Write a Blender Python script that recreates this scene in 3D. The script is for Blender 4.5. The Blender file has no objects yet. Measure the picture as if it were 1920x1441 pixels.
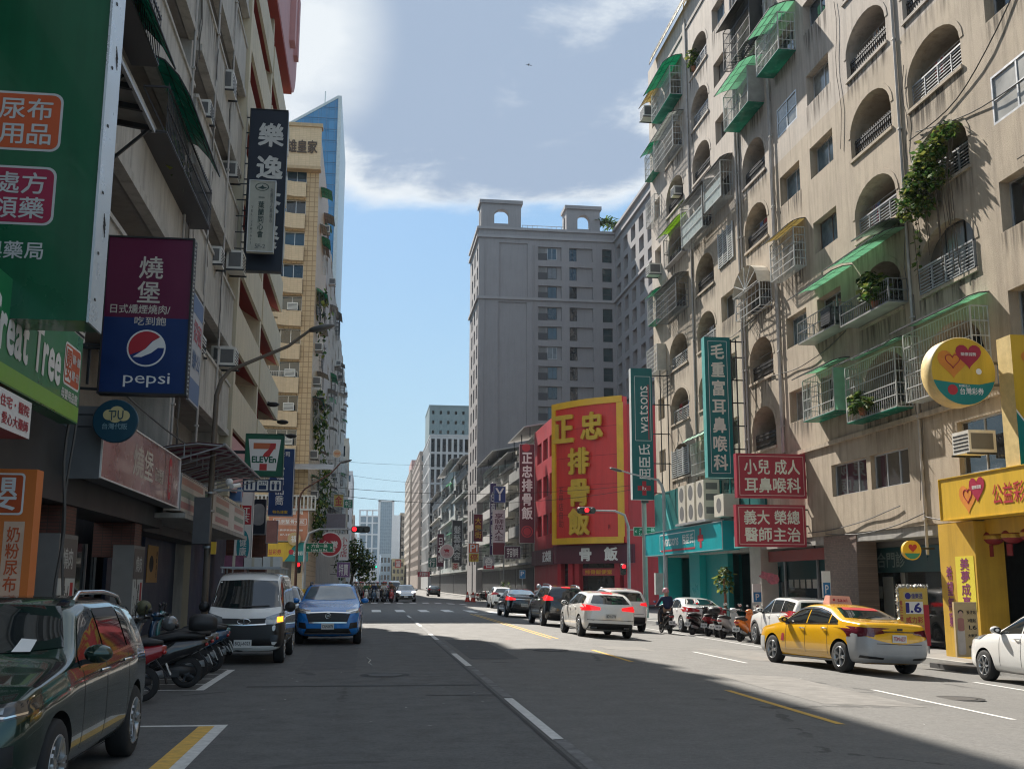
import bpy, bmesh, math, random
from math import sin, cos, pi, radians, sqrt, atan2
from mathutils import Vector, Matrix, Quaternion
from mathutils.bvhtree import BVHTree
random.seed(7)
SC = bpy.context.scene
COL = SC.collection
# ---------------------------------------------------------------- camera
FPX = 2020.0; CAMZ = 1.66
YAW, PIT, ROLL = radians(7.458), radians(10.443), 0.003
def _basis():
    fw = Vector((sin(YAW)*cos(PIT), cos(YAW)*cos(PIT), sin(PIT)))
    r = Vector((cos(YAW), -sin(YAW), 0)); u = r.cross(fw)
    c, s = cos(ROLL), sin(ROLL)
    return r*c+u*s, u*c-r*s, fw
CR, CU, CF = _basis()
cam = bpy.data.cameras.new('camera'); cam_o = bpy.data.objects.new('camera', cam); COL.objects.link(cam_o)
cam.sensor_width = 36; cam.lens = FPX/1920*36; cam.clip_end = 6000; cam.clip_start = .05
M3 = Matrix((CR, CU, -CF)).transposed().to_4x4(); M3.translation = (0, 0, CAMZ)
cam_o.matrix_world = M3
SC.camera = cam_o
def ray(px, py): return CF*FPX + CR*(px-960) - CU*(py-720.5)
def onX(px, py, X): d = ray(px, py); t = X/d.x; return Vector((X, d.y*t, CAMZ+d.z*t))
def onY(px, py, Y): d = ray(px, py); t = Y/d.y; return Vector((d.x*t, Y, CAMZ+d.z*t))
# ---------------------------------------------------------------- light
SUNV = Vector((-.33, 1, 1.0)).normalized()
EL = math.asin(SUNV.z)
sl = bpy.data.lights.new('sun', 'SUN'); sl.energy = 5.0; sl.angle = radians(.55); sl.color = (1, .93, .83)
so = bpy.data.objects.new('sun', sl); COL.objects.link(so); so.location = (-60, 160, 160)
so.rotation_euler = (-SUNV).to_track_quat('-Z', 'Y').to_euler()
W = bpy.data.worlds.new('World'); SC.world = W; W.use_nodes = True
SC.view_settings.view_transform = 'Standard'; SC.view_settings.look = 'None'
SC.view_settings.exposure = 1.02; SC.view_settings.gamma = 1.0
SC.cycles.filter_width = 1.15
class NG:
    """tiny node helper"""
    def __init__(s, tree): s.t = tree; s.n = tree.nodes; s.l = tree.links
    def new(s, typ, **kw):
        nd = s.n.new(typ)
        for k, v in kw.items():
            if k.startswith('i_'): nd.inputs[int(k[2:])].default_value = v
            else: setattr(nd, k, v)
        return nd
    def link(s, a, b): s.l.new(a, b)
    def math(s, op, a, b=None, clamp=False):
        nd = s.n.new('ShaderNodeMath'); nd.operation = op; nd.use_clamp = clamp
        for i, x in enumerate((a, b)):
            if x is None: continue
            if isinstance(x, (int, float)): nd.inputs[i].default_value = x
            else: s.l.new(x, nd.inputs[i])
        return nd.outputs[0]
    def mix(s, f, a, b, blend='MIX'):
        nd = s.n.new('ShaderNodeMix'); nd.data_type = 'RGBA'; nd.blend_type = blend
        for i, x in ((0, f), (6, a), (7, b)):
            if isinstance(x, (int, float)): nd.inputs[i].default_value = x
            elif isinstance(x, (tuple, list)): nd.inputs[i].default_value = (*x[:3], 1)
            else: s.l.new(x, nd.inputs[i])
        return nd.outputs[2]
    def rng(s, x, a, b, c=0., d=1., smooth=False):
        nd = s.n.new('ShaderNodeMapRange'); nd.interpolation_type = 'SMOOTHSTEP' if smooth else 'LINEAR'
        s.l.new(x, nd.inputs[0])
        for i, v in zip((1, 2, 3, 4), (a, b, c, d)): nd.inputs[i].default_value = v
        return nd.outputs[0]
def make_world():
    g = NG(W.node_tree); g.n.clear()
    out = g.new('ShaderNodeOutputWorld'); bg = g.new('ShaderNodeBackground'); bg.inputs[1].default_value = 0.12
    sky = g.new('ShaderNodeTexSky', sky_type='NISHITA'); sky.sun_disc = False
    sky.sun_elevation = EL; sky.sun_rotation = atan2(SUNV.x, SUNV.y); sky.air_density = 1.0; sky.dust_density = 1.3; sky.ozone_density = 1.6
    tc = g.new('ShaderNodeTexCoord'); sep = g.new('ShaderNodeSeparateXYZ'); g.link(tc.outputs['Generated'], sep.inputs[0])
    z = g.math('MAXIMUM', sep.outputs[2], .06)
    cmb = g.new('ShaderNodeCombineXYZ')
    g.link(g.math('DIVIDE', sep.outputs[0], z), cmb.inputs[0]); g.link(g.math('DIVIDE', sep.outputs[1], z), cmb.inputs[1])
    def noise(scale, detail, rough=.55, dist=0.):
        n = g.new('ShaderNodeTexNoise'); g.link(cmb.outputs[0], n.inputs['Vector'])
        n.inputs['Scale'].default_value = scale; n.inputs['Detail'].default_value = detail; n.inputs['Roughness'].default_value = rough; n.inputs['Distortion'].default_value = dist
        return n.outputs[0]
    n1 = noise(1.15, 9, .6, .3); n2 = noise(3.6, 7, .6)
    # cloud banks: (pixel in the view, angular radius in degrees, weight)
    def blob(px, py, rad, wgt):
        d = ray(px, py).normalized()
        dp = g.new('ShaderNodeVectorMath', operation='DOT_PRODUCT'); g.link(tc.outputs['Generated'], dp.inputs[0]); dp.inputs[1].default_value = d
        return g.math('MULTIPLY', g.rng(dp.outputs['Value'], cos(radians(rad)), cos(radians(rad*.25)), smooth=True), wgt)
    tot = None
    for bl in ((980, 120, 11, 1.0), (720, 40, 8, .7), (1100, 40, 7, .6), (800, 240, 6, .55), (1080, 290, 5, .45), (640, 330, 4, .5), (1245, 60, 3, .45), (570, 120, 6, .8), (1170, 320, 2.6, .5), (500, -500, 14, .8), (1500, -500, 12, .7)):
        b = blob(*bl); tot = b if tot is None else g.math('ADD', tot, b)
    dens = g.math('ADD', g.math('MULTIPLY', g.math('SUBTRACT', n1, .5), 3.0), g.math('ADD', tot, g.math('MULTIPLY', g.math('SUBTRACT', n2, .5), 1.1)))
    yb = g.rng(sep.outputs[1], .2, -.5, 0, .9, True); zb = g.rng(sep.outputs[2], .62, .85, 0, .8, True)  # extra cloud outside the view, added for soft fill light
    low = g.math('SUBTRACT', g.rng(sep.outputs[2], .29, .37, 0, 1.1, True), 1.1)      # clear air below the cloud base
    dens = g.math('ADD', g.math('ADD', dens, low), g.math('ADD', yb, zb))
    al = g.rng(dens, .0, .85, 0, .96, True)
    thick = g.rng(g.math('ADD', dens, g.math('MULTIPLY', g.math('SUBTRACT', noise(2.2, 8, .65, .4), .5), 2.8)), .42, 1.35, 0, 1, True)
    # thick parts grey-blue from underneath, edges and the side near the sun white
    sd = g.new('ShaderNodeVectorMath', operation='DOT_PRODUCT'); g.link(tc.outputs['Generated'], sd.inputs[0]); sd.inputs[1].default_value = ray(500, 60).normalized()
    near = g.rng(sd.outputs['Value'], cos(radians(7.)), cos(radians(1.)), 0, 1, True)
    near = g.math('ADD', near, g.math('MULTIPLY', g.math('SUBTRACT', n2, .5), g.math('MULTIPLY', near, 1.6)), True)
    thick = g.math('MULTIPLY', thick, g.math('SUBTRACT', 1.0, near))
    ccol = g.mix(thick, (3.6, 3.8, 3.95), (1.6, 2.0, 2.62))
    skyc = g.mix(.86, sky.outputs[0], (.9, 1.85, 3.0))
    hz = g.rng(sep.outputs[2], .02, .36, .85, 0., True)
    skyc = g.mix(hz, skyc, (2.1, 3.1, 3.6))
    c = g.mix(al, skyc, ccol)
    # unseen cloud overhead and behind, added so its soft light fills the shade
    g.link(c, bg.inputs[0]); g.link(bg.outputs[0], out.inputs[0])
make_world()
# ---------------------------------------------------------------- materials
MATS = {}
def PM(name, rgb, rough=.6, var=.12, scale=4., bump=0., bscale=60., metal=0., streak=0., spec=.5, coat=0., emit=None, trans=0., rgb2=None, grime=0.):
    """procedural material: base colour broken up by noise, optional run-off streaks, bump"""
    if name in MATS: return MATS[name]
    m = bpy.data.materials.new(name); m.use_nodes = True; MATS[name] = m
    g = NG(m.node_tree); p = g.n['Principled BSDF']
    p.inputs['Roughness'].default_value = rough; p.inputs['Metallic'].default_value = metal
    p.inputs['Specular IOR Level'].default_value = spec; p.inputs['Coat Weight'].default_value = coat; p.inputs['Coat Roughness'].default_value = .03
    tc = g.new('ShaderNodeTexCoord'); co = tc.outputs['Object']
    n = g.new('ShaderNodeTexNoise'); n.inputs['Scale'].default_value = scale; n.inputs['Detail'].default_value = 6; n.inputs['Roughness'].default_value = .6
    g.link(co, n.inputs['Vector'])
    c = g.mix(g.rng(n.outputs[0], .3, .7), tuple(x*(1-var) for x in rgb), rgb2 if rgb2 else tuple(min(1, x*(1+var)) for x in rgb))
    if streak or grime:
        mp = g.new('ShaderNodeMapping'); g.link(co, mp.inputs[0]); mp.inputs['Scale'].default_value = (1.6, 1.6, .12)
        s = g.new('ShaderNodeTexNoise'); g.link(mp.outputs[0], s.inputs['Vector']); s.inputs['Scale'].default_value = 2.2; s.inputs['Detail'].default_value = 8; s.inputs['Roughness'].default_value = .7
        if streak: c = g.mix(g.rng(s.outputs[0], .47, .66, 0, streak), c, tuple(x*.38 for x in rgb))
        if grime:
            n3 = g.new('ShaderNodeTexNoise'); g.link(co, n3.inputs['Vector']); n3.inputs['Scale'].default_value = .55; n3.inputs['Detail'].default_value = 7; n3.inputs['Roughness'].default_value = .65
            c = g.mix(g.rng(n3.outputs[0], .45, .68, 0, grime), c, tuple(x*.5 for x in rgb))
    g.link(c, p.inputs['Base Color'])
    if trans:           # thin sheet or leaf: light passes through and scatters
        tl = g.new('ShaderNodeBsdfTranslucent'); g.link(c, tl.inputs[0]); mx = g.new('ShaderNodeMixShader'); mx.inputs[0].default_value = trans
        g.link(p.outputs[0], mx.inputs[1]); g.link(tl.outputs[0], mx.inputs[2]); g.link(mx.outputs[0], g.n['Material Output'].inputs[0])
    if rough > .12:
        g.link(g.rng(n.outputs[0], .25, .75, max(.02, rough-.08), min(1, rough+.08)), p.inputs['Roughness'])
    if bump:
        b = g.new('ShaderNodeBump'); b.inputs['Strength'].default_value = bump; b.inputs['Distance'].default_value = .02
        n2 = g.new('ShaderNodeTexNoise'); n2.inputs['Scale'].default_value = bscale; n2.inputs['Detail'].default_value = 3; g.link(co, n2.inputs['Vector'])
        g.link(n2.outputs[0], b.inputs['Height']); g.link(b.outputs[0], p.inputs['Normal'])
    if emit:
        p.inputs['Emission Color'].default_value = (*emit[:3], 1); p.inputs['Emission Strength'].default_value = emit[3]
    return m
def tile_mat(name, rgb, mortar, bw, bh, rough=.5, var=.1, msize=.012, offset=0., plane='YZ', streak=.3):
    """tiled cladding: brick texture on the wall's own metres"""
    if name in MATS: return MATS[name]
    m = bpy.data.materials.new(name); m.use_nodes = True; MATS[name] = m
    g = NG(m.node_tree); p = g.n['Principled BSDF']; p.inputs['Roughness'].default_value = rough
    tc = g.new('ShaderNodeTexCoord'); sp = g.new('ShaderNodeSeparateXYZ'); g.link(tc.outputs['Object'], sp.inputs[0])
    cb = g.new('ShaderNodeCombineXYZ')
    g.link(g.math('ADD', sp.outputs[0], sp.outputs[1]) if plane == 'any' else sp.outputs['XYZ'.index(plane[0])], cb.inputs[0]); g.link(sp.outputs[2], cb.inputs[1])
    br = g.new('ShaderNodeTexBrick'); g.link(cb.outputs[0], br.inputs['Vector']); br.offset = offset
    br.inputs['Scale'].default_value = 1; br.inputs['Brick Width'].default_value = bw; br.inputs['Row Height'].default_value = bh; br.inputs['Mortar Size'].default_value = msize
    br.inputs['Color1'].default_value = (*[x*(1-var) for x in rgb], 1); br.inputs['Color2'].default_value = (*[min(1, x*(1+var)) for x in rgb], 1); br.inputs['Mortar'].default_value = (*mortar, 1)
    mp = g.new('ShaderNodeMapping'); g.link(tc.outputs['Object'], mp.inputs[0]); mp.inputs['Scale'].default_value = (1.2, 1.2, .1)
    s = g.new('ShaderNodeTexNoise'); g.link(mp.outputs[0], s.inputs['Vector']); s.inputs['Scale'].default_value = 1.5; s.inputs['Detail'].default_value = 7
    g.link(g.mix(g.rng(s.outputs[0], .45, .7, 0, streak), br.outputs[0], tuple(x*.45 for x in rgb)), p.inputs['Base Color'])
    b = g.new('ShaderNodeBump'); b.inputs['Strength'].default_value = .4; b.inputs['Distance'].default_value = .01; g.link(br.outputs['Fac'], b.inputs['Height']); b.invert = True; g.link(b.outputs[0], p.inputs['Normal'])
    return m
def glass(name, rgb, rough=.04, var=.3, spec=.8): return PM(name, rgb, rough=rough, var=var, scale=.9, spec=spec)
# ---------------------------------------------------------------- mesh building
def thing(name, label, cat, loc=(0, 0, 0), group=None, rotz=0):
    o = bpy.data.objects.new(name, None); COL.objects.link(o); o.location = loc; o.rotation_euler = (0, 0, rotz)
    o.empty_display_size = .2
    o['label'] = label; o['category'] = cat
    if group: o['group'] = group
    return o
def tag(o, label, cat, group=None):
    o['label'] = label; o['category'] = cat
    if group: o['group'] = group
    return o
def rootof(o):
    while o.parent: o = o.parent
    return o
LOCAL = []          # roots whose parts are modelled about their own origin
class B:
    def __init__(s, T=None):
        s.v = []; s.f = []; s.m = []; s.ml = []; s.c = 0; s.T = T; s.sm = []; s.smooth = False
    def mat(s, m):
        if m not in s.ml: s.ml.append(m)
        s.c = s.ml.index(m); return s
    def P(s, p):
        s.v.append(Vector(s.T(*p)) if s.T else Vector(p)); return len(s.v)-1
    def F(s, idx): s.f.append(tuple(idx)); s.m.append(s.c); s.sm.append(s.smooth)
    def poly(s, pts): s.F([s.P(p) for p in pts])
    def box(s, a, b):
        x0, y0, z0 = a; x1, y1, z1 = b
        i = [s.P(p) for p in ((x0,y0,z0),(x1,y0,z0),(x1,y1,z0),(x0,y1,z0),(x0,y0,z1),(x1,y0,z1),(x1,y1,z1),(x0,y1,z1))]
        for q in ((3,2,1,0),(4,5,6,7),(0,1,5,4),(1,2,6,5),(2,3,7,6),(3,0,4,7)): s.F([i[k] for k in q])
    def cbox(s, c, d): s.box([c[k]-d[k]/2 for k in range(3)], [c[k]+d[k]/2 for k in range(3)])
    def hexa(s, pts):
        i = [s.P(p) for p in pts]
        for q in ((3,2,1,0),(4,5,6,7),(0,1,5,4),(1,2,6,5),(2,3,7,6),(3,0,4,7)): s.F([i[k] for k in q])
    def prism(s, pts, vec):
        n = len(pts); a = [s.P(p) for p in pts]; b = [s.P(tuple(p[k]+vec[k] for k in range(3))) for p in pts]
        s.F(a[::-1]); s.F(b)
        for k in range(n): s.F((a[k], a[(k+1) % n], b[(k+1) % n], b[k]))
    def grid(s, rows, close=False):
        """rows of equal-length point lists -> quads"""
        idx = [[s.P(p) for p in r] for r in rows]
        for a, b in zip(idx, idx[1:]):
            n = len(a)
            for k in range(n if close else n-1): s.F((a[k], a[(k+1) % n], b[(k+1) % n], b[k]))
        return idx
    def loft(s, rows, caps=True):
        idx = s.grid(rows, True)
        if caps: s.F(idx[0][::-1]); s.F(idx[-1])
    def tube(s, path, r, n=8, caps=True):
        path = [Vector(p) for p in path]; rows = []; up = None
        for k, p in enumerate(path):
            t = (path[min(k+1, len(path)-1)]-path[max(k-1, 0)]).normalized()
            if up is None: up = Vector((0, 0, 1)) if abs(t.z) < .9 else Vector((1, 0, 0))
            a = t.cross(up).normalized(); bb = a.cross(t).normalized(); up = bb
            rr = r[k] if isinstance(r, (list, tuple)) else r
            rows.append([p+(a*cos(2*pi*q/n)+bb*sin(2*pi*q/n))*rr for q in range(n)])
        o = s.smooth; s.smooth = n > 5; s.loft(rows, False); s.smooth = o
        if caps:
            s.poly(rows[0][::-1]); s.poly(rows[-1])
    def bar(s, a, b, w, h=None):
        """square bar"""
        a, b = Vector(a), Vector(b); h = h or w; t = (b-a).normalized(); up = Vector((0, 0, 1)) if abs(t.z) < .95 else Vector((0, 1, 0))
        x = t.cross(up).normalized()*w/2; y = x.normalized().cross(t).normalized()*h/2
        s.hexa([a-x-y, a+x-y, b+x-y, b-x-y, a-x+y, a+x+y, b+x+y, b-x+y])
    def lathe(s, prof, c=(0, 0, 0), axis='z', n=20, capA=True, capB=True):
        rows = []
        for r, h in prof:
            row = []
            for q in range(n):
                a = 2*pi*q/n; x, y = r*cos(a), r*sin(a)
                p = {'z': (x, y, h), 'x': (h, x, y), 'y': (y, h, x)}[axis]
                row.append((c[0]+p[0], c[1]+p[1], c[2]+p[2]))
            rows.append(row)
        o = s.smooth; s.smooth = True; s.loft(rows, False); s.smooth = o
        if capA: s.poly(rows[0][::-1])
        if capB: s.poly(rows[-1])
    def ball(s, c, r, nu=12, nv=8, rot=None):
        r = (r, r, r) if isinstance(r, (int, float)) else r; rows = []
        for j in range(nv+1):
            th = pi*(.015+.97*j/nv); row = []
            for q in range(nu):
                a = 2*pi*q/nu; p = Vector((r[0]*sin(th)*cos(a), r[1]*sin(th)*sin(a), -r[2]*cos(th)))
                if rot: p = rot @ p
                row.append((c[0]+p.x, c[1]+p.y, c[2]+p.z))
            rows.append(row)
        o = s.smooth; s.smooth = True; s.loft(rows); s.smooth = o
    def done(s, name, parent=None, mat=None, sharp=None, loc=None):
        me = bpy.data.meshes.new(name)
        off = (Vector((0, 0, 0)) if rootof(parent) in LOCAL else Vector(rootof(parent).location)) if parent else (Vector(loc) if loc else Vector((0, 0, 0)))
        me.from_pydata([v-off for v in s.v], [], s.f)
        ml = s.ml or [mat]
        for m in ml: me.materials.append(m)
        me.polygons.foreach_set('material_index', s.m if s.ml else [0]*len(s.f))
        me.polygons.foreach_set('use_smooth', s.sm)
        me.update()
        if sharp: me.set_sharp_from_angle(angle=radians(sharp))
        o = bpy.data.objects.new(name, me); COL.objects.link(o)
        if parent: o.parent = parent
        elif loc: o.location = loc
        return o
    # facade wall in (u, v) with openings; w is outward
    def wall(s, u0, u1, v0, v1, ops, depth=.3, w=0., seg=12):
        us = sorted({u0, u1, *[x for o in ops for x in o[:2] if u0 < x < u1]}); vs = sorted({v0, v1, *[x for o in ops for x in o[2:4] if v0 < x < v1]})
        for a, b in zip(us, us[1:]):
            st = None
            for c, d in zip(vs, vs[1:]):
                mu, mv = (a+b)/2, (c+d)/2
                if any(o[0] < mu < o[1] and o[2] < mv < o[3] for o in ops):
                    if st is not None: s.poly([(a, st, w), (b, st, w), (b, c, w), (a, c, w)]); st = None
                elif st is None: st = c
            if st is not None: s.poly([(a, st, w), (b, st, w), (b, v1, w), (a, v1, w)])
        for o in ops:
            a, b, c, d = o[:4]; ah = o[4] if len(o) > 4 else 0; dep = o[5] if len(o) > 5 else depth
            if ah:
                cv = [((a+b)/2-(b-a)/2*cos(pi*k/seg), d-ah+ah*sin(pi*k/seg)) for k in range(seg+1)]
                for p, q in zip(cv, cv[1:]): s.poly([(p[0], p[1], w), (q[0], q[1], w), (q[0], d, w), (p[0], d, w)])
                out = [(a, c)]+cv+[(b, c)]
            else: out = [(a, c), (a, d), (b, d), (b, c)]
            for p, q in zip(out, out[1:]+out[:1]):
                s.poly([(p[0], p[1], w), (p[0], p[1], w-dep), (q[0], q[1], w-dep), (q[0], q[1], w)])
# ---------------------------------------------------------------- lettering
_G = {}
def glyph(ch, bold):
    k = (ch, bold)
    if k not in _G:
        cu = bpy.data.curves.new('t', 'FONT'); cu.body = ch; cu.size = 1; cu.resolution_u = 2; cu.fill_mode = 'FRONT'
        o = bpy.data.objects.new('t', cu); me = bpy.data.meshes.new_from_object(o)
        vs = [tuple(v.co) for v in me.vertices]; fs = [tuple(p.vertices) for p in me.polygons]
        bpy.data.objects.remove(o); bpy.data.curves.remove(cu); bpy.data.meshes.remove(me)
        if vs: bb = (min(v[0] for v in vs), max(v[0] for v in vs), min(v[1] for v in vs), max(v[1] for v in vs))
        else: bb = (0, .3, 0, .7)
        _G[k] = (vs, fs, bb)
    return _G[k]
def iscjk(ch): return ord(ch) > 0x2e80
def write(b, s, O, U, V, w, h, bold=.012, vertical=False, thick=0., gap=None, rot=0):
    """letters s centred on O in the plane (U, V), filling w x h; one column of upright letters when vertical"""
    O, U, V = Vector(O), Vector(U).normalized(), Vector(V).normalized(); N = U.cross(V)
    if rot: U, V = U*cos(rot)+V*sin(rot), V*cos(rot)-U*sin(rot)
    items = []; x = 0.
    for ch in s:
        vs, fs, bb = glyph(ch, bold)
        if vertical: items.append((vs, fs, -(bb[0]+bb[1])/2, x-(bb[2]+bb[3])/2 if not iscjk(ch) else x-.36)); x -= 1.0 if gap is None else gap
        elif iscjk(ch): items.append((vs, fs, x+.5-(bb[0]+bb[1])/2, 0)); x += 1.0 if gap is None else gap
        elif ch == ' ': x += .3
        else: items.append((vs, fs, x-bb[0], 0)); x += bb[1]-bb[0]+.07
    P = [(v[0]+i[2], v[1]+i[3]) for i in items for v in i[0]]
    if not P: return
    x0, x1 = min(p[0] for p in P), max(p[0] for p in P); y0, y1 = min(p[1] for p in P), max(p[1] for p in P)
    sx, sy = w/max(1e-6, x1-x0), h/max(1e-6, y1-y0); cx, cy = (x0+x1)/2, (y0+y1)/2
    sh = [(0, 0)] if bold < .004 else [(-bold, -bold*.5), (bold, bold*.5), (-bold*.5, bold), (bold*.5, -bold)]
    for q, (bx, by) in enumerate(sh):
        for vs, fs, dx, dy in items:
            pts = [O+U*((v[0]+dx-cx+bx)*sx)+V*((v[1]+dy-cy+by)*sy)+N*(q*.0008) for v in vs]
            i0 = len(b.v)
            for p in pts: b.v.append(p+N*thick)
            for f in fs: b.F([i0+k for k in f])
            if thick:
                ec = {}
                for f in fs:
                    for a, c in zip(f, f[1:]+f[:1]): ec[(a, c)] = 1
                j0 = len(b.v)
                for p in pts: b.v.append(p)
                for a, c in ec:
                    if (c, a) not in ec: b.F((j0+a, j0+c, i0+c, i0+a))
def copy_tree(o, parent=None):
    c = o.copy(); COL.objects.link(c)
    if parent: c.parent = parent
    for ch in list(o.children): copy_tree(ch, c)
    return c
# plane frames: facade coordinates (u along the street, v up, w out towards the road)
XL, XR = -5.0, 16.0
TL = lambda u, v, w: (XL+w, u, v)
TR = lambda u, v, w: (XR-w, u, v)
def frame_at(O, U):
    """general facade frame: origin O on the ground, U unit direction along the wall; w points to U x Z"""
    O = Vector(O); U = Vector((U[0], U[1], 0)).normalized(); N = Vector((U.y, -U.x, 0))
    return lambda u, v, w: (O.x+U.x*u+N.x*w, O.y+U.y*u+N.y*w, O.z+v)
def gz(X):
    """road height: the right half falls towards its gutter"""
    return -.045*min(max(X-5.6, 0), 9.1)
# colours shared by many things
ALU = PM('aluminium', (.55, .56, .57), .38, .08, metal=.6)
WHITEP = PM('white_paint', (.78, .78, .76), .45, .06)
DKMETAL = PM('dark_metal', (.035, .037, .04), .5, .2, metal=.3)
STEEL = PM('galvanised_steel', (.38, .39, .40), .45, .15, metal=.5)
GLASSD = glass('dark_glass', (.018, .024, .028))
GLASSB = glass('blue_glass', (.035, .06, .08))
BLACK = PM('matt_black', (.012, .012, .013), .7, .2)
RUBBER = PM('rubber', (.018, .018, .019), .85, .2, 20)
CONC = PM('concrete', (.33, .32, .30), .85, .14, 1.2, .25, 40, streak=.5)
# ================================================================ ground
def asphalt():
    m = bpy.data.materials.new('asphalt'); m.use_nodes = True; g = NG(m.node_tree); p = g.n['Principled BSDF']; p.inputs['Roughness'].default_value = .8
    tc = g.new('ShaderNodeTexCoord'); co = tc.outputs['Object']
    def nz(scale, det=5, vec=co, rough=.6):
        n = g.new('ShaderNodeTexNoise'); n.inputs['Scale'].default_value = scale; n.inputs['Detail'].default_value = det; n.inputs['Roughness'].default_value = rough; g.link(vec, n.inputs['Vector']); return n.outputs[0]
    mp = g.new('ShaderNodeMapping'); g.link(co, mp.inputs[0]); mp.inputs['Scale'].default_value = (.9, .045, 1)
    lanes = nz(1.0, 5, mp.outputs[0]); big = nz(.22); mid = nz(2.2, 7); fine = nz(55, 3, rough=.75); grain = nz(15, 4, rough=.8)
    c = g.mix(g.rng(big, .35, .65), (.075, .076, .078), (.098, .098, .097))
    c = g.mix(g.rng(lanes, .42, .66, 0, .5, True), c, (.135, .132, .125))
    c = g.mix(g.rng(mid, .52, .75, 0, .45), c, (.038, .039, .041))
    sp = g.new('ShaderNodeSeparateXYZ'); g.link(co, sp.inputs[0])
    # right side of the road: worn and paler, its sunlit brightness painted in
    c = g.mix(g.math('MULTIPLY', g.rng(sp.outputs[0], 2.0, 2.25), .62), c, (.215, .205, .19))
    c = g.mix(g.rng(fine, .35, .72, .0, 1), g.mix(.42, c, (.03, .03, .03)), g.mix(.3, c, (.24, .24, .23)))
    c = g.mix(g.rng(grain, .3, .7), g.mix(.34, c, (.02, .02, .02)), g.mix(.22, c, (.26, .26, .25)))
    v = g.new('ShaderNodeTexVoronoi', feature='DISTANCE_TO_EDGE'); g.link(co, v.inputs['Vector']); v.inputs['Scale'].default_value = .16; v.inputs['Randomness'].default_value = 1
    vd = g.math('ADD', v.outputs['Distance'], g.math('MULTIPLY', g.math('SUBTRACT', mid, .5), .12))
    crack = g.math('MULTIPLY', g.rng(vd, .0, .006, .6, 0), g.rng(big, .48, .55))
    c = g.mix(crack, c, (.012, .012, .012))
    g.link(c, p.inputs['Base Color']); g.link(g.rng(mid, .3, .7, .68, .9), p.inputs['Roughness'])
    b = g.new('ShaderNodeBump'); b.inputs['Strength'].default_value = .55; b.inputs['Distance'].default_value = .012; g.link(fine, b.inputs['Height']); g.link(b.outputs[0], p.inputs['Normal'])
    return m
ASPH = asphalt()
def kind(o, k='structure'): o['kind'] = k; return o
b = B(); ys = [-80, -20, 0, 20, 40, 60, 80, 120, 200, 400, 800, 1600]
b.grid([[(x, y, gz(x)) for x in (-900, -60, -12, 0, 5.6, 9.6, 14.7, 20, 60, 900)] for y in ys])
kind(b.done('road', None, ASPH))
PAVE = tile_mat('paving', (.24, .23, .22), (.12, .12, .12), .3, .3, .8, .12, .01, plane='any', streak=.2)
PAVE = PM('paving_slab', (.2, .19, .18), .85, .2, 3, .3, 30)
KERB = PM('kerb_stone', (.3, .3, .29), .85, .15, 3, .2, 30)
def walk(name, x0, x1, y0, y1, z0, z1, side):
    b = B().mat(PAVE); b.box((x0, y0, z0), (x1, y1, z1)); b.mat(KERB)
    k = x1 if side > 0 else x0-.16
    b.box((k, y0, z0), (k+.16, y1, z1+.012)); kind(b.done(name))
walk('pavement', -14, -4.56, -40, 58.5, -.1, .13, 1); walk('pavement', -14, -4.16, 88, 420, -.1, .13, 1)
walk('pavement', 14.86, 40, -40, 60, -.6, -.25, -1); walk('pavement', 14.86, 60, 92, 420, -.6, -.25, -1)
# markings: thin sheets 4 mm above the road
LINEW = PM('road_paint_white', (.62, .62, .60), .7, .25, 9, .2, 80, rgb2=(.72, .72, .70))
LINEO = PM('worn_road_paint', (.15, .15, .15), .8, .5, 4, .2, 60)
LINEY = PM('road_paint_yellow', (.62, .38, .07), .7, .25, 9, .2, 80)
TAR = PM('tar_seal', (.014, .014, .015), .7, .3, 6)
def mark(name, quads, m, dz=.004):
    b = B().mat(m)
    for x0, x1, y0, y1 in quads:
        xs = sorted({x0, x1, *[x for x in (5.6,) if x0 < x < x1]}); n = max(1, int((y1-y0)/3))
        for a, c in zip(xs, xs[1:]): b.poly([(a, y0, gz(a)+dz), (c, y0, gz(c)+dz), (c, y1, gz(c)+dz), (a, y1, gz(a)+dz)])
    return kind(b.done(name))
per = 10.3
mark('lane_line', [(2.02, 2.15, 12.26+per*k-(.3 if k == 0 else 0), 16.25+per*k) for k in range(-1, 5)], LINEW)
mark('worn_lane_line', [(2.03, 2.17, 16.4+per*k, 22.3+per*k) for k in range(-1, 4)], LINEO)
mark('tar_joint', [(1.93, 1.975, -5, 33)], TAR)
mark('road_joint', [(-1.9, 1.9, 18.35, 18.5), (.9, 1.95, 16.75, 16.8)], TAR)
mark('lane_line', [(8.70, 8.80, 14.2+10.6*k, 18.4+10.6*k) for k in range(-1, 5)], LINEW)
mark('centre_line', [(5.66, 5.78, 12.93+10.6*k, 17.15+10.6*k) for k in range(-1, 2)]+[(5.56, 5.65, 33.5, 60), (5.78, 5.87, 33.5, 60)], LINEY)
mark('stop_line', [(5.9, 12.4, 60.5, 60.9)], LINEW)
mark('edge_line', [(12.32, 12.43, 8, 21.4), (12.35, 12.45, 30, 58)], LINEW)
mark('crosswalk', [(-4+1.42*k, -3.45+1.42*k, 64.2, 69.2) for k in range(12)], LINEW)
mark('crosswalk', [(-4+1.07*k, -3.45+1.07*k, 91, 94.5) for k in range(12)], LINEW)
mark('parking_line', [(-1.74, -1.6, 8, 13.5)], LINEW); mark('parking_line', [(-1.92, -1.74, 8, 13.5)], LINEY, .0045); mark('parking_line', [(-4.3, -1.6, 13.5, 13.62)], LINEW)
mark('scooter_bay_line', [(-2.64, -2.5, 17.9, 22)]+[(-4.4, -2.64, 17.9+1.02*k, 17.98+1.02*k) for k in range(5)], LINEW)
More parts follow.
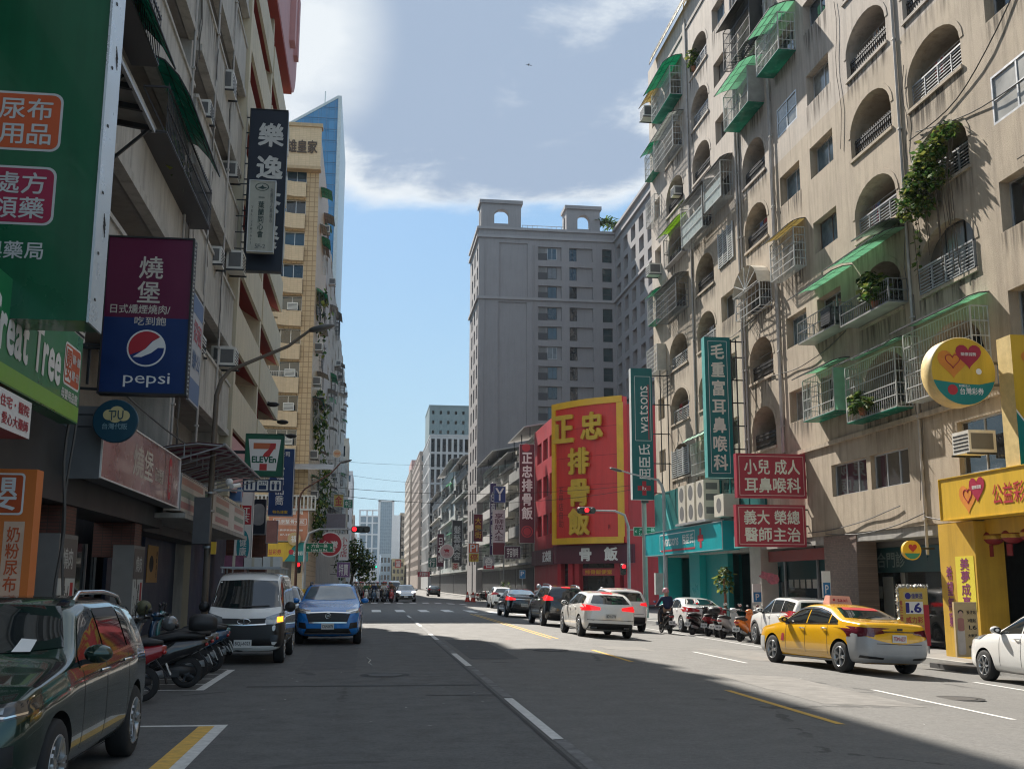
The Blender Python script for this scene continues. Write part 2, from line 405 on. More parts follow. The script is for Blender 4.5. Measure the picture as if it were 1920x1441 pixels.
b = B().mat(PM('pale_fleck', (.5, .5, .48), .8, .2)); R = random.Random(77)
for _ in range(46):
    x, y = R.uniform(-1.4, 1.8) if R.random() < .75 else R.uniform(2.4, 9), R.uniform(12, 34); a = R.uniform(0, 3); l, q = R.uniform(.012, .05), R.uniform(.008, .02)
    b.poly([(x+l*cos(a), y+l*sin(a), gz(x)+.006), (x-q*sin(a), y+q*cos(a), gz(x)+.006), (x-l*cos(a), y-l*sin(a), gz(x)+.006), (x+q*sin(a), y-q*cos(a), gz(x)+.006)])
b.tube([(.02, 25.2, .006), (.1, 24.4, .006), (.05, 23.6, .006), (.12, 23.0, .006)], .012, 4)
kind(b.done('road_litter'), 'stuff')
PATCH = PM('asphalt_patch', (.088, .089, .091), .85, .3, 3, .4, 50); PATCH2 = PM('pale_asphalt_patch', (.175, .168, .157), .85, .25, 3, .4, 50)
mark('road_patch', [(-1.3, -.2, 22.0, 31.9), (2.3, 3.4, 24.5, 33.0)], PATCH, .003); mark('road_patch', [(6.6, 8.2, 15.5, 20.8), (9.3, 11.2, 26, 31), (6.3, 7.6, 28.5, 30.2)], PATCH2, .003)
# ================================================================ building parts
def win(par, T, u0, u1, v0, v1, w, frame=ALU, gl=GLASSD, nm=2, fr=.045, nh=0, name='window'):
    b = B(T).mat(frame)
    b.box((u0, v0, w), (u0+fr, v1, w+.05)); b.box((u1-fr, v0, w), (u1, v1, w+.05)); b.box((u0+fr, v0, w), (u1-fr, v0+fr, w+.05)); b.box((u0+fr, v1-fr, w), (u1-fr, v1, w+.05))
    for k in range(1, nm):
        u = u0+(u1-u0)*k/nm; b.box((u-fr*.5, v0+fr, w), (u+fr*.5, v1-fr, w+.045))
    for k in range(1, nh+1):
        v = v0+(v1-v0)*k/(nh+1); b.box((u0+fr, v-fr*.4, w), (u1-fr, v+fr*.4, w+.04))
    b.mat(gl)
    for k in range(nm):
        a, c = u0+(u1-u0)*k/nm, u0+(u1-u0)*(k+1)/nm; d = w+.015+.012*(k % 2)
        b.poly([(a, v0, d), (c, v0, d), (c, v1, d), (a, v1, d)])
    return b.done(name, par)
CURG = PM('curtained_glass', (.20, .21, .20), .12, .45, 2.5); CURG2 = PM('blue_curtained_glass', (.10, .16, .20), .1, .4, 2.5)
CURT = [PM('curtain_cloth', (.42, .40, .36), .9, .2, 3), PM('curtain_blue', (.16, .2, .25), .9, .2, 3), PM('inner_wall', (.10, .095, .09), .9, .2)]
def aircon(par, T, u, v, w, d=.5, s=1., m=None, name='air_conditioner'):
    b = B(T).mat(m or PM('ac_casing', (.62, .61, .57), .5, .1, 3, grime=.4))
    W2, H = .38*s, .55*s; b.box((u-W2, v, w), (u+W2, v+H, w+d))
    b.mat(DKMETAL)
    for k in range(5): b.box((u-W2+.05, v+.07+k*.09*s, w+d), (u+W2-.05, v+.11+k*.09*s, w+d+.008))
    b.mat(PM('ac_vent', (.12, .12, .12), .6)); b.box((u-W2-.004, v+.08, w+.08), (u-W2, v+H-.08, w+d-.06)); b.box((u+W2, v+.08, w+.08), (u+W2+.004, v+H-.08, w+d-.06))
    b.mat(DKMETAL); b.box((u-W2, v-.05, w), (u-W2+.05, v, w+d+.05)); b.box((u+W2-.05, v-.05, w), (u+W2, v, w+d+.05))
    return b.done(name, par)
def railing(par, T, u0, u1, v0, h, w, style, m):
    b = B(T).mat(m)
    b.box((u0, v0+h-.05, w), (u1, v0+h, w+.05)); b.box((u0, v0, w), (u1, v0+.035, w+.04))
    if style == 'bars':
        for k in range(1, 8): b.box((u0, v0+h*k/8-.012, w+.01), (u1, v0+h*k/8+.012, w+.03))
        for k in range(5): u = u0+(u1-u0)*k/4; b.box((max(u0, u-.02), v0, w), (min(u1, u+.02), v0+h, w+.045))
    else:
        n = int((u1-u0)/.13)
        for k in range(n+1): u = u0+(u1-u0)*k/n; b.box((u-.012, v0, w+.01), (u+.012, v0+h-.05, w+.03))
        if style == 'scroll':
            for k in range(n):
                u = u0+(u1-u0)*(k+.5)/n; b.cbox((u, v0+h-.16, w+.03), (.07, .10, .05)); b.cbox((u, v0+h+.02, w+.03), (.05, .07, .05)); b.cbox((u, v0+.2, w+.03), (.07, .06, .04))
    return b.done('railing', par)
MINT = PM('mint_sheet', (.42, .70, .54), .3, .12, 2, trans=.55); GREENS = PM('green_sheet', (.06, .44, .29), .3, .15, 2, trans=.45); LIME = PM('lime_sheet', (.42, .60, .12), .35, .15, 2, trans=.5)
YELS = PM('yellow_sheet', (.56, .48, .26), .4, .15, 2, trans=.5); TINS = PM('tin_sheet', (.36, .35, .34), .5, .2, 2, metal=.3, grime=.4); DKGS = PM('dark_green_sheet', (.05, .30, .22), .25, .2, 2, trans=.5)
GRILLE = PM('white_grille', (.46, .47, .46), .5, .15, grime=.5); GRILLEG = PM('grey_grille', (.22, .23, .23), .45, .15, metal=.4); GRILLED = PM('dark_grille', (.05, .05, .055), .5, .2)
def cage(par, T, u0, u1, v0, v1, d=.5, grille=GRILLE, awn=None, awd=.3, drop=.35, floor=None, solid=None, sp=.14, hn=4, side=None, roofh=0., w=0.):
    """projecting window cage, with an awning sheet and an enclosed side where it has them"""
    d = d*.82; b = B(T).mat(grille); r = .013
    for u in (u0, u1):
        for ww in (w, w+d): b.box((u-r*1.6, v0, ww-r*1.6), (u+r*1.6, v1, ww+r*1.6))
    for v in [v0+(v1-v0)*k/hn for k in range(hn+1)]:
        b.box((u0, v-r, w+d-r), (u1, v+r, w+d+r)); b.box((u0-r, v-r, w), (u0+r, v+r, w+d)); b.box((u1-r, v-r, w), (u1+r, v+r, w+d))
    n = max(2, int((u1-u0)/sp))
    for k in range(1, n): u = u0+(u1-u0)*k/n; b.box((u-.006, v0, w+d-.006), (u+.006, v1, w+d+.006)); b.box((u-.01, v0-.01, w), (u+.01, v0+.01, w+d))
    for k in range(1, 4):
        ww = w+d*k/4
        for u in (u0, u1): b.box((u-.007, v0, ww-.007), (u+.007, v1, ww+.007))
    c = b.done('window_cage', par)
    if solid or side:
        b = B(T).mat(solid or side)
        if solid: b.box((u0+.02, v0+.02, w+d-.03), (u1-.02, v0+(v1-v0)*.55, w+d-.022))
        if side: b.box((u0-.035, v0, w), (u0-.022, v1, w+d))
        b.done('cage_panel', c)
    if floor: bb = B(T).mat(floor); bb.box((u0, v0-.05, w), (u1, v0-.025, w+d+.03)); bb.done('cage_floor', c)
    if awn: awning(c, T, u0-.12, u1+.12, v1+.05, d+awd, drop, awn, w)
    return c
def awning(par, T, u0, u1, v, d, drop, m, w=0., frame=DKMETAL):
    rows = [(w, v+drop), (w+d*.35, v+drop*.86), (w+d*.7, v+drop*.5), (w+d, v)]
    b = B(T).mat(m)
    for (wa, va), (wb, vb) in zip(rows, rows[1:]):
        b.hexa([(u0, va, wa), (u1, va, wa), (u1, vb, wb), (u0, vb, wb), (u0, va+.012, wa), (u1, va+.012, wa), (u1, vb+.012, wb), (u0, vb+.012, wb)])
    b.mat(frame); n = max(2, int((u1-u0)/.7))
    for k in range(n+1):
        u = u0+(u1-u0)*k/n
        for (wa, va), (wb, vb) in zip(rows, rows[1:]): b.bar((u, va+.014, wa), (u, vb+.014, wb), .03)
    for wa, va in rows[1:]: b.bar((u0, va+.014, wa), (u1, va+.014, wa), .03)
    return b.done('awning', par)
def leaf_cloud(b, T, blobs, n, size, mats, seed=1, droop=.3):
    """leaf-sized faces through a set of ellipsoid clumps: (centre, radii)"""
    R = random.Random(seed); tv = sum(r[0]*r[1]*r[2] for _, r in blobs)
    for c, r in blobs:
        for _ in range(int(n*r[0]*r[1]*r[2]/tv)+6):
            while True:
                p = Vector((R.uniform(-1, 1), R.uniform(-1, 1), R.uniform(-1, 1)))
                if p.length < 1 and R.random() < .25+p.length: break
            q = Vector((c[0]+p.x*r[0], c[1]+p.y*r[1], c[2]+p.z*r[2])); a = R.uniform(0, 2*pi); e = R.uniform(-.9, .5); s = size*R.uniform(.55, 1.25)
            d = Vector((cos(a)*cos(e), sin(a)*cos(e), sin(e)-droop)).normalized(); x = d.cross(Vector((R.uniform(-.5, .5), R.uniform(-.5, .5), 1))).normalized()
            b.mat(R.choice(mats)); k = d*s; y = x*s*.36; nn = d.cross(x)*s*.12
            if T: b.poly([q, q+k*.45+y, q+k, q+k*.45-y])
            else: b.poly([q, q+k*.45+y+nn, q+k, q+k*.45-y+nn])
LEAF = [PM('leaf_dark', (.025, .06, .018), .65, .45, 3, trans=.35, spec=.2), PM('leaf_mid', (.05, .11, .025), .65, .45, 3, trans=.35, spec=.2), PM('leaf_light', (.11, .17, .04), .65, .45, 3, trans=.35, spec=.2), PM('leaf_yellow', (.2, .22, .05), .65, .45, 3, trans=.35, spec=.2)]
def downpipe(par, T, u, v0, v1, w=.05, r=.045, m=None):
    b = B(T).mat(m or PM('drainpipe', (.42, .40, .38), .6, .15, grime=.4)); b.tube([(u, v0, w), (u, (v0+v1)/2, w), (u, v1, w)], r, 8)
    for k in range(int((v1-v0)/3)): b.box((u-.07, v0+k*3+1, w-.05), (u+.07, v0+k*3+1.05, w+.055))
    return b.done('downpipe', par)
# ================================================================ right: long arched apartment block
PLAS = PM('weathered_plaster', (.43, .352, .262), .88, .14, .7, .45, 34, streak=.5, grime=.35, rgb2=(.49, .415, .32))
PLASG = PM('grey_plaster', (.47, .415, .36), .88, .12, .7, .45, 34, streak=.5, grime=.3)
LOGGIAP = PM('loggia_plaster', (.25, .215, .18), .9, .15, 2, .2, 20)  # loggia backs get a darker plaster than the outer wall
apt = thing('apartment_building', 'long tan plaster apartment block with rows of round arched balconies above the shops', 'building', (XR+6, 37, -.24))
RZ = [7.13+2.915*k for k in range(9)]
ARC = {'B': (26.0, 29.0), 'A': (30.1, 33.0), 'C': (40.9, 43.6), 'D': (48.0, 50.9), 'E': (52.6, 55.9)}
REC = {'q': (15.2, 18.4), 'r': (21.4, 24.75), 'v': (34.4, 36.4), 'w': (37.4, 39.4), 'u': (45.2, 47.1), 'f': (57.2, 58.5)}
ops = []; arcs = []; recs = []
for c, (u0, u1) in ARC.items():
    for k in range(8):
        if c == 'A' and k == 1: arcs.append((c, k, u0, u1)); ops.append((u0, u1, RZ[k], RZ[k]+1.8, .9, 1.1)); continue
        arcs.append((c, k, u0, u1)); ops.append((u0, u1, RZ[k]-.02, RZ[k]+1.74, .95, 1.1))
for c, (u0, u1) in REC.items():
    for k in range(8):
        v0 = RZ[k]+(.62 if c not in 'r' else .55); h = 1.2 if c != 'r' else 1.35
        recs.append((c, k, u0, u1, v0, v0+h)); ops.append((u0, u1, v0, v0+h, 0, .34 if (c, k) not in (('r', 2), ('w', 4)) else .06))
strip = [(30.4, 32.9, 4.65, 5.75), (33.2, 35.9, 4.65, 5.75), (25.4, 27.6, 4.6, 6.05)]
for o in strip: ops.append((*o, 0, .2))
TOP = 32.1
b = B(TR).mat(PLAS); b.wall(8, 59.2, 3.35, 6.6, [o for o in ops if o[3] < 6.6])
b.wall(8, 59.2, 6.6, 18.4, [o for o in ops if 6.6 <= o[2] < 18])
b.mat(PLASG); b.wall(8, 59.2, 18.4, TOP, [o for o in ops if o[2] >= 18])
# end wall towards the side street, roof, back
b.mat(PLAS); Z = 3.35
b.poly([(59.2, Z, 0), (59.2, TOP, 0), (59.2, TOP, -12), (59.2, Z, -12)]); b.poly([(8, Z, 0), (8, TOP, 0), (8, TOP, -12), (8, Z, -12)][::-1])
b.poly([(8, TOP-1, 0), (59.2, TOP-1, 0), (59.2, TOP-1, -12), (8, TOP-1, -12)]); b.poly([(8, Z, -12), (59.2, Z, -12), (59.2, TOP, -12), (8, TOP, -12)]); b.poly([(8, Z, 0), (59.2, Z, 0), (59.2, Z, -12), (8, Z, -12)])
# pilaster strips and raised arch surrounds
b.mat(PLAS)
for u in (44.4, 51.6): b.box((u-.2, 6.7, .002), (u+.2, 18.39, .07))
b.mat(PLASG)
for u in (44.4, 51.6): b.box((u-.2, 18.41, .002), (u+.2, TOP-.8, .07))
for c, k, u0, u1 in arcs:
    b.mat(PLAS if RZ[k] < 18 else PLASG); m, h = (u0+u1)/2, (u1-u0)/2; sv = RZ[k]+.79; pr = []
    for q in range(13):
        a = pi*q/12; pr.append(((m-h*cos(a), sv+.95*sin(a)), (m-(h+.16)*cos(a), sv+(1.12)*sin(a))))
    for (i0, o0), (i1, o1) in zip(pr, pr[1:]): b.hexa([(*i0, .0), (*i1, .0), (*o1, .0), (*o0, .0), (*i0, .018), (*i1, .018), (*o1, .018), (*o0, .018)])
    b.box((u0-.05, RZ[k]-.12, .0), (u1+.05, RZ[k]-.02, .06))
b.mat(PLAS); b.box((8, 6.45, .001), (59.2, 6.6, .09))
b.mat(PM('rooftop_band', (.14, .13, .12), .8, .2)); b.box((24, 30.6, .003), (59.2, 30.72, .05))
b.done('wall', apt)
for c, k, u0, u1 in arcs:       # loggia backs
    T = TR; r = random.Random(hash((ord(c), k)) & 255)
    b = B(T).mat(LOGGIAP); b.box((u0-.3, RZ[k]-.4, -1.3), (u1+.3, RZ[k]+2.1, -1.1)); o = b.done('loggia_wall', apt)
    win(apt, T, u0+.5, u1-.5, RZ[k]-.02, RZ[k]+1.5, -1.09, frame=r.choice((ALU, DKMETAL)), gl=r.choice((GLASSD, GLASSD, GLASSB)), nm=3)
    if (c, k) in (('B', 1),):
        win(apt, T, u0, u1, RZ[k], RZ[k]+1.72, -.34, frame=DKMETAL, gl=glass('dusty_glass', (.16, .15, .13), .25), nm=3)
    if c == 'A' and k == 2 or c == 'B' and k in (1, 2, 3) or c == 'D' and k in (1, 6, 7): railing(apt, T, u0+.02, u1-.02, RZ[k], .78, -.18 if (c, k) != ('B', 1) else .03, 'bars', STEEL)
    elif c == 'E' and k in (1, 2) or c == 'D' and k in (2,): railing(apt, T, u0+.02, u1-.02, RZ[k], .72, -.18, 'bars', GRILLE)
    else: railing(apt, T, u0+.02, u1-.02, RZ[k], .62, -.18, 'scroll', PM('wrought_iron', (.045, .042, .042), .5, .2))
for c, k, u0, u1, v0, v1 in recs:
    r = random.Random(ord(c)*17+k); fl = (c, k) in (('r', 2), ('w', 4))
    win(apt, TR, u0, u1, v0, v1, -.33 if not fl else -.05, frame=ALU if r.random() < .65 or fl else PM('bronze_frame', (.09, .07, .055), .4), gl=r.choice((GLASSD, GLASSB, GLASSD, CURG, CURG2)) if (c, k) != ('r', 2) else glass('frosted', (.3, .3, .28), .3), nm=2 if c not in 'r' else 3, nh=1 if fl else 0, fr=.06 if fl else .045)
for u0, u1, v0, v1 in strip: win(apt, TR, u0, u1, v0, v1, -.19, nm=3 if u1-u0 > 2.3 else 2, gl=glass('smoky_glass', (.035, .038, .045)))
RW = lambda k: RZ[k]
# cages and awnings as the photo has them (column, row)
cage(apt, TR, 25.7, 29.3, RW(0)-.25, RW(0)+1.75, .62, awn=MINT, awd=.35, drop=.3, hn=5)
cage(apt, TR, 29.9, 33.3, RW(0)-.25, RW(0)+1.55, .62, awn=MINT, awd=.35, drop=.3, hn=5, floor=DKGS)
cage(apt, TR, 34.1, 36.7, RW(0)+.3, RW(0)+1.75, .7, awn=MINT, awd=.35, drop=.3, side=MINT, hn=4, floor=DKGS)
cage(apt, TR, 33.6, 36.8, RW(1)+.25, RW(1)+1.0, .75, grille=GRILLEG, hn=2, floor=TINS)
awning(apt, TR, 33.4, 36.6, RW(1)+1.8, 1.05, .45, MINT)
cage(apt, TR, 29.8, 33.2, RW(1)+.05, RW(1)+.75, .75, grille=GRILLEG, hn=2, floor=TINS)
awning(apt, TR, 29.6, 33.4, RW(1)+1.95, 1.1, .4, MINT); awning(apt, TR, 29.7, 31.3, RW(1)+2.35, 1.0, .3, TINS)
cage(apt, TR, 37.2, 39.6, RW(2)+.45, RW(2)+1.95, .55, grille=GRILLE, awn=YELS, awd=.25, drop=.28, hn=5, sp=.11)
cage(apt, TR, 37.2, 39.6, RW(5)+.45, RW(5)+2.0, .85, awn=MINT, awd=.35, drop=.4, floor=DKGS, hn=4)
cage(apt, TR, 40.7, 43.8, RW(5)-.1, RW(5)+1.5, .85, awn=MINT, awd=.4, drop=.45, side=TINS, floor=DKGS, hn=3, sp=.1)
cage(apt, TR, 40.5, 43.9, RW(6)-.1, RW(6)+1.75, .7, grille=GRILLED, awn=PM('black_sheet', (.03, .03, .03), .5), awd=.3, drop=.3, side=PM('black_sheet', (.03, .03, .03), .5), hn=4)
cage(apt, TR, 44.9, 47.4, RW(4)+.2, RW(4)+1.9, .7, awn=TINS, awd=.05, drop=.25, solid=PM('frost_panel', (.45, .52, .5), .3, .1), hn=3)
cage(apt, TR, 47.6, 51.1, RW(4)-.35, RW(4)+1.7, .75, awn=TINS, awd=.12, drop=.3, solid=PM('frost_panel', (.45, .52, .5), .3, .1), hn=4)
cage(apt, TR, 52.3, 56.1, RW(7)-.1, RW(7)+1.5, .8, awn=GREENS, awd=.45, drop=.6, floor=DKGS, hn=4)
cage(apt, TR, 52.3, 56.1, RW(6)-.1, RW(6)+1.6, .7, awn=PM('clear_sheet', (.55, .57, .55), .3, .1, trans=.5), awd=.2, drop=.2, hn=5)
cage(apt, TR, 52.2, 55.6, RW(4)-.1, RW(4)+1.5, .35, grille=GRILLEG, awn=LIME, awd=.4, drop=.4, hn=2, sp=.5, floor=TINS)
cage(apt, TR, 52.2, 56.1, RW(3)-.2, RW(3)+1.4, .8, grille=GRILLEG, awn=TINS, awd=.1, drop=.2, hn=5)
for k, aw in ((6, GREENS), (5, None), (3, GREENS)): cage(apt, TR, 56.9, 58.8, RW(k)+.35, RW(k)+1.8, .5, awn=aw, awd=.25, drop=.3, floor=(DKGS if aw else None), hn=4)
cage(apt, TR, 56.7, 58.9, RW(2)+.3, RW(2)+1.75, .6, side=PM('beige_panel', (.45, .42, .37), .6), hn=6)
aircon(apt, TR, 57.8, RW(7)+.9, 0, .8, 1.2); awning(apt, TR, 56.8, 58.9, RW(7)+2.0, .7, .5, YELS); aircon(apt, TR, 57.6, RW(4)+.1, 0, .7, 1.1)
awning(apt, TR, 46.5, 57.8, TOP-.25, .3, .75, YELS)
cage(apt, TR, 47.7, 50.9, RW(0)-.3, RW(0)+1.2, .6, awn=MINT, awd=.45, drop=.5, side=MINT, hn=3)
# arched cage on the third arch column
c = cage(apt, TR, 40.8, 43.7, RW(2)-.15, RW(2)+.85, .6, grille=GRILLE, hn=3, sp=.42)
b = B(TR).mat(PM('curved_hood', (.62, .57, .48), .4, .1)); pr = [(42.25-1.5*cos(pi*q/12), RW(2)+.85+1.0*sin(pi*q/12)) for q in range(13)]
b.grid([[(*p, 0) for p in pr], [(*p, .62) for p in pr]]); b.mat(GRILLE)
for q in range(0, 13, 2): b.bar((*pr[q], .6), (42.25, RW(2)+.85, .6), .03)
b.done('awning', c)
for (u0, u1, v0, v1) in ((45.1, 47.1, RW(3)+.3, RW(3)+2.0), (52.8, 55.8, RW(0)+.05, RW(0)+1.5)):
    b = B(TR).mat(GRILLE); n = int((v1-v0)/.11)          # louvre screens
    for k in range(n): b.box((u0, v0+k*.11, .02), (u1, v0+k*.11+.05, .06))
    for u in (u0, (2*u0+u1)/3, (u0+2*u1)/3, u1): b.box((u-.06, v0, .015), (u+.06, v1, .07))
    b.done('louvre', apt)
aircon(apt, TR, 26.1, 5.0, .05, .75, 1.05); aircon(apt, TR, 34.2, RW(1)+.35, .25, .45, 1., DKMETAL); aircon(apt, TR, 53.6, RW(5)+.45, -.3, .6, .9)
for u in (40.2, 43.95, 51.35): downpipe(apt, TR, u, 6.7, 31)
downpipe(apt, TR, 29.55, 2.5, 31); downpipe(apt, TR, 44.2, 6.7, 31, .09); downpipe(apt, TR, 39.95, 6.7, 31, .1)
CABLE = PM('cable', (.09, .085, .08), .7)
R = random.Random(3)
for (u0, v0, u1, v1, sag) in ((29.0, 14.9, 21.5, 18.2, 1.2), (28.6, 15.0, 20.5, 14.3, .5), (40.9, RW(1)-.15, 34, RW(1)+.1, .3), (29.6, 3.6, 24.8, 3.85, .35), (36.5, 3.4, 29.5, 3.7, .25), (40.5, 13.0, 47, 12.6, .15), (55.9, 13.3, 52.6, 14, .5), (23.8, 12.2, 20, 13.2, .4), (31, 4.0, 38, 3.5, .15)):
    b = B(TR).mat(CABLE); b.tube([(u0+(u1-u0)*k/14, v0+(v1-v0)*k/14-sag*sin(pi*k/14), .06+.02*sin(k)) for k in range(15)], .018, 5); b.done('cable', apt)
for _ in range(16):
    u = R.choice((29.4, 29.6, 33.6, 40.0, 44.1, 51.4))+R.uniform(-.25, .25); v = R.uniform(7, 28); L = R.uniform(2, 6)
    b = B(TR).mat(CABLE); b.tube([(u+.12*sin(k*1.3+v), v-L*k/8, .05) for k in range(9)], .011, 4); b.done('cable', apt)
def stain_mat():
    m = bpy.data.materials.new('rain_stain'); m.use_nodes = True; g = NG(m.node_tree); p = g.n['Principled BSDF']; p.inputs['Base Color'].default_value = (.045, .036, .027, 1); p.inputs['Roughness'].default_value = .95
    tc = g.new('ShaderNodeTexCoord'); sp = g.new('ShaderNodeSeparateXYZ'); g.link(tc.outputs['Generated'], sp.inputs[0]); mp = g.new('ShaderNodeMapping'); g.link(tc.outputs['Object'], mp.inputs[0]); mp.inputs['Scale'].default_value = (5, 5, .25)
    n = g.new('ShaderNodeTexNoise'); n.inputs['Scale'].default_value = 1.4; n.inputs['Detail'].default_value = 7; g.link(mp.outputs[0], n.inputs['Vector'])
    e = g.math('MULTIPLY', g.rng(sp.outputs[2], 0, .9, 0, 1, True), g.rng(n.outputs[0], .44, .68, 0, .75)); tb_ = g.new('ShaderNodeBsdfTransparent'); mx = g.new('ShaderNodeMixShader')
    g.link(e, mx.inputs[0]); g.link(tb_.outputs[0], mx.inputs[1]); g.link(p.outputs[0], mx.inputs[2]); g.link(mx.outputs[0], g.n['Material Output'].inputs[0]); return m
STAIN = stain_mat()
def stain(par, T, u0, u1, v1, h, w=.004): b = B(T).mat(STAIN); b.poly([(u0, v1-h, w), (u1, v1-h, w), (u1, v1, w), (u0, v1, w)]); return b.done('rain_stain', par)
R = random.Random(12)
for c, k, u0, u1 in arcs:
    if R.random() < .75: stain(apt, TR, u0-.1, u1+.15, RZ[k]-.13, R.uniform(.8, 1.15), .0045)
for c, k, u0, u1, v0, v1 in recs:
    if R.random() < .6: stain(apt, TR, u0-.1, u1+.1, v0-.01, R.uniform(.7, 1.4), .0045)
CLO = [PM('laundry_'+n, c, .9, .1, 5) for n, c in (('white', (.55, .55, .53)), ('brown', (.28, .16, .1)), ('blue', (.12, .18, .32)), ('red', (.35, .06, .06)), ('grey', (.25, .26, .27)))]
for c, k, n in (('A', 2, 3), ('B', 3, 2), ('C', 3, 2), ('D', 4, 3), ('E', 1, 2), ('C', 1, 1), ('A', 4, 2), ('D', 2, 2)):
    u0, u1 = ARC[c]
    b = B(TR).mat(PM('drying_pole', (.4, .4, .4), .4)); b.tube([(u0+.1, RZ[k]+1.12, -.4), (u1-.1, RZ[k]+1.12, -.4)], .012, 5); pole = b.done('drying_pole', apt)
    for q in range(n):
        u = u0+.5+R.random()*(u1-u0-1.2); L = R.uniform(.45, .7); W_ = R.uniform(.3, .5); b = B(TR).mat(R.choice(CLO)); b.grid([[(u+W_*i/4, RZ[k]+1.1-L*j/3, -.4+.04*sin(i*2.1+q)*(j > 0)) for i in range(5)] for j in range(4)]); b.done('laundry', pole)
# roof: rail and penthouse bits
b = B(TR).mat(PM('yellow_rail', (.42, .34, .16), .5)); 
for k in range(9): b.bar((47+k*.62, TOP-.9, -.1), (47+k*.62, TOP+.45, -.1), .05)
b.bar((47, TOP+.4, -.1), (52, TOP+.4, -.1), .05); b.bar((47, TOP-.1, -.1), (52, TOP-.1, -.1), .04); b.done('roof_rail', apt)
# arcade: columns, soffit, back walls with shop fronts
TILEB = tile_mat('brown_tile', (.20, .145, .12), (.12, .10, .09), .12, .06, .5, .2, .006)
COLW = PM('pale_column', (.44, .42, .38), .6, .1, 2, grime=.4)
for u0, u1, w1, mt in ((34.3, 36.9, -.02, TILEB), (43.2, 44.5, 0, COLW), (13, 13.8, 0, COLW)): b = B(TR).mat(mt); b.box((u0, -.26, -.72), (u1, 3.3, w1)); b.done('arcade_column', apt)
b = B(TR).mat(CONC); b.box((8, 3.05, -12), (59.1, 3.34, -.05)); b.mat(PM('arcade_wall', (.10, .10, .10), .8, .2)); b.box((8, -.24, -4.2), (59.1, 3.04, -4.0)); b.done('arcade_ceiling', apt)
TEALG = glass('teal_door_glass', (.03, .10, .10)); DTEAL = PM('dark_teal_panel', (.012, .07, .08), .35, .2, 1.5)
b = B(TR).mat(DTEAL); b.box((28.5, 2.05, -1.2), (38.5, 2.85, -1.0)); b.mat(PM('shop_beam', (.16, .155, .15), .8, .1)); b.box((28.5, 2.86, -1.3), (43.1, 3.04, -.95)); b.mat(GLASSD); b.box((28.5, -.2, -1.3), (38.5, 2.05, -1.2)); b.mat(STEEL)
for u in (33.4, 35.6, 37.3): b.box((u, -.2, -1.2), (u+.1, 2.04, -1.1))
b.mat(PM('poster_strip', (.35, .36, .33), .7)); b.box((34.2, .5, -1.19), (34.9, 1.9, -1.17))
for k in range(4): b.box((35.0+k*.35, 1.2, -1.19), (35.25+k*.35, 1.6, -1.18))
b.mat(DTEAL); b.box((38.5, -.24, -1.8), (50, 3.04, -1.6)); b.mat(GLASSB); b.box((39, -.2, -1.6), (47.5, 1.75, -1.56)); b.mat(TEALG); b.box((45.2, -.2, -1.55), (46.6, 2.4, -1.5))
b.mat(PM('notice', (.55, .58, .55), .7))
for k in range(5): b.box((41.2+k*.62, 1.5, -1.55), (41.65+k*.62, 1.85, -1.54))
b.mat(STEEL)
for u in (39.4, 41.0, 44.4): b.box((u, -.2, -1.56), (u+.14, 3.0, -1.5))
b.done('shopfront', apt)
b = B().mat(PM('sign_letter', (.26, .34, .33), .6)); write(b, '毛重富聯合門診', (XR+.98, 35.2, 2.45), (0, -1, 0), (0, 0, 1), 4.6, .5); b.done('lettering', apt)
# ---- corner drugstore, ground and first floor
TEAL = PM('teal_panel', (.0, .30, .30), .32, .08, .8); TEALD = PM('teal_cladding', (.01, .13, .125), .4, .15, .8, grime=.3); TEALL = PM('pale_teal_panel', (.10, .42, .40), .4, .08)
b = B(TR).mat(TEALD); b.box((44.0, 3.36, .01), (59.3, 6.55, .12)); b.box((42.2, 3.6, .01), (43.9, 5.9, .1))
b.mat(glass('teal_glass', (.012, .06, .06))); b.box((45, 4.5, .12), (51.5, 6.3, .135)); b.mat(TEALD)
for u in (46.2, 47.6, 49, 50.4): b.box((u, 4.5, .12), (u+.1, 6.3, .17))
b.mat(TEALL); b.bar((57.2, 6.4, .16), (54.8, 3.5, .16), .22); b.box((59.31, 3.4, -9), (59.4, 6.5, .1))
b.done('first_floor_cladding', apt)
b = B(TR).mat(TEAL); b.box((57.4, -.25, -.8), (59.2, 3.34, 0)); b.box((51.7, -.25, -.9), (53.4, 3.34, -.03)); b.mat(PM('teal_wall', (.0, .2, .2), .4, .1)); b.box((48.4, -.25, -.6), (51.7, 3.34, -.35)); b.mat(PM('teal_wall', (.0, .2, .2), .4, .1)); b.box((50.05, -.25, -1.6), (57.3, 3.04, -1.45))
b.mat(TEAL); b.box((59.2, -.25, -10), (59.26, 3.34, -.01)); b.done('shop_column', apt)
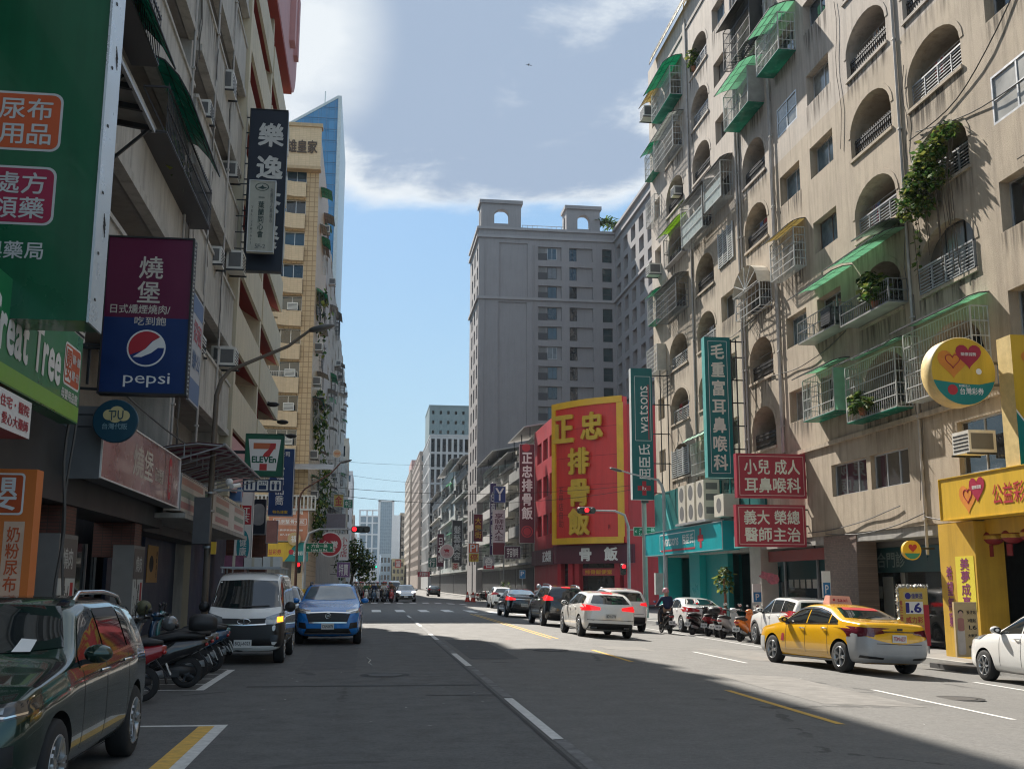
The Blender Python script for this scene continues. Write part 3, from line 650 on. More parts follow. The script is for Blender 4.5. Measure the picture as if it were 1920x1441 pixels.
# ================================================================ left: banded grey block
BAND = PM('pale_band_plaster', (.47, .455, .425), .85, .1, 1.0, .3, 30, streak=.5, grime=.3)
RECT_ = tile_mat('pinkish_tile', (.38, .29, .235), (.2, .16, .13), .24, .065, .6, .1, .006)
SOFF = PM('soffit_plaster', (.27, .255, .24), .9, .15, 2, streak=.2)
BROWNF = PM('brown_window_frame', (.10, .045, .03), .45, .2)
lb = thing('office_building', 'grey block with long pale balcony bands at the near left, above the barbecue shop', 'building', (-10, 24, .13))
LZ = [6.72, 9.68, 12.86, 16.15, 19.3, 22.45, 25.6, 28.75]
b = B(TL).mat(BAND)
for i, z in enumerate(LZ):
    h = 1.95 if i else 1.75
    segs = [(2, 27.9), (28.5, 38.1)] if i not in (3,) else [(2, 16.5), (17.1, 27.9), (28.5, 38.1)]
    for u0, u1 in segs:
        b.mat(BAND); b.box((u0, z+.14, -.16), (u1, z+h-.1, 0)); b.box((u0-.02, z+h-.1, -.2), (u1+.02, z+h, .05)); b.box((u0-.02, z-.06, -.2), (u1+.02, z+.14, .06))
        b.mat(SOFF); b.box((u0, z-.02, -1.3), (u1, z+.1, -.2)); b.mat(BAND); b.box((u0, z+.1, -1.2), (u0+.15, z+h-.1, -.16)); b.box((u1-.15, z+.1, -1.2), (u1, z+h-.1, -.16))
b.done('balcony_band', lb)
b = B(TL).mat(RECT_); opl = []
for i, z in enumerate(LZ[1:]):
    for k in range(11):
        u = 5+k*3.0
        opl.append((u, u+(1.2 if i == 0 else 1.9), z-1.9 if i else z-2.1, z-.25))
b.wall(2, 38.1, 3.4, 31, opl, .12, -1.2)
b.mat(BAND); b.poly([(38.1, .1, -1.2), (38.1, 31, -1.2), (38.1, 31, -12), (38.1, .1, -12)]); b.poly([(2, .1, -1.2), (2, 31, -1.2), (2, 31, -12), (2, .1, -12)]); b.poly([(2, 31, -1.2), (38.1, 31, -1.2), (38.1, 31, -12), (2, 31, -12)])
b.box((27.95, 5, -1.2), (28.45, 31, -.12)); b.box((37.6, 3.4, -1.2), (38.1, 31, -.25))
b.done('wall', lb)
for n, o in enumerate(opl): win(lb, TL, *o, -1.3, frame=BROWNF if o[2] < 10 else ALU, nm=2, nh=1, gl=GLASSD if n % 3 else GLASSB)
def rail_balcony(u0, u1, v, awn=True):
    b = B(TL).mat(GRILLED)
    for vv in (v, v+.55, v+1.0): b.box((u0, vv, .5), (u1, vv+.035, .535))
    n = int((u1-u0)/.16)
    for k in range(n+1): u = u0+(u1-u0)*k/n; b.box((u-.008, v, .51), (u+.008, v+1.12, .526))
    for u in (u0, u1):
        b.box((u-.02, v, 0), (u+.02, v+.04, .5)); b.box((u-.02, v+1, 0), (u+.02, v+1.04, .5)); b.bar((u, v, .5), (u, v+1.0, 0), .03)
    b.box((u0, v-.02, 0), (u1, v, .52)); c = b.done('balcony_rail', lb)
    b = B(TL); leaf_cloud(b, 1, [(((u0+u1)/2-.4, v+.35, .3), ((u1-u0)*.35, .4, .25))], 120, .2, LEAF, int(u0)); b.done('potted_plant', c)
    if awn: awning(c, TL, u0-.1, u1+.3, v+2.35, 1.0, .45, DKGS)
rail_balcony(22.2, 28.6, 11.0, False); rail_balcony(17.6, 21.0, 11.9, False); awning(lb, TL, 22.6, 27.3, 12.0, .9, .95, DKGS); awning(lb, TL, 18.0, 20.8, 11.75, .9, .95, DKGS)
b = B(TL).mat(STEEL)          # steel canopy over the second floor
b.bar((15, 9.75, .9), (19.2, 9.75, .9), .08, .06)
for k in range(6): u = 14.9+k*.84; b.mat(DKMETAL); b.bar((u, 9.9, -.1), (u, 9.75, .9), .09, .09)
b.mat(PM('canopy_sheet', (.30, .29, .27), .7, .2, 2)); b.hexa([(14.8, 9.83, .9), (19.2, 9.83, .9), (19.2, 9.99, -.1), (14.8, 9.99, -.1), (14.8, 9.85, .9), (19.2, 9.85, .9), (19.2, 10.01, -.1), (14.8, 10.01, -.1)])
b.mat(DKMETAL); b.bar((19.1, 9.75, .85), (19.1, 8.9, 0), .05); b.bar((17, 9.75, .85), (17, 8.9, 0), .05); b.done('canopy', lb)
for u, v, w, s in ((33.8, 17.3, -.3, 1.2), (36.9, 12.2, -.1, 1.2), (33.2, 11.3, -.3, 1.), (35.4, 8.55, .0, 1.1), (31.8, 8.2, -.5, 1.), (36.6, 8.9, -.4, 1.), (23.6, 6.15, -.6, 1.), (18.3, 5.65, -.45, 1.15), (30.2, 14.8, -.4, .9), (36.5, 15.4, -.4, 1.)): aircon(lb, TL, u, v, w, .55, s)
for u in (34.6, 27.4, 31.2): downpipe(lb, TL, u, 5, 24, .06, .035)
R = random.Random(5)
for _ in range(14):
    u = R.choice((27.8, 28.2, 31, 34.5))+R.uniform(-.4, .4); v = R.uniform(6, 22); L = R.uniform(2, 5)
    b = B(TL).mat(CABLE); b.tube([(u+.12*sin(k*1.7+v), v-L*k/8, .08) for k in range(9)], .013, 4); b.done('cable', lb)
for pts, r in (([(20+k*1.2, 5.3-.25*sin(pi*k/14)+.02*k, .2) for k in range(15)], .02), ([(17.1, 5.2-k*.35, .4+.04*sin(k)) for k in range(14)], .025), ([(17.5, 5.2-k*.42, .35+.05*sin(k*.8)) for k in range(10)], .02)): b = B(TL).mat(CABLE); b.tube(pts, r, 5); b.done('cable', lb)
R = random.Random(14)
for i, z in enumerate(LZ[:6]):
    for k in range(6): u = R.uniform(14, 36); stain(lb, TL, u, u+R.uniform(1, 3.2), z+1.84 if i else z+1.64, R.uniform(.9, 1.6), .0045)
# ground floor shops
WOODS = tile_mat('dark_timber_slats', (.055, .03, .018), (.008, .006, .005), .14, 9., .6, .25, .03, plane='YZ', streak=.1)
NAVY = PM('navy_wall', (.012, .022, .055), .5, .2, 1.5); CHAR = PM('charcoal_panel', (.035, .038, .042), .55, .15, 1.5); BRICKR = tile_mat('red_brick_tile', (.14, .05, .035), (.06, .04, .03), .2, .06, .6, .15, .008, plane='any')
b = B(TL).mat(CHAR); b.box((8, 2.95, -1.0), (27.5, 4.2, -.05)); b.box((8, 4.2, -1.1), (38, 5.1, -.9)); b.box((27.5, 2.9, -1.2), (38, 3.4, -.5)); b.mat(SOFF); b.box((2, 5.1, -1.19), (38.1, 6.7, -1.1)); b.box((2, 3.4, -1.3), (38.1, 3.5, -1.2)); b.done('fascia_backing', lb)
b = B(TL).mat(WOODS); b.box((18.4, .13, -2.1), (27, 2.94, -2.0)); b.mat(BRICKR); b.box((17.2, .13, -1.4), (18.0, 2.94, -.35)); b.box((19.2, 2.2, -1.0), (19.9, 2.94, -.12)); b.box((24.8, 2.2, -1.0), (25.5, 2.94, -.12)); b.done('shop_wall', lb)
MENU = PM('menu_light_panel', (.52, .52, .49), .6, .1, 3); GREYP = PM('grey_pillar', (.2, .195, .185), .7, .12, 2)
for u in (18.75, 24.55):
    b = B(TL).mat(GREYP); b.box((u, .13, -.5), (u+1.15, 2.45, -.06)); b.mat(MENU); b.box((u+.06, .4, -.059), (u+1.08, 1.72, -.05)); b.mat(PM('menu_header', (.13, .11, .10), .6)); b.box((u+.06, 1.73, -.059), (u+1.08, 2.38, -.05))
    b.mat(PM('menu_ink', (.08, .07, .06), .7))
    for k in range(34): r = random.Random(k+int(u)); uu = u+.14+r.random()*.75; vv = .5+r.random()*1.1; b.box((uu, vv, -.0495), (uu+.03+.05*r.random(), vv+.05+.12*r.random(), -.0485))
    b.mat(PM('menu_red', (.4, .03, .03), .6)); b.box((u+.8, 1.25, -.0495), (u+.98, 1.65, -.048)); b.mat(MENU); write(b, '燒肉', (XL-.048, u+.55, 2.05), (0, 1, 0), (0, 0, 1), .6, .34); b.done('menu_pillar', lb)
b = B(TL).mat(NAVY); b.box((33, .13, -1.6), (38.1, 3.4, -1.5)); b.box((29.8, .13, -1.9), (33, 3.4, -1.8)); b.mat(GLASSD); b.box((27, .13, -2.2), (29.9, 2.6, -2.1)); b.mat(STEEL)
for u in (27.6, 28.6, 29.6): b.box((u, .13, -2.09), (u+.06, 2.6, -2.04))
b.done('shop_wall', lb)
PO = PM('poster_ochre', (.42, .24, .06), .6, .1, 4); b = B(TL).mat(PO); b.box((33.4, 1.65, -1.499), (35.0, 2.75, -1.48)); b.mat(BLACK); b.lathe([(.3, -1.479), (.3, -1.476)], (0, 0, 0), 'z', 20) if 0 else b.poly([(34.0+.33*cos(2*pi*k/20), 2.2+.25*sin(2*pi*k/20), -1.478) for k in range(20)]); write(b, '咖啡時光', (XL-1.47, 34.75, 2.2), (0, 1, 0), (0, 0, 1), .14, .8, vertical=True); b.done('wall_poster', lb)
b = B(TL).mat(CHAR); b.box((2, .1, -2.6), (38, 3.4, -2.5)); b.done('back_wall', lb)
# ================================================================ left: cream and red office block
CREAM = PM('cream_panel', (.54, .48, .36), .75, .06, .8, .1, 40, streak=.3); REDS = PM('oxide_red_soffit', (.30, .045, .035), .7, .12, 1.2); PINKP = PM('pink_panel', (.50, .27, .265), .7, .06, .9, streak=.15)
cb = thing('office_building', 'cream office block with slanted red window strips and a rounded pink parapet', 'building', (-11, 48, .13))
CZ = [7.15+2.95*k for k in range(7)]
b = B(TL).mat(CREAM)
for i, z in enumerate(CZ):
    for u0, u1 in ((38.7, 47.6), (48.1, 57.7)):
        b.mat(CREAM); b.box((u0, z, -.12), (u1, z+1.62, 0)); b.box((u0, z+1.5, -1), (u1, z+1.62, -.12))
        b.mat(REDS); b.hexa([(u0, z+.0, -.12), (u1, z+.0, -.12), (u1, z+.55, -1.0), (u0, z+.55, -1.0), (u0, z+.05, -.12), (u1, z+.05, -.12), (u1, z+.6, -1.0), (u0, z+.6, -1.0)])
        b.mat(CREAM); b.box((u0, z+.02, -1), (u0+.1, z+1.6, -.12)); b.box((u1-.1, z+.02, -1), (u1, z+1.6, -.12))
b.done('balcony_band', cb)
b = B(TL).mat(REDS); opc = []
for i, z in enumerate(CZ):
    for k in range(8): u = 39.2+k*2.32+(.3 if k > 3 else 0); opc.append((u, u+1.75, z+1.75, z+2.9+.2))
b.wall(38.2, 57.8, 4.6, 27.8, opc, .1, -1.0); b.mat(CREAM)
b.box((38.2, 4.6, -1), (38.68, 27.8, .12)); b.box((47.62, 4.6, -1), (48.08, 27.8, -.06))
b.poly([(38.2, .1, -1), (38.2, 33, -1), (38.2, 33, -13), (38.2, .1, -13)]); b.poly([(57.8, .1, -1), (57.8, 33, -1), (57.8, 33, -13), (57.8, .1, -13)]); b.poly([(38.2, 32, -.5), (57.8, 32, -.5), (57.8, 32, -13), (38.2, 32, -13)])
b.mat(PINKP); b.box((38.4, 5.0, -.2), (46, 6.9, -.02)); b.done('wall', cb)
for o in opc: win(cb, TL, *o, -1.09, frame=ALU, nm=2, gl=glass('sky_glass', (.10, .15, .2), .03))
b = B(TL).mat(PINKP); pr = [(57.8-2.2*(1-cos(pi/2*q/8)) if 0 else 0, 0) for q in range(1)]
out = [(38.3, 27.8), (55.2, 27.8)]+[(55.2+2.6*sin(pi/2*q/8), 30.4-2.6*cos(pi/2*q/8)) for q in range(1, 9)]+[(57.8, 33.2), (38.3, 33.2)]
b.prism([(u, v, -.4) for u, v in out], (0, 0, .62)); b.mat(REDS); b.box((38.3, 27.62, -.3), (55.6, 27.79, .2))
b.mat(PINKP); b.box((52.6, 29.2, .22), (53.5, 33.3, .5)); b.box((55.4, 29.8, .22), (56.2, 33.3, .45)); b.done('parapet', cb)
b = B(TL).mat(NAVY); b.box((38.3, .13, -1.6), (57.7, 4.6, -1.5)); b.mat(CREAM); b.box((38.3, 4.45, -1.5), (57.7, 4.62, 0)); b.mat(BRICKR); b.box((47.3, .13, -1.0), (48.2, 4.45, -.2)); b.box((56.8, .13, -1), (57.7, 4.45, -.2)); b.done('shopfront', cb)
# ================================================================ left far corner: tiled tower with wavy balconies
YT = tile_mat('yellow_tile', (.46, .33, .19), (.26, .17, .085), .42, .42, .45, .06, .03, plane='any', streak=.12); YTP = tile_mat('cream_tile', (.58, .44, .28), (.45, .33, .2), .3, .16, .5, .05, .01, plane='any', streak=.12)
tb = thing('apartment_tower', 'yellow tiled apartment tower with wavy balconies across the side street on the left', 'building', (-10, 95, .13))
TF = frame_at((-17.1, 86, 0), (1, 0, 0))   # u = X+16, w towards the camera
b = B(TF).mat(YT); opt = []
TZ = [5.6+2.72*k for k in range(11)]
for z in TZ: opt.append((7.2, 11.2, z+1.15, z+2.55))
b.wall(0, 12.2, 4.9, 38.6, opt, .4, 0); b.poly([(12.2, 0, 0), (12.2, 38.6, 0), (12.2, 38.6, -18), (12.2, 0, -18)]); b.poly([(0, 38.5, 0), (12.2, 38.5, 0), (12.2, 38.5, -18), (0, 38.5, -18)]); b.poly([(0, 0, 0), (0, 38.5, 0), (0, 38.5, -18), (0, 0, -18)])
b.done('wall', tb)
for n, z in enumerate(TZ):
    win(tb, TF, 7.2, 11.2, z+1.15, z+2.55, -.39, nm=5, gl=GLASSD if n % 2 else GLASSB)
    prof = [(6.2, .25), (6.8, .3), (7.6, .75), (8.5, 1.0), (9.4, .8), (10.2, .45), (11.2, .4)]
    b = B(TF).mat(YTP); b.grid([[(u, z-.05, w) for u, w in prof], [(u, z+1.2, w) for u, w in prof], [(u, z+1.2, w-.15) for u, w in prof], [(u, z+1.2, -.02) for u, w in prof]]); b.grid([[(u, z-.05, w) for u, w in prof], [(u, z-.05, -.02) for u, w in prof]])
    b.mat(PM('balcony_dark_strip', (.16, .11, .06), .8)); pr2 = [(u, w+.01) for u, w in prof if 7 < u < 9.6]; b.grid([[(u, z+.42, w) for u, w in pr2], [(u, z+.52, w+.06) for u, w in pr2]])  # dark brown strip along the parapet, its end face in the same colour
    b.poly([(11.2, z-.05, .4), (11.2, z+1.2, .4), (11.2, z+1.2, 0), (11.2, z-.05, 0)]); bal = b.done('balcony', tb)
    if n in (2, 3, 4, 6): aircon(bal, TF, 10.5, z+1.25, -.3, .8, 1.1)
    if n in (0, 1, 4): railing(bal, TF, 8.0, 11.1, z+1.2, .5, .35, 'plain', GRILLE)
b = B(TF).mat(YTP); b.box((0, 35.2, .0), (12.3, 38.9, .7)); b.mat(PM('header_trim', (.40, .29, .17), .6)); b.box((0, 35.0, .0), (12.35, 35.25, .85)); b.box((0, 38.7, -.1), (12.4, 39.0, .85)); hd = b.done('header_panel', tb)
b = B().mat(PM('brown_letter', (.07, .045, .03), .5)); write(b, '高雄皇家', (-6.75, 85.25, 36.95), (1, 0, 0), (0, 0, 1), 3.3, 1.1, thick=.04, bold=.02); b.done('lettering', hd)
b = B(TF).mat(CONC); b.box((2, .1, -1.5), (12.2, 4.9, -1.4)); b.mat(YTP); b.box((11.2, .1, -.8), (12.2, 4.9, 0)); b.box((6.4, .1, -.8), (7.0, 3.2, 0)); b.mat(PM('white_balustrade', (.5, .49, .46), .6)); b.box((7.8, 8.2, 0), (12.9, 8.32, 1.0))
for k in range(18): b.box((7.9+k*.29, 7.3, .9), (8.02+k*.29, 8.2, 1.0))
b.box((7.8, 7.15, 0), (12.9, 7.3, 1.0)); b.mat(TINS); b.hexa([(8, 10.8, 0), (14.2, 10.8, 0), (14.2, 10.2, 2.2), (8, 10.2, 2.2), (8, 10.85, 0), (14.2, 10.85, 0), (14.2, 10.25, 2.2), (8, 10.25, 2.2)]); b.done('first_floor_terrace', tb)
# row of flats behind it, cluttered with cages and plants
XA = -5.0
TA = lambda u, v, w: (XA+w, u, v)
GREYW = PM('stained_grey_wall', (.42, .40, .37), .85, .15, 1.2, streak=.5, grime=.4)
rb = thing('apartment_row', 'long row of cluttered grey flats hung with cages and plants beyond the yellow tower', 'building', (-8, 140, .13))
b = B(TA).mat(GREYW); opa = []
for i in range(11):
    for k in range(8): u = 106+k*11; opa.append((u, u+3.4, 5+i*3.1, 6.6+i*3.1))
b.wall(104.1, 196, .13, 37, opa, .4, 0); b.poly([(104.1, .1, 0), (104.1, 37, 0), (104.1, 37, -10), (104.1, .1, -10)]); b.poly([(104.1, 37, 0), (196, 37, 0), (196, 37, -10), (104.1, 37, -10)]); b.done('wall', rb)
R = random.Random(11)
for o in opa[::2]: win(rb, TA, *o, -.38, nm=3)
for sgn, ua, ub, n in ((tb, 87.5, 103, 34), (rb, 105, 190, 60)):
    for _ in range(n):
        u = R.uniform(ua, ub-3); i = R.randrange(1, 11); L = R.uniform(1.6, 3.4); v = 2.4+i*3.05
        q = R.random()
        if q < .55: cage(sgn, TA, u, u+L, v, v+1.6, R.uniform(.4, .9), grille=R.choice((GRILLE, GRILLEG, GRILLED)), awn=R.choice((None, MINT, GREENS, TINS, TINS, YELS)), sp=.4, hn=3, solid=R.choice((None, None, TINS)))
        elif q < .8: awning(sgn, TA, u, u+L, v+1.7, R.uniform(.6, 1.1), .35, R.choice((TINS, GREENS, DKGS, PM('grey_sheet', (.5, .5, .48), .5))))
        else: aircon(sgn, TA, u, v, 0, .7, 1.2)
b = B(TA)
for u, v, n in ((92, 15.5, 260), (95, 7.5, 260), (99, 10, 120), (108, 12, 150), (90, 24, 90)): leaf_cloud(b, 1, [((u, v, .7), (2.4, 2.2, .8)), ((u+1, v-2, .6), (1.4, 1.8, .6))], n, .5, LEAF, int(u))
b.done('balcony_plants', tb)
# glass tower and others beyond
def tower_glass():
    m = bpy.data.materials.new('tower_blue_glass'); m.use_nodes = True; g = NG(m.node_tree); p = g.n['Principled BSDF']; p.inputs['Roughness'].default_value = .12
    tc = g.new('ShaderNodeTexCoord'); sp = g.new('ShaderNodeSeparateXYZ'); g.link(tc.outputs['Object'], sp.inputs[0]); cbn = g.new('ShaderNodeCombineXYZ'); g.link(g.math('ADD', sp.outputs[0], sp.outputs[1]), cbn.inputs[0]); g.link(sp.outputs[2], cbn.inputs[1])
    br = g.new('ShaderNodeTexBrick'); g.link(cbn.outputs[0], br.inputs['Vector']); br.offset = 0; br.inputs['Scale'].default_value = 1; br.inputs['Brick Width'].default_value = 1.15; br.inputs['Row Height'].default_value = 1.7; br.inputs['Mortar Size'].default_value = .02
    br.inputs['Color1'].default_value = (.05, .20, .38, 1); br.inputs['Color2'].default_value = (.07, .25, .45, 1); br.inputs['Mortar'].default_value = (.02, .08, .16, 1); g.link(br.outputs[0], p.inputs['Base Color'])
    return m
gt = thing('glass_tower', 'blue glass skyscraper with a slanted top behind the yellow tower', 'skyscraper', (-14, 160, 0))
b = B().mat(tower_glass()); b.prism([(-19, 150, 0), (-6.2, 150, 0), (-6.2, 150, 71.5), (-13, 150, 67.2), (-19, 150, 63)], (0, 26, 0)); b.done('curtain_wall', gt)
b = B().mat(PM('pale_edge_panel', (.5, .55, .55), .4)); b.box((-6.19, 149.9, 0), (-5.7, 176, 71.9)); b.hexa([(-19, 149.9, 63.02), (-6.2, 149.9, 71.52), (-6.2, 176, 71.52), (-19, 176, 63.02), (-19, 149.9, 63.4), (-6.2, 149.9, 71.95), (-6.2, 176, 71.95), (-19, 176, 63.4)])
b.bar((-8.2, 152, 70), (-8.2, 152, 73.4), .15)
b.done('edge_fin', gt)
b = B().mat(PM('mullion', (.10, .2, .32), .4))
for k in range(11): x = -18.6+k*1.2; b.box((x, 149.93, 0), (x+.05, 149.99, 71.3+(x+6.2)*.664))
for k in range(41): z = 2+k*1.7; x0 = max(-19, -6.2-(71.4-z)/.664) if z > 63 else -19; b.box((x0, 149.92, z), (-6.2, 149.99, z+.06))
b.done('mullion_grid', gt)
sb = thing('slab_tower', 'pale grey slab block with a sloping top edge, far along the left side', 'building', (-10, 245, 0))
b = B().mat(PM('pale_slab_panel', (.5, .51, .54), .6, .05, .4)); b.prism([(-15, 240, 0), (-6.4, 240, 0), (-6.4, 240, 45.3), (-15, 240, 39.5)], (0, 30, 0)); b.done('wall', sb)
b = B().mat(PM('panel_joint', (.36, .37, .40), .7))
for k in range(15): b.box((-15, 239.97, 3+k*2.9), (-6.4, 240, 3.06+k*2.9))
b.done('panel_joints', sb)
b = B().mat(PM('slab_edge', (.25, .26, .28), .6))
for k in range(12): b.box((-6.4, 241, 4+k*3.2), (-6.0, 246, 5.2+k*3.2))
b.done('side_balcony', sb)
def slab_building(name, label, X0, X1, Y0, Y1, H, wallm, nf, ncol, side=None, nside=0, wm=GLASSD, wf=.62, hf=.6, fr=None, z0=3.5, sh=None, cat='building'):
    """plain block: front (towards the camera) and street side with real window insets"""
    t = thing(name, label, cat, ((X0+X1)/2, (Y0+Y1)/2, 0)); b = B().mat(wallm); fh = (H-z0-.8)/nf
    F = frame_at((X0, Y0, 0), (1, 0, 0)); S = (lambda u, v, w: (X0-w, Y0+u, v)) if side != 'E' else (lambda u, v, w: (X1+w, Y0+u, v))
    fo = [((k+.5-wf/2)*(X1-X0)/ncol, (k+.5+wf/2)*(X1-X0)/ncol, z0+i*fh+fh*(1-hf)/2, z0+i*fh+fh*(1+hf)/2) for i in range(nf) for k in range(ncol)] if ncol else []
    so_ = [((k+.5-wf/2)*(Y1-Y0)/nside, (k+.5+wf/2)*(Y1-Y0)/nside, z0+i*fh+fh*(1-hf)/2, z0+i*fh+fh*(1+hf)/2) for i in range(nf) for k in range(nside)] if nside else []
    b.T = F; b.wall(0, X1-X0, 0, H, fo, .25); b.T = S; b.wall(0, Y1-Y0, 0, H, so_, .25)
    b.T = None; b.poly([(X0, Y0, H), (X1, Y0, H), (X1, Y1, H), (X0, Y1, H)]); b.box((X0-.12, Y0-.12, H-.35), (X1+.12, Y0-.001, H+.02)); b.box((X0-.12, Y0, H-.35), (X0-.001, Y1, H+.02))
    XX = X1 if side != 'E' else X0; b.poly([(XX, Y0, 0), (XX, Y1, 0), (XX, Y1, H), (XX, Y0, H)]); b.poly([(X0, Y1, 0), (X1, Y1, 0), (X1, Y1, H), (X0, Y1, H)])
    b.done('wall', t)
    for n, (lst, T) in enumerate(((fo, F), (so_, S))):
        for o in lst[:70]:
            w = B(T).mat(wm); w.poly([(o[0], o[2], -.24), (o[1], o[2], -.24), (o[1], o[3], -.24), (o[0], o[3], -.24)])
            if fr:
                w.mat(fr); m = (o[0]+o[1])/2; w.box((m-.04, o[2], -.23), (m+.04, o[3], -.17)); w.box((o[0], o[2], -.23), (o[1], o[2]+.08, -.15))
            w.done('window', t)
    return t
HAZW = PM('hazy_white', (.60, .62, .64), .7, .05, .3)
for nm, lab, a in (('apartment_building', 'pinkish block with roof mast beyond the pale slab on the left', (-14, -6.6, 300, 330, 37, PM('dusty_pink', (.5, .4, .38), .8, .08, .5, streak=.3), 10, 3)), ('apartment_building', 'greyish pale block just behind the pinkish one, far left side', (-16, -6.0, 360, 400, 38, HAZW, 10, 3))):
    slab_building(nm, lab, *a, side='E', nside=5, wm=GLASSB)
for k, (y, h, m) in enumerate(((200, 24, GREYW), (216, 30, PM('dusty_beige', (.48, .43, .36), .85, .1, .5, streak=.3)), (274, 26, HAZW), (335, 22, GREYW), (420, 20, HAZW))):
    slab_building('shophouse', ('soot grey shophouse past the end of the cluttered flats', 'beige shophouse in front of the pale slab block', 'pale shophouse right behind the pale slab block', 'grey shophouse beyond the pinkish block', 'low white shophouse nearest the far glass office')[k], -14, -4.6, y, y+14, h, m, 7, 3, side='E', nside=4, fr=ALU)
# far end: glass office
fo = thing('glass_office', 'pale blue glass office tower closing the far end of the street', 'skyscraper', (4, 490, 0))
FG = glass('far_office_glass', (.25, .33, .40), .12, .15); FW = PM('far_white_frame', (.66, .70, .73), .6, .05, .2)  # far glass paled: distance haze put into its colour
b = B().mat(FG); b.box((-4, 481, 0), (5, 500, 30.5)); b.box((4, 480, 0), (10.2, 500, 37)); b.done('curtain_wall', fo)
b = B().mat(FW)
for x in (-4.3, -1.2, 1.2, 4.0): b.box((x-.35, 480.5, 0), (x+.35, 481, 33.2))
for z in (5.5, 11, 16.5, 22.5, 27.5, 30.5, 33): b.box((-4.6, 480.4, z-.3), (4.0, 481, z+.3))
b.box((3.6, 479.6, 0), (4.6, 480, 37.4)); b.box((9.7, 479.6, 0), (10.6, 480, 37.4)); b.box((3.6, 479.6, 36.8), (10.6, 480, 37.5)); b.box((10.2, 480, 0), (14, 500, 31)); b.done('frame_grid', fo)
b = B().mat(PM('far_mullion', (.3, .4, .48), .5))
for k in range(24): b.box((4.6, 479.9, 2+k*1.45), (9.7, 479.98, 2.12+k*1.45))
for k in range(5): b.box((5.4+k*.9, 479.88, 0), (5.5+k*.9, 479.98, 36.8))
b.done('mullion_grid', fo)
for k, (x0, x1, y, h, m) in enumerate(((-3.5, 3.2, 440, 9, HAZW), (4.6, 8.6, 436, 13, PM('pale_blue_wall', (.42, .55, .68), .7, .05)), (9.2, 13.8, 430, 11, PM('dusty_yellow', (.5, .46, .3), .8)))):
    slab_building('shophouse', ('low pale shophouse under the far glass office, by the tree', 'pale blue narrow house under the far glass office', 'yellowish low house under the far glass office')[k], x0, x1, y, y+20, h, m, 3, 3, nside=0, fr=ALU, z0=2)
# ================================================================ right side beyond the crossing
DG = PM('dark_grey_render', (.27, .258, .262), .8, .06, .5, .15, 30, streak=.15); DG2 = PM('grey_trim', (.31, .297, .30), .8, .06, .5)
tw = thing('apartment_tower', 'tall dark grey apartment tower with two arched roof turrets', 'building', (26, 165, -.3))
F = frame_at((15.2, 155, 0), (1, 0, 0)); H = 54.3; fh = 3.03
rows = [51.8-fh*k for k in range(16)]; opw = []
for k, z in enumerate(rows):
    z -= (.25 if k > 2 else 0)
    opw += [(9.0, 12.6, z-2.1, z), (13.8, 17.4, z-2.1, z), (18.9, 20.4, z-2.1, z)]
opw += [(3.1, 7.4, 43.9, 52.2, 0, .22), (3.0, 7.3, 4, 43.0, 0, .22)]
b = B(F).mat(DG); b.wall(0, 21.0, 0, H, opw, .45); b.mat(DG2)
for z in (43.35, 52.9, 54.2): b.box((-.25, z, 0), (21, z+.4, .3)); b.box((-.3, z, -14), (0, z+.4, 0))
b.mat(DG)
for o in opw[-2:]: b.poly([(o[0], o[2], -.22), (o[1], o[2], -.22), (o[1], o[3], -.22), (o[0], o[3], -.22)])
for u in (.9, 8.1, 8.5): b.box((u, 2, 0), (u+.12, 52, .1))
S = lambda u, v, w: (15.2-w, 155+u, v)
ops2 = [(1+k*4.0, 2.9+k*4.0, z-2.1, z) for k in range(3) for z in rows]
b.T = S; b.wall(0, 14, 0, H, ops2, .5); b.T = None; b.poly([(15.2, 155, H), (36.2, 155, H), (36.2, 169, H), (15.2, 169, H)])
# wing that comes towards the camera behind the arched block
Wg = lambda u, v, w: (36.1-w, 155-u, v); opg = [(1.0+k*4.6, 3.6+k*4.6, z-2.1, z) for k in range(8) for z in rows]
b.T = Wg; b.wall(0, 40, 0, H+1, opg, .7); b.T = None; b.poly([(36.1, 115, H+1), (60, 115, H+1), (60, 155, H+1), (36.1, 155, H+1)]); b.T = Wg; b.mat(DG2)
for z in (43.35, 52.9, 54.6): b.box((0, z, 0), (40, z+.4, .35))
b.done('wall', tw)
for i, o in enumerate(opw[:-2]):
    c = i % 3
    if c == 0:
        win(tw, F, o[0]+1.5, o[0]+2.9, o[2]+.25, o[3]-.05, -.44, nm=2, gl=(GLASSB, GLASSD, GLASSB, PM('curtain_glass', (.16, .17, .18), .2, .3, 1.5))[(i*7//3) % 4], frame=DKMETAL if i % 5 else ALU)
        w = B(F).mat(DG); w.poly([(o[0], o[2], -.44), (o[1], o[2], -.44), (o[1], o[3], -.44), (o[0], o[3], -.44)]); w.mat(PM('dark_balcony_panel', (.06, .06, .065), .7)); w.box((o[0], o[2], -.43), (o[0]+1.4, o[2]+1.1, -.02)); w.mat(PM('pale_recess', (.2, .2, .2), .8)); w.box((o[0]+.2, o[2]+1.1, -.43), (o[0]+1.2, o[3]-.1, -.4)); w.done('balcony', tw)
    elif c == 1:
        win(tw, F, o[0], o[0]+1.2, o[2]+.1, o[3], -.44, nm=2, gl=GLASSD, frame=DKMETAL)
        w = B(F).mat(DG); w.poly([(o[0], o[2], -.441), (o[1], o[2], -.441), (o[1], o[3], -.441), (o[0], o[3], -.441)]); w.done('recess_panel', tw)
    else: win(tw, F, *o, -.3, nm=1, nh=1, gl=glass('teal_dark_glass', (.02, .045, .05)), frame=DKMETAL, fr=.12)
RW_ = random.Random(31)
for o in ops2: win(tw, S, *o, -.49, nm=2, gl=GLASSD)
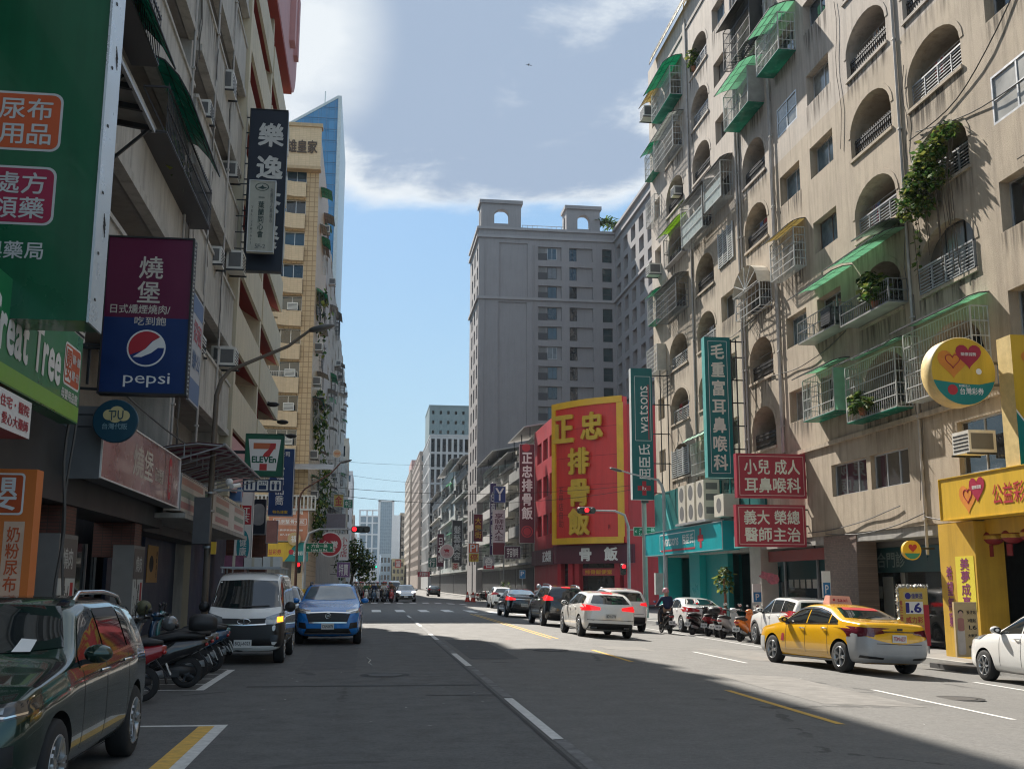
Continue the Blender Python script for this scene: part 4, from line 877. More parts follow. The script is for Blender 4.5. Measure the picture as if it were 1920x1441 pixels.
for o in opg: win(tw, Wg, *o, -.69, nm=2, gl=GLASSD if (o[0]+o[2]) % 3 > 1 else GLASSB)
for u, wdt, z in ((.3, 6.1, 54.6), (13.4, 5.2, 54.3)):    # turrets with an arched opening each
    b = B(F).mat(DG); b.wall(u, u+wdt, z, z+4.0, [(u+wdt*.33, u+wdt*.7, z+.6, z+2.9, 1.0, 1.2)], 1.2)
    b.T = lambda a, v, w, u=u: F(u-w, v, -a); b.wall(0, 3.5, z, z+4.0, [(1, 2.5, z+.6, z+2.9, .7, 1)], 1); b.T = F
    b.poly([(u+wdt, z, 0), (u+wdt, z+4, 0), (u+wdt, z+4, -3.5), (u+wdt, z, -3.5)]); b.box((u-.25, z+3.7, -3.6), (u+wdt+.25, z+4.25, .3)); b.done('roof_turret', tw)
b = B(F).mat(GRILLE); b.bar((6.6, 55.2, -.4), (13, 55.2, -.4), .08)
for k in range(9): b.bar((6.7+k*.75, 54.4, -.4), (6.7+k*.75, 55.2, -.4), .06)
b.done('roof_rail', tw)
b = B(F); R = random.Random(9)
for k in range(5):
    c = (18.9+k*.75, 55.4+R.random(), -.8)
    for q in range(16):
        a = 2*pi*q/16; d = Vector((cos(a), .5+.5*R.random(), sin(a))); b.mat(R.choice(LEAF[1:3])); p = Vector(c)
        for s in range(4): e = p+d*.5; n = Vector((-d.z, 0, d.x)).normalized()*.16; b.poly([p-n, p+n, e+n*.6, e-n*.6]); p = e; d = d+Vector((0, -.45, 0))
b.done('roof_palms', tw)
for lab, a, kw in (
    ('white office block with dark vertical window strips, mid street on the right', (15.2, 27, 281, 318, 40, PM('office_white', (.42, .425, .42), .7, .05, .4), 9, 8), dict(nside=6, wf=.62, hf=.86, wm=GLASSD, z0=3)),
    ('dark teal block rising behind the white office block', (18, 32.5, 340, 365, 57.5, PM('slate_teal', (.14, .20, .21), .7, .06, .4), 17, 6), dict(nside=0, wf=.3, hf=.35, wm=glass('pale_pane', (.3, .42, .45)))),
    ('beige apartment block with a pinkish penthouse, farthest tall one on the right', (14.6, 27, 402, 460, 43, PM('old_beige', (.42, .36, .30), .85, .1, .5, streak=.4), 13, 4), dict(nside=9, fr=ALU)),
    ('stained brown block in front of the beige one on the right', (15, 28, 335, 395, 42, PM('old_brown', (.34, .28, .24), .85, .12, .5, streak=.5), 13, 4), dict(nside=9, fr=ALU)),
    ('squat brownish house with a red box on its roof, far right side', (13.4, 24, 480, 520, 32, PM('old_tan', (.38, .33, .27), .85, .1, .5, streak=.4), 9, 3), dict(nside=6, fr=ALU))):
    slab_building('apartment_building', lab, *a, **kw)
b = B().mat(PM('penthouse_pink', (.42, .27, .25), .8)); b.box((15, 404, 43.02), (24, 430, 47)); b.done('penthouse', [o for o in bpy.data.objects if o.get('label', '').startswith('beige apartment block')][0])
# low shophouses between the red restaurant and the tower
mats_ = [PM('lowhouse_grey', (.46, .46, .45), .85, .12, .6, streak=.5, grime=.3), PM('lowhouse_cream', (.46, .44, .39), .85, .1, .6, streak=.4), PM('lowhouse_dark', (.24, .245, .24), .85, .15, .6, streak=.4), PM('lowhouse_green', (.34, .38, .37), .85, .12, .6, streak=.5)]
rows_ = [('pale grey shophouse next to the red restaurant, with a sheet metal roof', 105, 118, 16, 1), ('cream shophouse with caged balconies, second along from the red restaurant', 118.2, 133, 15, 0), ('grey shophouse with window grilles just before the dark tower', 133.2, 154, 17, 3), ('slim cream house just beyond the dark tower', 170, 178, 20, 1), ('soot dark shophouse with stacked sheds on its roof', 178.2, 205, 21.5, 2), ('greenish grey shophouse with metal balconies, beyond the sooty one', 205.2, 245, 24, 3), ('grey shophouse touching the white office block', 245.2, 280, 21, 0)]
for n, (lab, y0, y1, h, mi) in enumerate(rows_):
    t = slab_building('shophouse', lab, 16, 27, y0, y1, h, mats_[mi], 4, 3, nside=3, wm=GLASSD, fr=ALU, wf=.7, hf=.55)
    TS = lambda u, v, w, y0=y0: (16-w, y0+u, v); R = random.Random(n+40); L = y1-y0
    for i in range(4):
        z = 3.6+i*(h-4.3)/4
        b = B(TS).mat(mats_[(mi+1) % 4]); b.box((.2, z-.1, 0), (L-.2, z+1.0, .9)) if n < 3 and i else b.box((.2, z-.1, 0), (L-.2, z+.1, .7)); b.done('balcony', t)
        for q in range(2):
            u = R.uniform(.3, L*.6); cage(t, TS, u, u+R.uniform(2, L*.35), z+1.05, z+2.4, R.uniform(.4, .9), grille=R.choice((GRILLE, GRILLEG, GRILLED)), awn=R.choice((None, None, TINS, TINS, MINT)), sp=.5, hn=3, w=.0)
        aircon(t, TS, R.uniform(1, L-1), z+1.1, .3, .7, 1.2)
    b = B().mat(TINS); b.hexa([(15, y0, h+.9), (22, y0, h+2.2), (22, y1, h+2.2), (15, y1, h+.9), (15, y0, h+1.0), (22, y0, h+2.3), (22, y1, h+2.3), (15, y1, h+1.0)]); b.mat(DKMETAL)
    for y in (y0+.5, (y0+y1)/2, y1-.5): b.box((15.6, y, h), (15.7, y+.1, h+1.0)); b.box((21, y, h), (21.1, y+.1, h+2.1))
    b.done('shed_roof', t)
    b = B(TS).mat(CHAR); b.box((.3, -.25, -.4), (L-.3, 3.2, .06)); b.done('shopfront', t)
# ---- red corner restaurant
RED = PM('restaurant_red', (.40, .022, .034), .5, .1, .6, streak=.3, grime=.2); GOLD = PM('gold_trim', (.62, .36, .02), .4, .1, 1); MAROON = PM('maroon_panel', (.085, .012, .026), .45, .12, 1)
rr = thing('restaurant_building', 'bright red corner restaurant building with a huge gold framed billboard', 'building', (20, 96, -.24))
P0, P1 = Vector((16, 92, 0)), Vector((20.9, 86.2, 0)); LC = (P1-P0).length
FC = frame_at(P0, P1-P0)
TS = lambda u, v, w: (16-w, 92+u, v); opr = [(1.3+k*3.6, 3.9+k*3.6, z, z+1.9) for k in range(3) for z in (6.0, 9.5, 12.9)]
b = B(TS).mat(RED); b.wall(0, 12.9, -.25, 16.3, opr, .4); b.T = FC; b.wall(0, LC, -.25, 16.3, [(.4, LC-.6, .1, 3.3, 0, .6)], .6); b.T = None
b.poly([P1, P1+Vector((12, 0, 0)), P1+Vector((12, 0, 16.3)), P1+Vector((0, 0, 16.3))]); b.poly([(16, 92, 16.2), P1+Vector((0, 0, 16.2)), P1+Vector((12, 0, 16.2)), (33, 105, 16.2), (16, 105, 16.2)])
b.done('wall', rr)
for o in opr: win(rr, TS, *o, -.39, nm=3, gl=GLASSD, frame=PM('grey_frame', (.2, .2, .2), .5))
b = B(FC).mat(GLASSD); b.poly([(.4, .1, -.55), (LC-.6, .1, -.55), (LC-.6, 3.3, -.55), (.4, 3.3, -.55)]); b.mat(RED)
for u in (1.2, 1.9, LC-1.5): b.box((u, -.2, -.5), (u+.5, 3.3, .03))
b.mat(PM('banner_red', (.35, .04, .05), .6)); b.box((2.6, 2.3, -.2), (6.0, 2.9, -.15)); b.mat(GOLD); write(b, '排骨飯便當', FC(4.3, 2.6, -.14), P1-P0, (0, 0, 1), 2.8, .35); b.done('shopfront', rr)
b = B(TS).mat(MAROON); b.box((-.3, 3.3, .02), (12.9, 4.7, .3)); b.T = FC; b.box((-.2, 3.3, .02), (LC+.6, 4.8, .32)); fa = b.done('fascia', rr)
b = B().mat(PM('sign_white', (.75, .74, .72), .5, .03)); write(b, '骨飯', FC(LC*.62, 4.05, .34), P1-P0, (0, 0, 1), 3.9, 1.05, thick=.05, bold=.03, gap=1.9); write(b, '正忠排', (15.66, 95.5, 4.0), (0, -1, 0), (0, 0, 1), 4.6, .95, thick=.04); b.done('lettering', fa)
# convex billboard with raised gold letters
def bow(u): return .55+.55*sin(pi*u/LC)
b = B(FC).mat(PM('billboard_red', (.55, .03, .026), .45, .08, .8, streak=.2)); N = 16; us = [LC*k/N for k in range(N+1)]
b.grid([[(u, z, bow(u)) for u in us] for z in (4.9, 16.9)]); b.grid([[(u, z, bow(u)) for u in us]+[(u, z, .02) for u in us[::-1]] for z in (16.9, 16.9)][:1]*1+[[(u, 16.9, .02) for u in us]+[(u, 16.9, .02) for u in us[::-1]]])
b.poly([(0, 4.9, .02), (0, 16.9, .02), (0, 16.9, bow(0)), (0, 4.9, bow(0))]); b.poly([(LC, 4.9, .02), (LC, 16.9, .02), (LC, 16.9, bow(LC)), (LC, 4.9, bow(LC))]); b.mat(PM('dark_red_seam', (.25, .01, .02), .6))
for z in (7.3, 9.7, 12.1, 14.5): b.grid([[(u, z, bow(u)+.008) for u in us], [(u, z+.04, bow(u)+.008) for u in us]])
bb_ = b.done('billboard_panel', rr)
b = B(FC).mat(GOLD)
for z0, z1 in ((4.88, 5.4), (16.4, 16.95)): b.grid([[(u, z0, bow(u)+.02) for u in us], [(u, z0, bow(u)+.16) for u in us], [(u, z1, bow(u)+.16) for u in us], [(u, z1, bow(u)+.02) for u in us]])
for u0 in (0, LC-.5): b.hexa([(u0, 5.41, bow(u0)), (u0+.5, 5.41, bow(u0+.5)), (u0+.5, 5.41, bow(u0+.5)+.15), (u0, 5.41, bow(u0)+.15), (u0, 16.39, bow(u0)), (u0+.5, 16.39, bow(u0+.5)), (u0+.5, 16.39, bow(u0+.5)+.15), (u0, 16.39, bow(u0)+.15)])
b.done('billboard_frame', bb_)
b = B().mat(PM('gold_letter', (.56, .36, .04), .35, .1, 1, metal=.25)); D = P1-P0
for ch, u, v, s in (('正', 1.7, 14.6, 2.2), ('忠', 4.9, 14.6, 2.2), ('排', 3.5, 11.75, 2.1), ('骨', 3.5, 9.1, 2.1), ('飯', 3.5, 6.7, 2.1)): write(b, ch, FC(u, v, bow(u)+.2), D, (0, 0, 1), s, s, thick=.16, bold=.035)
b.done('raised_letter', bb_)
b = B().mat(PM('dull_red_letter', (.2, .02, .02), .6)); write(b, '五甲店自助', FC(1.15, 8, bow(1.1)+.06), D, (0, 0, 1), .5, 3.4, vertical=True); write(b, 'R', FC(6.3, 6.2, bow(6.2)+.06), D, (0, 0, 1), .25, .35); b.done('lettering', bb_)
# ================================================================ signs
SW = PM('sign_white', (.75, .74, .72), .5, .03); SBLK = PM('sign_black', (.02, .02, .02), .5, .1); SRED = PM('sign_red', (.42, .025, .04), .45, .06, 1); SYEL = PM('lottery_yellow', (.66, .42, .03), .42, .06, 1.2, streak=.28, grime=.22); STEAL = PM('lottery_teal', (.0, .20, .19), .42, .08, 1.2)
SGRN = PM('pharmacy_green', (.006, .105, .045), .3, .08, .7, streak=.28, grime=.22, coat=.3); SORG = PM('sign_orange', (.62, .17, .03), .45, .06, 1)
class Board:
    """flat sign box: c centre of the front face, U reading direction, size w x h, t deep"""
    def __init__(s, name, label, c, U, w, h, t, m, edge=None, cat='sign', group=None, part='panel', rim=0., rimm=None, parent=None):
        s.c = Vector(c); s.U = Vector(U).normalized(); s.V = Vector((0, 0, 1)); s.N = s.U.cross(s.V); s.w, s.h, s.t = w, h, t
        s.root = parent or thing(name, label, cat, s.c-s.N*t/2, group)
        b = B(s.T).mat(edge or m); b.box((-w/2, -h/2, -t), (w/2, h/2, 0))
        if edge: b.mat(m); b.poly([(-w/2, -h/2, .003), (w/2, -h/2, .003), (w/2, h/2, .003), (-w/2, h/2, .003)])
        b.done(part, s.root)
        if rim:
            b = B(s.T).mat(rimm or ALU)
            for a in (-1, 1): b.box((a*w/2-rim*(a > 0), -h/2, .001), (a*w/2+rim*(a < 0), h/2, .03)); b.box((-w/2+rim, a*h/2-rim*(a > 0), .001), (w/2-rim, a*h/2+rim*(a < 0), .03))
            b.done('frame', s.root)
    def T(s, u, v, n): return s.c+s.U*u+s.V*v+s.N*n
    def text(s, st, u, v, w, h, m=SW, name='lettering', n=.008, **kw):
        b = B().mat(m); write(b, st, s.T(u, v, n), s.U, s.V, w, h, **kw); return b.done(name, s.root)
    def texts(s, items, m=SW, name='lettering', n=.008, **kw):
        b = B().mat(m)
        for st, u, v, w, h in items: write(b, st, s.T(u, v, n), s.U, s.V, w, h, **kw)
        return b.done(name, s.root)
    def rect(s, u, v, w, h, m, name='panel_inset', n=.005, r=0., par=None):
        b = B(s.T).mat(m)
        if r:
            pts = []
            for cx, cy, a0 in ((w/2-r, h/2-r, 0), (-w/2+r, h/2-r, 90), (-w/2+r, -h/2+r, 180), (w/2-r, -h/2+r, 270)):
                for k in range(6): a = radians(a0+k*18); pts.append((u+cx+r*cos(a), v+cy+r*sin(a), n))
            b.poly(pts)
        else: b.poly([(u-w/2, v-h/2, n), (u+w/2, v-h/2, n), (u+w/2, v+h/2, n), (u-w/2, v+h/2, n)])
        return b.done(name, par or s.root)
    def outline(s, u, v, w, h, m, th=.02, n=.007, name='border_line'):
        b = B(s.T).mat(m)
        for a in (-1, 1): b.poly([(u-w/2, v+a*h/2-th, n), (u+w/2, v+a*h/2-th, n), (u+w/2, v+a*h/2+th, n), (u-w/2, v+a*h/2+th, n)]); b.poly([(u+a*w/2-th, v-h/2, n+.001), (u+a*w/2+th, v-h/2, n+.001), (u+a*w/2+th, v+h/2, n+.001), (u+a*w/2-th, v+h/2, n+.001)])
        return b.done(name, s.root)
    def disc(s, u, v, r, m, name='disc', n=.006, r2=None, a0=0, a1=360, ri=0.):
        b = B(s.T).mat(m); r2 = r2 or r; k = 32
        o = [(u+r*cos(radians(a0+(a1-a0)*q/k)), v+r2*sin(radians(a0+(a1-a0)*q/k)), n) for q in range(k+1)]
        if ri: i = [(u+(p[0]-u)*ri, v+(p[1]-v)*ri, n) for p in o]; b.grid([i, o])
        else: b.poly(o if a1-a0 < 360 else o[:-1])
        return b.done(name, s.root)
    def shape(s, pts, m, name='emblem', n=.006): b = B(s.T).mat(m); b.poly([(p[0], p[1], n) for p in pts]); return b.done(name, s.root)
    def brackets(s, items, m=DKMETAL, th=.05):
        b = B(s.T).mat(m)
        for p, q in items: b.bar(p, q, th)
        return b.done('bracket', s.root)
def pxY(name, label, x0, y0, x1, y1, Y, t, m, **kw):
    a, c = onY(x0, y0, Y), onY(x1, y1, Y); return Board(name, label, ((a.x+c.x)/2, Y, (a.z+c.z)/2), (1, 0, 0), c.x-a.x, a.z-c.z, t, m, **kw)
def heart(cx, cy, s, n=24):
    out = []
    for k in range(n):
        a = 2*pi*k/n; out.append((cx+s*.0625*16*sin(a)**3, cy+s*.0625*(13*cos(a)-5*cos(2*a)-2*cos(3*a)-cos(4*a))))
    return out[::-1]
# -- left, nearest first
YG = 13.4
G = Board('pharmacy_sign', 'huge dark green pharmacy board with silver edge, at the top left corner', (-5.0, YG, 7.6), (1, 0, 0), 3.0, 5.6, .62, SGRN)
b = B(G.T).mat(PM('silver_edge', (.60, .65, .68), .3, .06, 2, metal=.5)); b.box((1.5, -2.82, -.62), (1.53, 2.82, .02))
b.mat(SBLK)
for v in (-2.5, -1.9, -1.1, -.2, .6, 1.5): b.box((1.53, v, -.2), (1.54, v+.03, -.15))
for v in (-1.6, .7, 2.2):
    for k in range(4): b.hexa([(1.53, v+k*.05, -.42), (1.536, v+k*.05, -.42), (1.536, v+k*.05+.12, -.32), (1.53, v+k*.05+.12, -.32), (1.53, v+k*.05+.02, -.42), (1.536, v+k*.05+.02, -.42), (1.536, v+k*.05+.14, -.32), (1.53, v+k*.05+.14, -.32)])
b.done('edge_panel', G.root)
def gz_(x, y): p = onY(x, y, YG); return p.x-G.c.x, p.z-G.c.z
WR = PM('dull_white', (.50, .50, .49), .5, .05); ORD = PM('pharmacy_orange', (.50, .085, .02), .45, .05)
for (x0, y0, x1, y1), m, ls in (((-120, 163, 112, 286), ORD, ('奶粉尿布', '婦嬰用品')), ((-130, 303, 99, 424), PM('crimson', (.30, .012, .05), .45, .05), ('慢箋處方', '預約領藥'))):
    a, c = gz_(x0, y0), gz_(x1, y1); u, v, w, h = (a[0]+c[0])/2, (a[1]+c[1])/2, c[0]-a[0], a[1]-c[1]
    G.rect(u, v, w, h, WR, 'badge_rim', .005, .12); G.rect(u, v, w-.06, h-.06, m, 'badge', .008, .1)
    G.texts([(ls[0], u, v+h*.21, w*.84, h*.36), (ls[1], u, v-h*.21, w*.84, h*.36)], WR, n=.012)
a, c = gz_(-70, 455), gz_(80, 480); G.text('新興藥局', (a[0]+c[0])/2, (a[1]+c[1])/2, c[0]-a[0], .22, WR)
G.brackets([((-1.5, 1.5, -.3), (-2.5, 1.5, -.3)), ((1.2, 1.9, -.7), (-1.6, 1.9, -1.2))])
GT = Board('pharmacy_fascia', 'bright green pharmacy fascia with white lettering over the near left shopfront', (-4.4, 13.9, 4.64), (0, 1, 0), 5.7, 1.3, .25, PM('fascia_green', (.012, .20, .06), .32, .06, .8, coat=.3))
GT.rect(0, -.52, 5.68, .22, PM('lime_band', (.2, .42, .05), .35, .05), 'colour_band')
GT.text('Great Tree', .25, .06, 3.0, .62, SW, bold=.03)
GT.rect(2.35, .12, .85, .62, SW, 'badge_rim', .005, .08); GT.rect(2.35, .12, .79, .56, ORD, 'badge', .008, .06); GT.rect(2.13, .12, .3, .5, SW, 'badge_panel', .011, .03)
GT.text('嬰', 2.13, .12, .26, .42, ORD, n=.014); GT.texts([('藥師・健康', 2.52, .24, .4, .14), ('婦嬰・安心', 2.52, 0, .4, .14)], n=.012); GT.text('母嬰用品館', 2.3, -.32, .85, .15, SW)
RBx = Board('light_box_sign', 'small red and white light box under the green pharmacy fascia', (-4.3, 12.6, 3.66), (0, 1, 0), 3.2, .46, .5, SW, edge=SRED)
RBx.texts([('藥大・大樓・住宅・醫院', .3, .1, 2.4, .14), ('專業連鎖藥局・愛心大藥師', .3, -.1, 2.4, .14)], SRED)
OS = Board('pharmacy_board', 'orange upright pharmacy panel at the left edge, above the green car', (-4.95, 15.0, 2.25), (1, 0, 0), 1.1, 1.76, .3, SORG)
b = B(OS.T).mat(SORG); b.box((-.58, -.96, -.3), (.60, -.88, .06)); b.done('base_trim', OS.root)
OS.rect(.1, .55, .62, .55, SW, 'badge_rim', .004, .05); OS.rect(.1, .55, .57, .5, ORD, 'badge', .007, .04); OS.text('嬰', .1, .55, .44, .42, SW, n=.011)
OS.rect(.32, -.3, .26, .98, PM('pale_orange', (.62, .42, .3), .5), 'badge_panel', .004); OS.text('奶粉尿布', .32, -.3, .17, .84, ORD, vertical=True); OS.text('全家健康', -.12, -.3, .14, .8, PM('sign_gold', (.6, .36, .05), .5), vertical=True)
# barbecue and cola sign
PS = Board('projecting_sign', 'maroon and blue barbecue and cola sign sticking out over the left pavement', (-4.17, 20, 6.5), (1, 0, 0), 1.57, 2.98, .28, PM('sign_maroon', (.115, .008, .045), .4, .1, .8), edge=DKMETAL, rim=.03, rimm=DKMETAL)
PS.rect(0, -.76, 1.5, 1.4, PM('cola_blue', (.006, .03, .13), .38, .12, 1.2), 'blue_panel', .006)
SDW = PM('warm_white_letter', (.56, .52, .46), .5, .05)
PS.texts([('燒', .03, .9, .42, .42), ('堡', .01, .43, .4, .4), ('日式燻煙燒肉/', -.12, .1, 1.06, .17), ('吃到飽', .07, -.12, .56, .16)], SDW)
PS.disc(.03, -.63, .345, SW, 'emblem_rim', .008); PS.disc(.03, -.63, .315, PM('cola_dark_blue', (.008, .03, .16), .4), 'emblem', .010)
def arcpts(r, a0, a1, n=14): return [(.03+r*cos(radians(a0+(a1-a0)*k/n)), -.63+r*sin(radians(a0+(a1-a0)*k/n))) for k in range(n+1)]
PS.shape(arcpts(.315, 40, 205)+[(.0, -.66), (.12, -.5)], SRED, 'emblem_red', .012); PS.shape(arcpts(.315, 2, 42)+[(.14, -.5), (.02, -.64), (-.2, -.8), (-.05, -.8), (.12, -.72), (.24, -.62)], SW, 'emblem_white', .013)
PS.text('pepsi', .07, -1.22, .82, .27, SW, bold=.0)
b = B(PS.T).mat(PM('bulb_glass', (.5, .5, .48), .2))
for k in range(38): b.ball((.79, -1.45+k*.0785, -.06), .022, 6, 4)
b.done('bulb_strip', PS.root)
PS.brackets([((-.78, v, -.1), (-1.9, v+.05, -.1)) for v in (1.46, 1.36, .62, .56, -.58, -.64, -1.4)]+[((-1.0, -.6, -.15), (-1.0, -1.3, -.15))], th=.045)
RS = Board('round_sign', 'round dark blue sign with a yellow cloud, under the barbecue sign', (-4.22, 18.35, 4.28), (1, 0, 0), .02, .02, .02, DKMETAL)
b = B(RS.T).mat(PM('round_navy', (.006, .05, .085), .4, .08)); b.lathe([(.345, -.1), (.36, -.09), (.36, -.005), (.35, 0)], axis='z', n=36); b.done('disc', RS.root)
CLD = PM('cloud_yellow', (.55, .46, .22), .5); b = B(RS.T).mat(CLD)
for u, v, r in ((-.1, .1, .1), (.02, .14, .12), (.13, .09, .1), (0, .06, .1)): b.poly([(u+r*cos(2*pi*k/20), v+r*.9*sin(2*pi*k/20), .003+.0006*u) for k in range(20)])
b.done('emblem', RS.root)
RS.texts([('ㄗ', -.05, .09, .12, .16), ('U', .08, .1, .09, .15)], PM('round_navy', (.006, .05, .085)), n=.008); RS.text('台灣代販', .0, -.09, .4, .1, PM('pale_blue_letter', (.2, .32, .36), .5)); RS.brackets([((-.37, .1, -.05), (-.6, .1, -.05)), ((-.37, -.1, -.05), (-.6, -.1, -.05))], th=.03)
BFm = PM('wine_fascia', (.26, .105, .11), .25, .25, .5, coat=.3, rgb2=(.40, .27, .26))
BF = Board('shop_fascia', 'faded wine red barbecue shop fascia with a grey end box, left side', (-4.5, 22.5, 3.95), (0, 1, 0), 7.6, 1.16, .32, BFm, edge=PM('grey_box', (.12, .125, .13), .6), rim=.025, rimm=SW)
BF.text('燒堡', -.3, .03, 1.9, .6, SDW); BF.text('日式煙燻', 1.35, -.05, .9, .3, SDW); BF.rect(2.6, 0, .35, .95, SRED, 'red_gourd', .006, .17); BF.text('燒肉店', 2.6, 0, .2, .6, SDW, vertical=True, n=.01); BF.rect(1.95, 0, .02, 1.1, SBLK, 'panel_joint', .008)
b = B(BF.T).mat(PM('grey_box', (.12, .125, .13), .6)); b.box((-3.82, -.6, -.75), (-3.74, .62, .0)); b.done('end_box', BF.root)
# convenience store
STR = [PM('stripe_orange', (.5, .13, .04), .5, .05), PM('stripe_red', (.45, .03, .03), .5, .05), PM('stripe_green', (.01, .16, .06), .5, .05)]
CFB = Board('shop_fascia', 'white convenience store fascia with red, green and orange stripes, left side', (-4.5, 33.3, 3.78), (0, 1, 0), 13.6, .9, .35, PM('fascia_white', (.60, .58, .54), .5, .06, 1, streak=.28, grime=.22), rim=.02)
for k, m in ((.29, STR[0]), (.0, STR[2]), (-.28, STR[1])):
    for u, w in ((-4.9, 3.4), (.9, 3.0), (5.2, 2.6)): CFB.rect(u, k, w, .16, PM('faded_'+m.name, tuple(x*.5+.2 for x in ((.5, .13, .04) if k > .2 else (.01, .16, .06) if k > -.1 else (.45, .03, .03))), .5), 'stripe')
CFB.rect(-2.1, 0, 1.5, .7, PM('store_green', (.004, .10, .05), .45), 'logo_panel', .006); CFB.text('7-ELEVEN', -2.1, 0, 1.25, .36, SW, n=.01)
b = B(CFB.T).mat(CONC); b.box((-6.8, -.62, -1.2), (6.6, -.5, .15)); b.done('ledge', CFB.root)
AW = thing('striped_awning', 'dark red striped curved awning over the convenience store fascia', 'awning', (-4.6, 32, 4.8))
b = B(); mm = [PM('awning_stripe_dark', (.10, .02, .035), .7, .1, trans=.3), PM('awning_stripe_grey', (.26, .21, .2), .7, .1)]
pr = [(-5.25, 4.72), (-4.7, 4.86), (-4.1, 4.94), (-3.5, 4.90)]
for k in range(44):
    b.mat(mm[(k//2) % 2]); y0, y1 = 26.2+k*.2, 26.4+k*.2
    b.grid([[(x, y0, z) for x, z in pr], [(x, y1, z) for x, z in pr]])
b.done('canopy', AW)
b = B().mat(STEEL)
for k in range(10):
    y = 26.2+k*.97
    for (x0, z0), (x1, z1) in zip(pr, pr[1:]): b.bar((x0, y, z0-.04), (x1, y, z1-.04), .03)
    b.bar((-5.2, y, 4.3), (-3.55, y, 4.84), .03); b.bar((-4.4, y, 4.56), (-4.4, y, 4.9), .025)
b.bar((-3.48, 26.2, 4.9), (-3.48, 35, 4.9), .05); b.done('awning_frame', AW)
SE = Board('convenience_store_sign', 'green framed convenience store sign with a big red seven, hung above the striped awning', (-3.53, 36.4, 5.82), (1, 0, 0), 1.26, 1.42, .3, PM('store_green', (.004, .10, .05), .45), rim=.02, rimm=PM('store_green_edge', (.004, .07, .04), .4))
SE.shape([(-.4, -.52), (.4, -.52), (.53, .53), (-.53, .53)], SW, 'badge', .006)
SE.shape([(-.36, .4), (.37, .4), (.36, .2), (-.36, .2)], STR[0], 'numeral_bar', .010); SE.shape([(.37, .4), (.36, .28), (.2, .02), (.16, -.06), (-.06, -.06), (.0, .06), (.14, .2), (.2, .4)], STR[1], 'numeral_stem', .012); SE.rect(-.02, -.4, .24, .22, STR[1], 'numeral_foot', .010)
SE.text('ELEVEn', 0, -.15, .78, .2, PM('store_green', (.004, .10, .05)), n=.012, bold=.035)
SE.brackets([((-.63, .1, -.15), (-1.4, .1, -.15)), ((-.63, -.4, -.15), (-1.4, -.4, -.15))], th=.1)
IB = Board('service_sign', 'small dark blue board of white service pictograms under the convenience store sign', (-3.55, 36.5, 4.82), (1, 0, 0), 1.3, .42, .2, PM('service_blue', (.012, .03, .10), .45))
for u in (-.42, .0, .42): IB.rect(u, 0, .36, .34, SW, 'pictogram_tile', .005, .03)
IBl = PM('service_blue', (.012, .03, .10)); IB.text('ATM', 0, .08, .26, .1, IBl, n=.009); IB.rect(0, -.06, .24, .14, IBl, 'pictogram', .009)
b = B(IB.T).mat(IBl)
for u in (.34, .5): b.poly([(u+.03*cos(2*pi*k/12), .1+.03*sin(2*pi*k/12), .009) for k in range(12)]); b.poly([(u-.05, .06, .009), (u-.04, -.14, .009), (u+.04, -.14, .009), (u+.05, .06, .009)])
for u in (-.5, -.36): b.poly([(u-.03, .13, .009), (u-.03, -.13, .009), (u+.03, -.13, .009), (u+.03, .13, .009)])
b.done('pictogram', IB.root)
BV = pxY('vertical_sign', 'tall royal blue vertical sign half behind the convenience store sign', 507, 840, 548, 967, 45, .3, PM('royal_blue', (.008, .035, .14), .4, .08), rim=.02)
BV.texts([('富', -.05, .45, .32, .34), ('建', -.05, .05, .32, .34), ('品', -.05, -.35, .32, .34), ('喬', -.05, -.75, .34, .38)]); BV.text('特色建案', 0, -1.22, .6, .13, SYEL); BV.text('公司', .1, 1.15, .4, .2)
NV = Board('vertical_sign', 'very tall navy vertical sign with two big white characters, high on the left', (-4.07, 38.2, 15.75), (1, 0, 0), 1.38, 6.2, .3, PM('sign_navy', (.008, .014, .03), .4, .15, 1), rim=.03, rimm=SBLK)
NV.texts([('樂', .1, 2.1, .88, .88), ('逸', .1, .85, .9, .85), ('茶', .1, -.5, .85, .85), ('餐', .1, -1.8, .85, .85)], PM('pale_letter', (.55, .56, .55), .5), bold=.03)
NV.brackets([((-.69, v, -.15), (-1.1, v, -.15)) for v in (2.8, 2.2, 1.6, 1.0, .4, -.2, -.8, -1.4, -2, -2.6)], th=.04)
YY = Board('vertical_sign', 'cream vertical sign with an oval emblem, in front of the tall navy sign', (-4.1, 37.4, 14.45), (1, 0, 0), .94, 2.66, .22, PM('sign_cream', (.42, .43, .38), .5, .06, streak=.28, grime=.22), rim=.03)
DK = PM('sign_dark_green', (.02, .05, .045), .5); YY.text('一葉蘭同心會', -.02, -.05, .21, 1.5, DK, vertical=True); YY.text('社團法人高雄市', .33, .4, .1, 1.3, PM('sign_grey', (.15, .16, .16), .5), vertical=True); YY.text('TEL:2381611', -.33, -.35, .09, 1.4, PM('sign_grey', (.15, .16, .16)), vertical=True); YY.text('5F-2', 0, -1.12, .36, .16, PM('sign_grey', (.15, .16, .16)))
YY.disc(-.02, 1.08, .24, DK, 'emblem_ring', .006, .15, ri=.85); YY.shape([(-.2, 1.05), (.0, 1.0), (.16, 1.05), (.04, 1.09), (.0, 1.16), (-.06, 1.09)], DK)
YY.brackets([((-.47, v, -.1), (-.9, v, -.1)) for v in (1.2, .6, 0, -.6, -1.2)], th=.035)
p = onX(385, 560, -4.93); q = onX(357, 755, -4.93)
BN = Board('wall_banner', 'pale blue and pink banner fixed to the long balcony band on the left', (-4.93, 30.4, 8.0), (0, 1, 0), 1.9, 3.0, .05, PM('banner_pale', (.40, .42, .46), .6, .06))
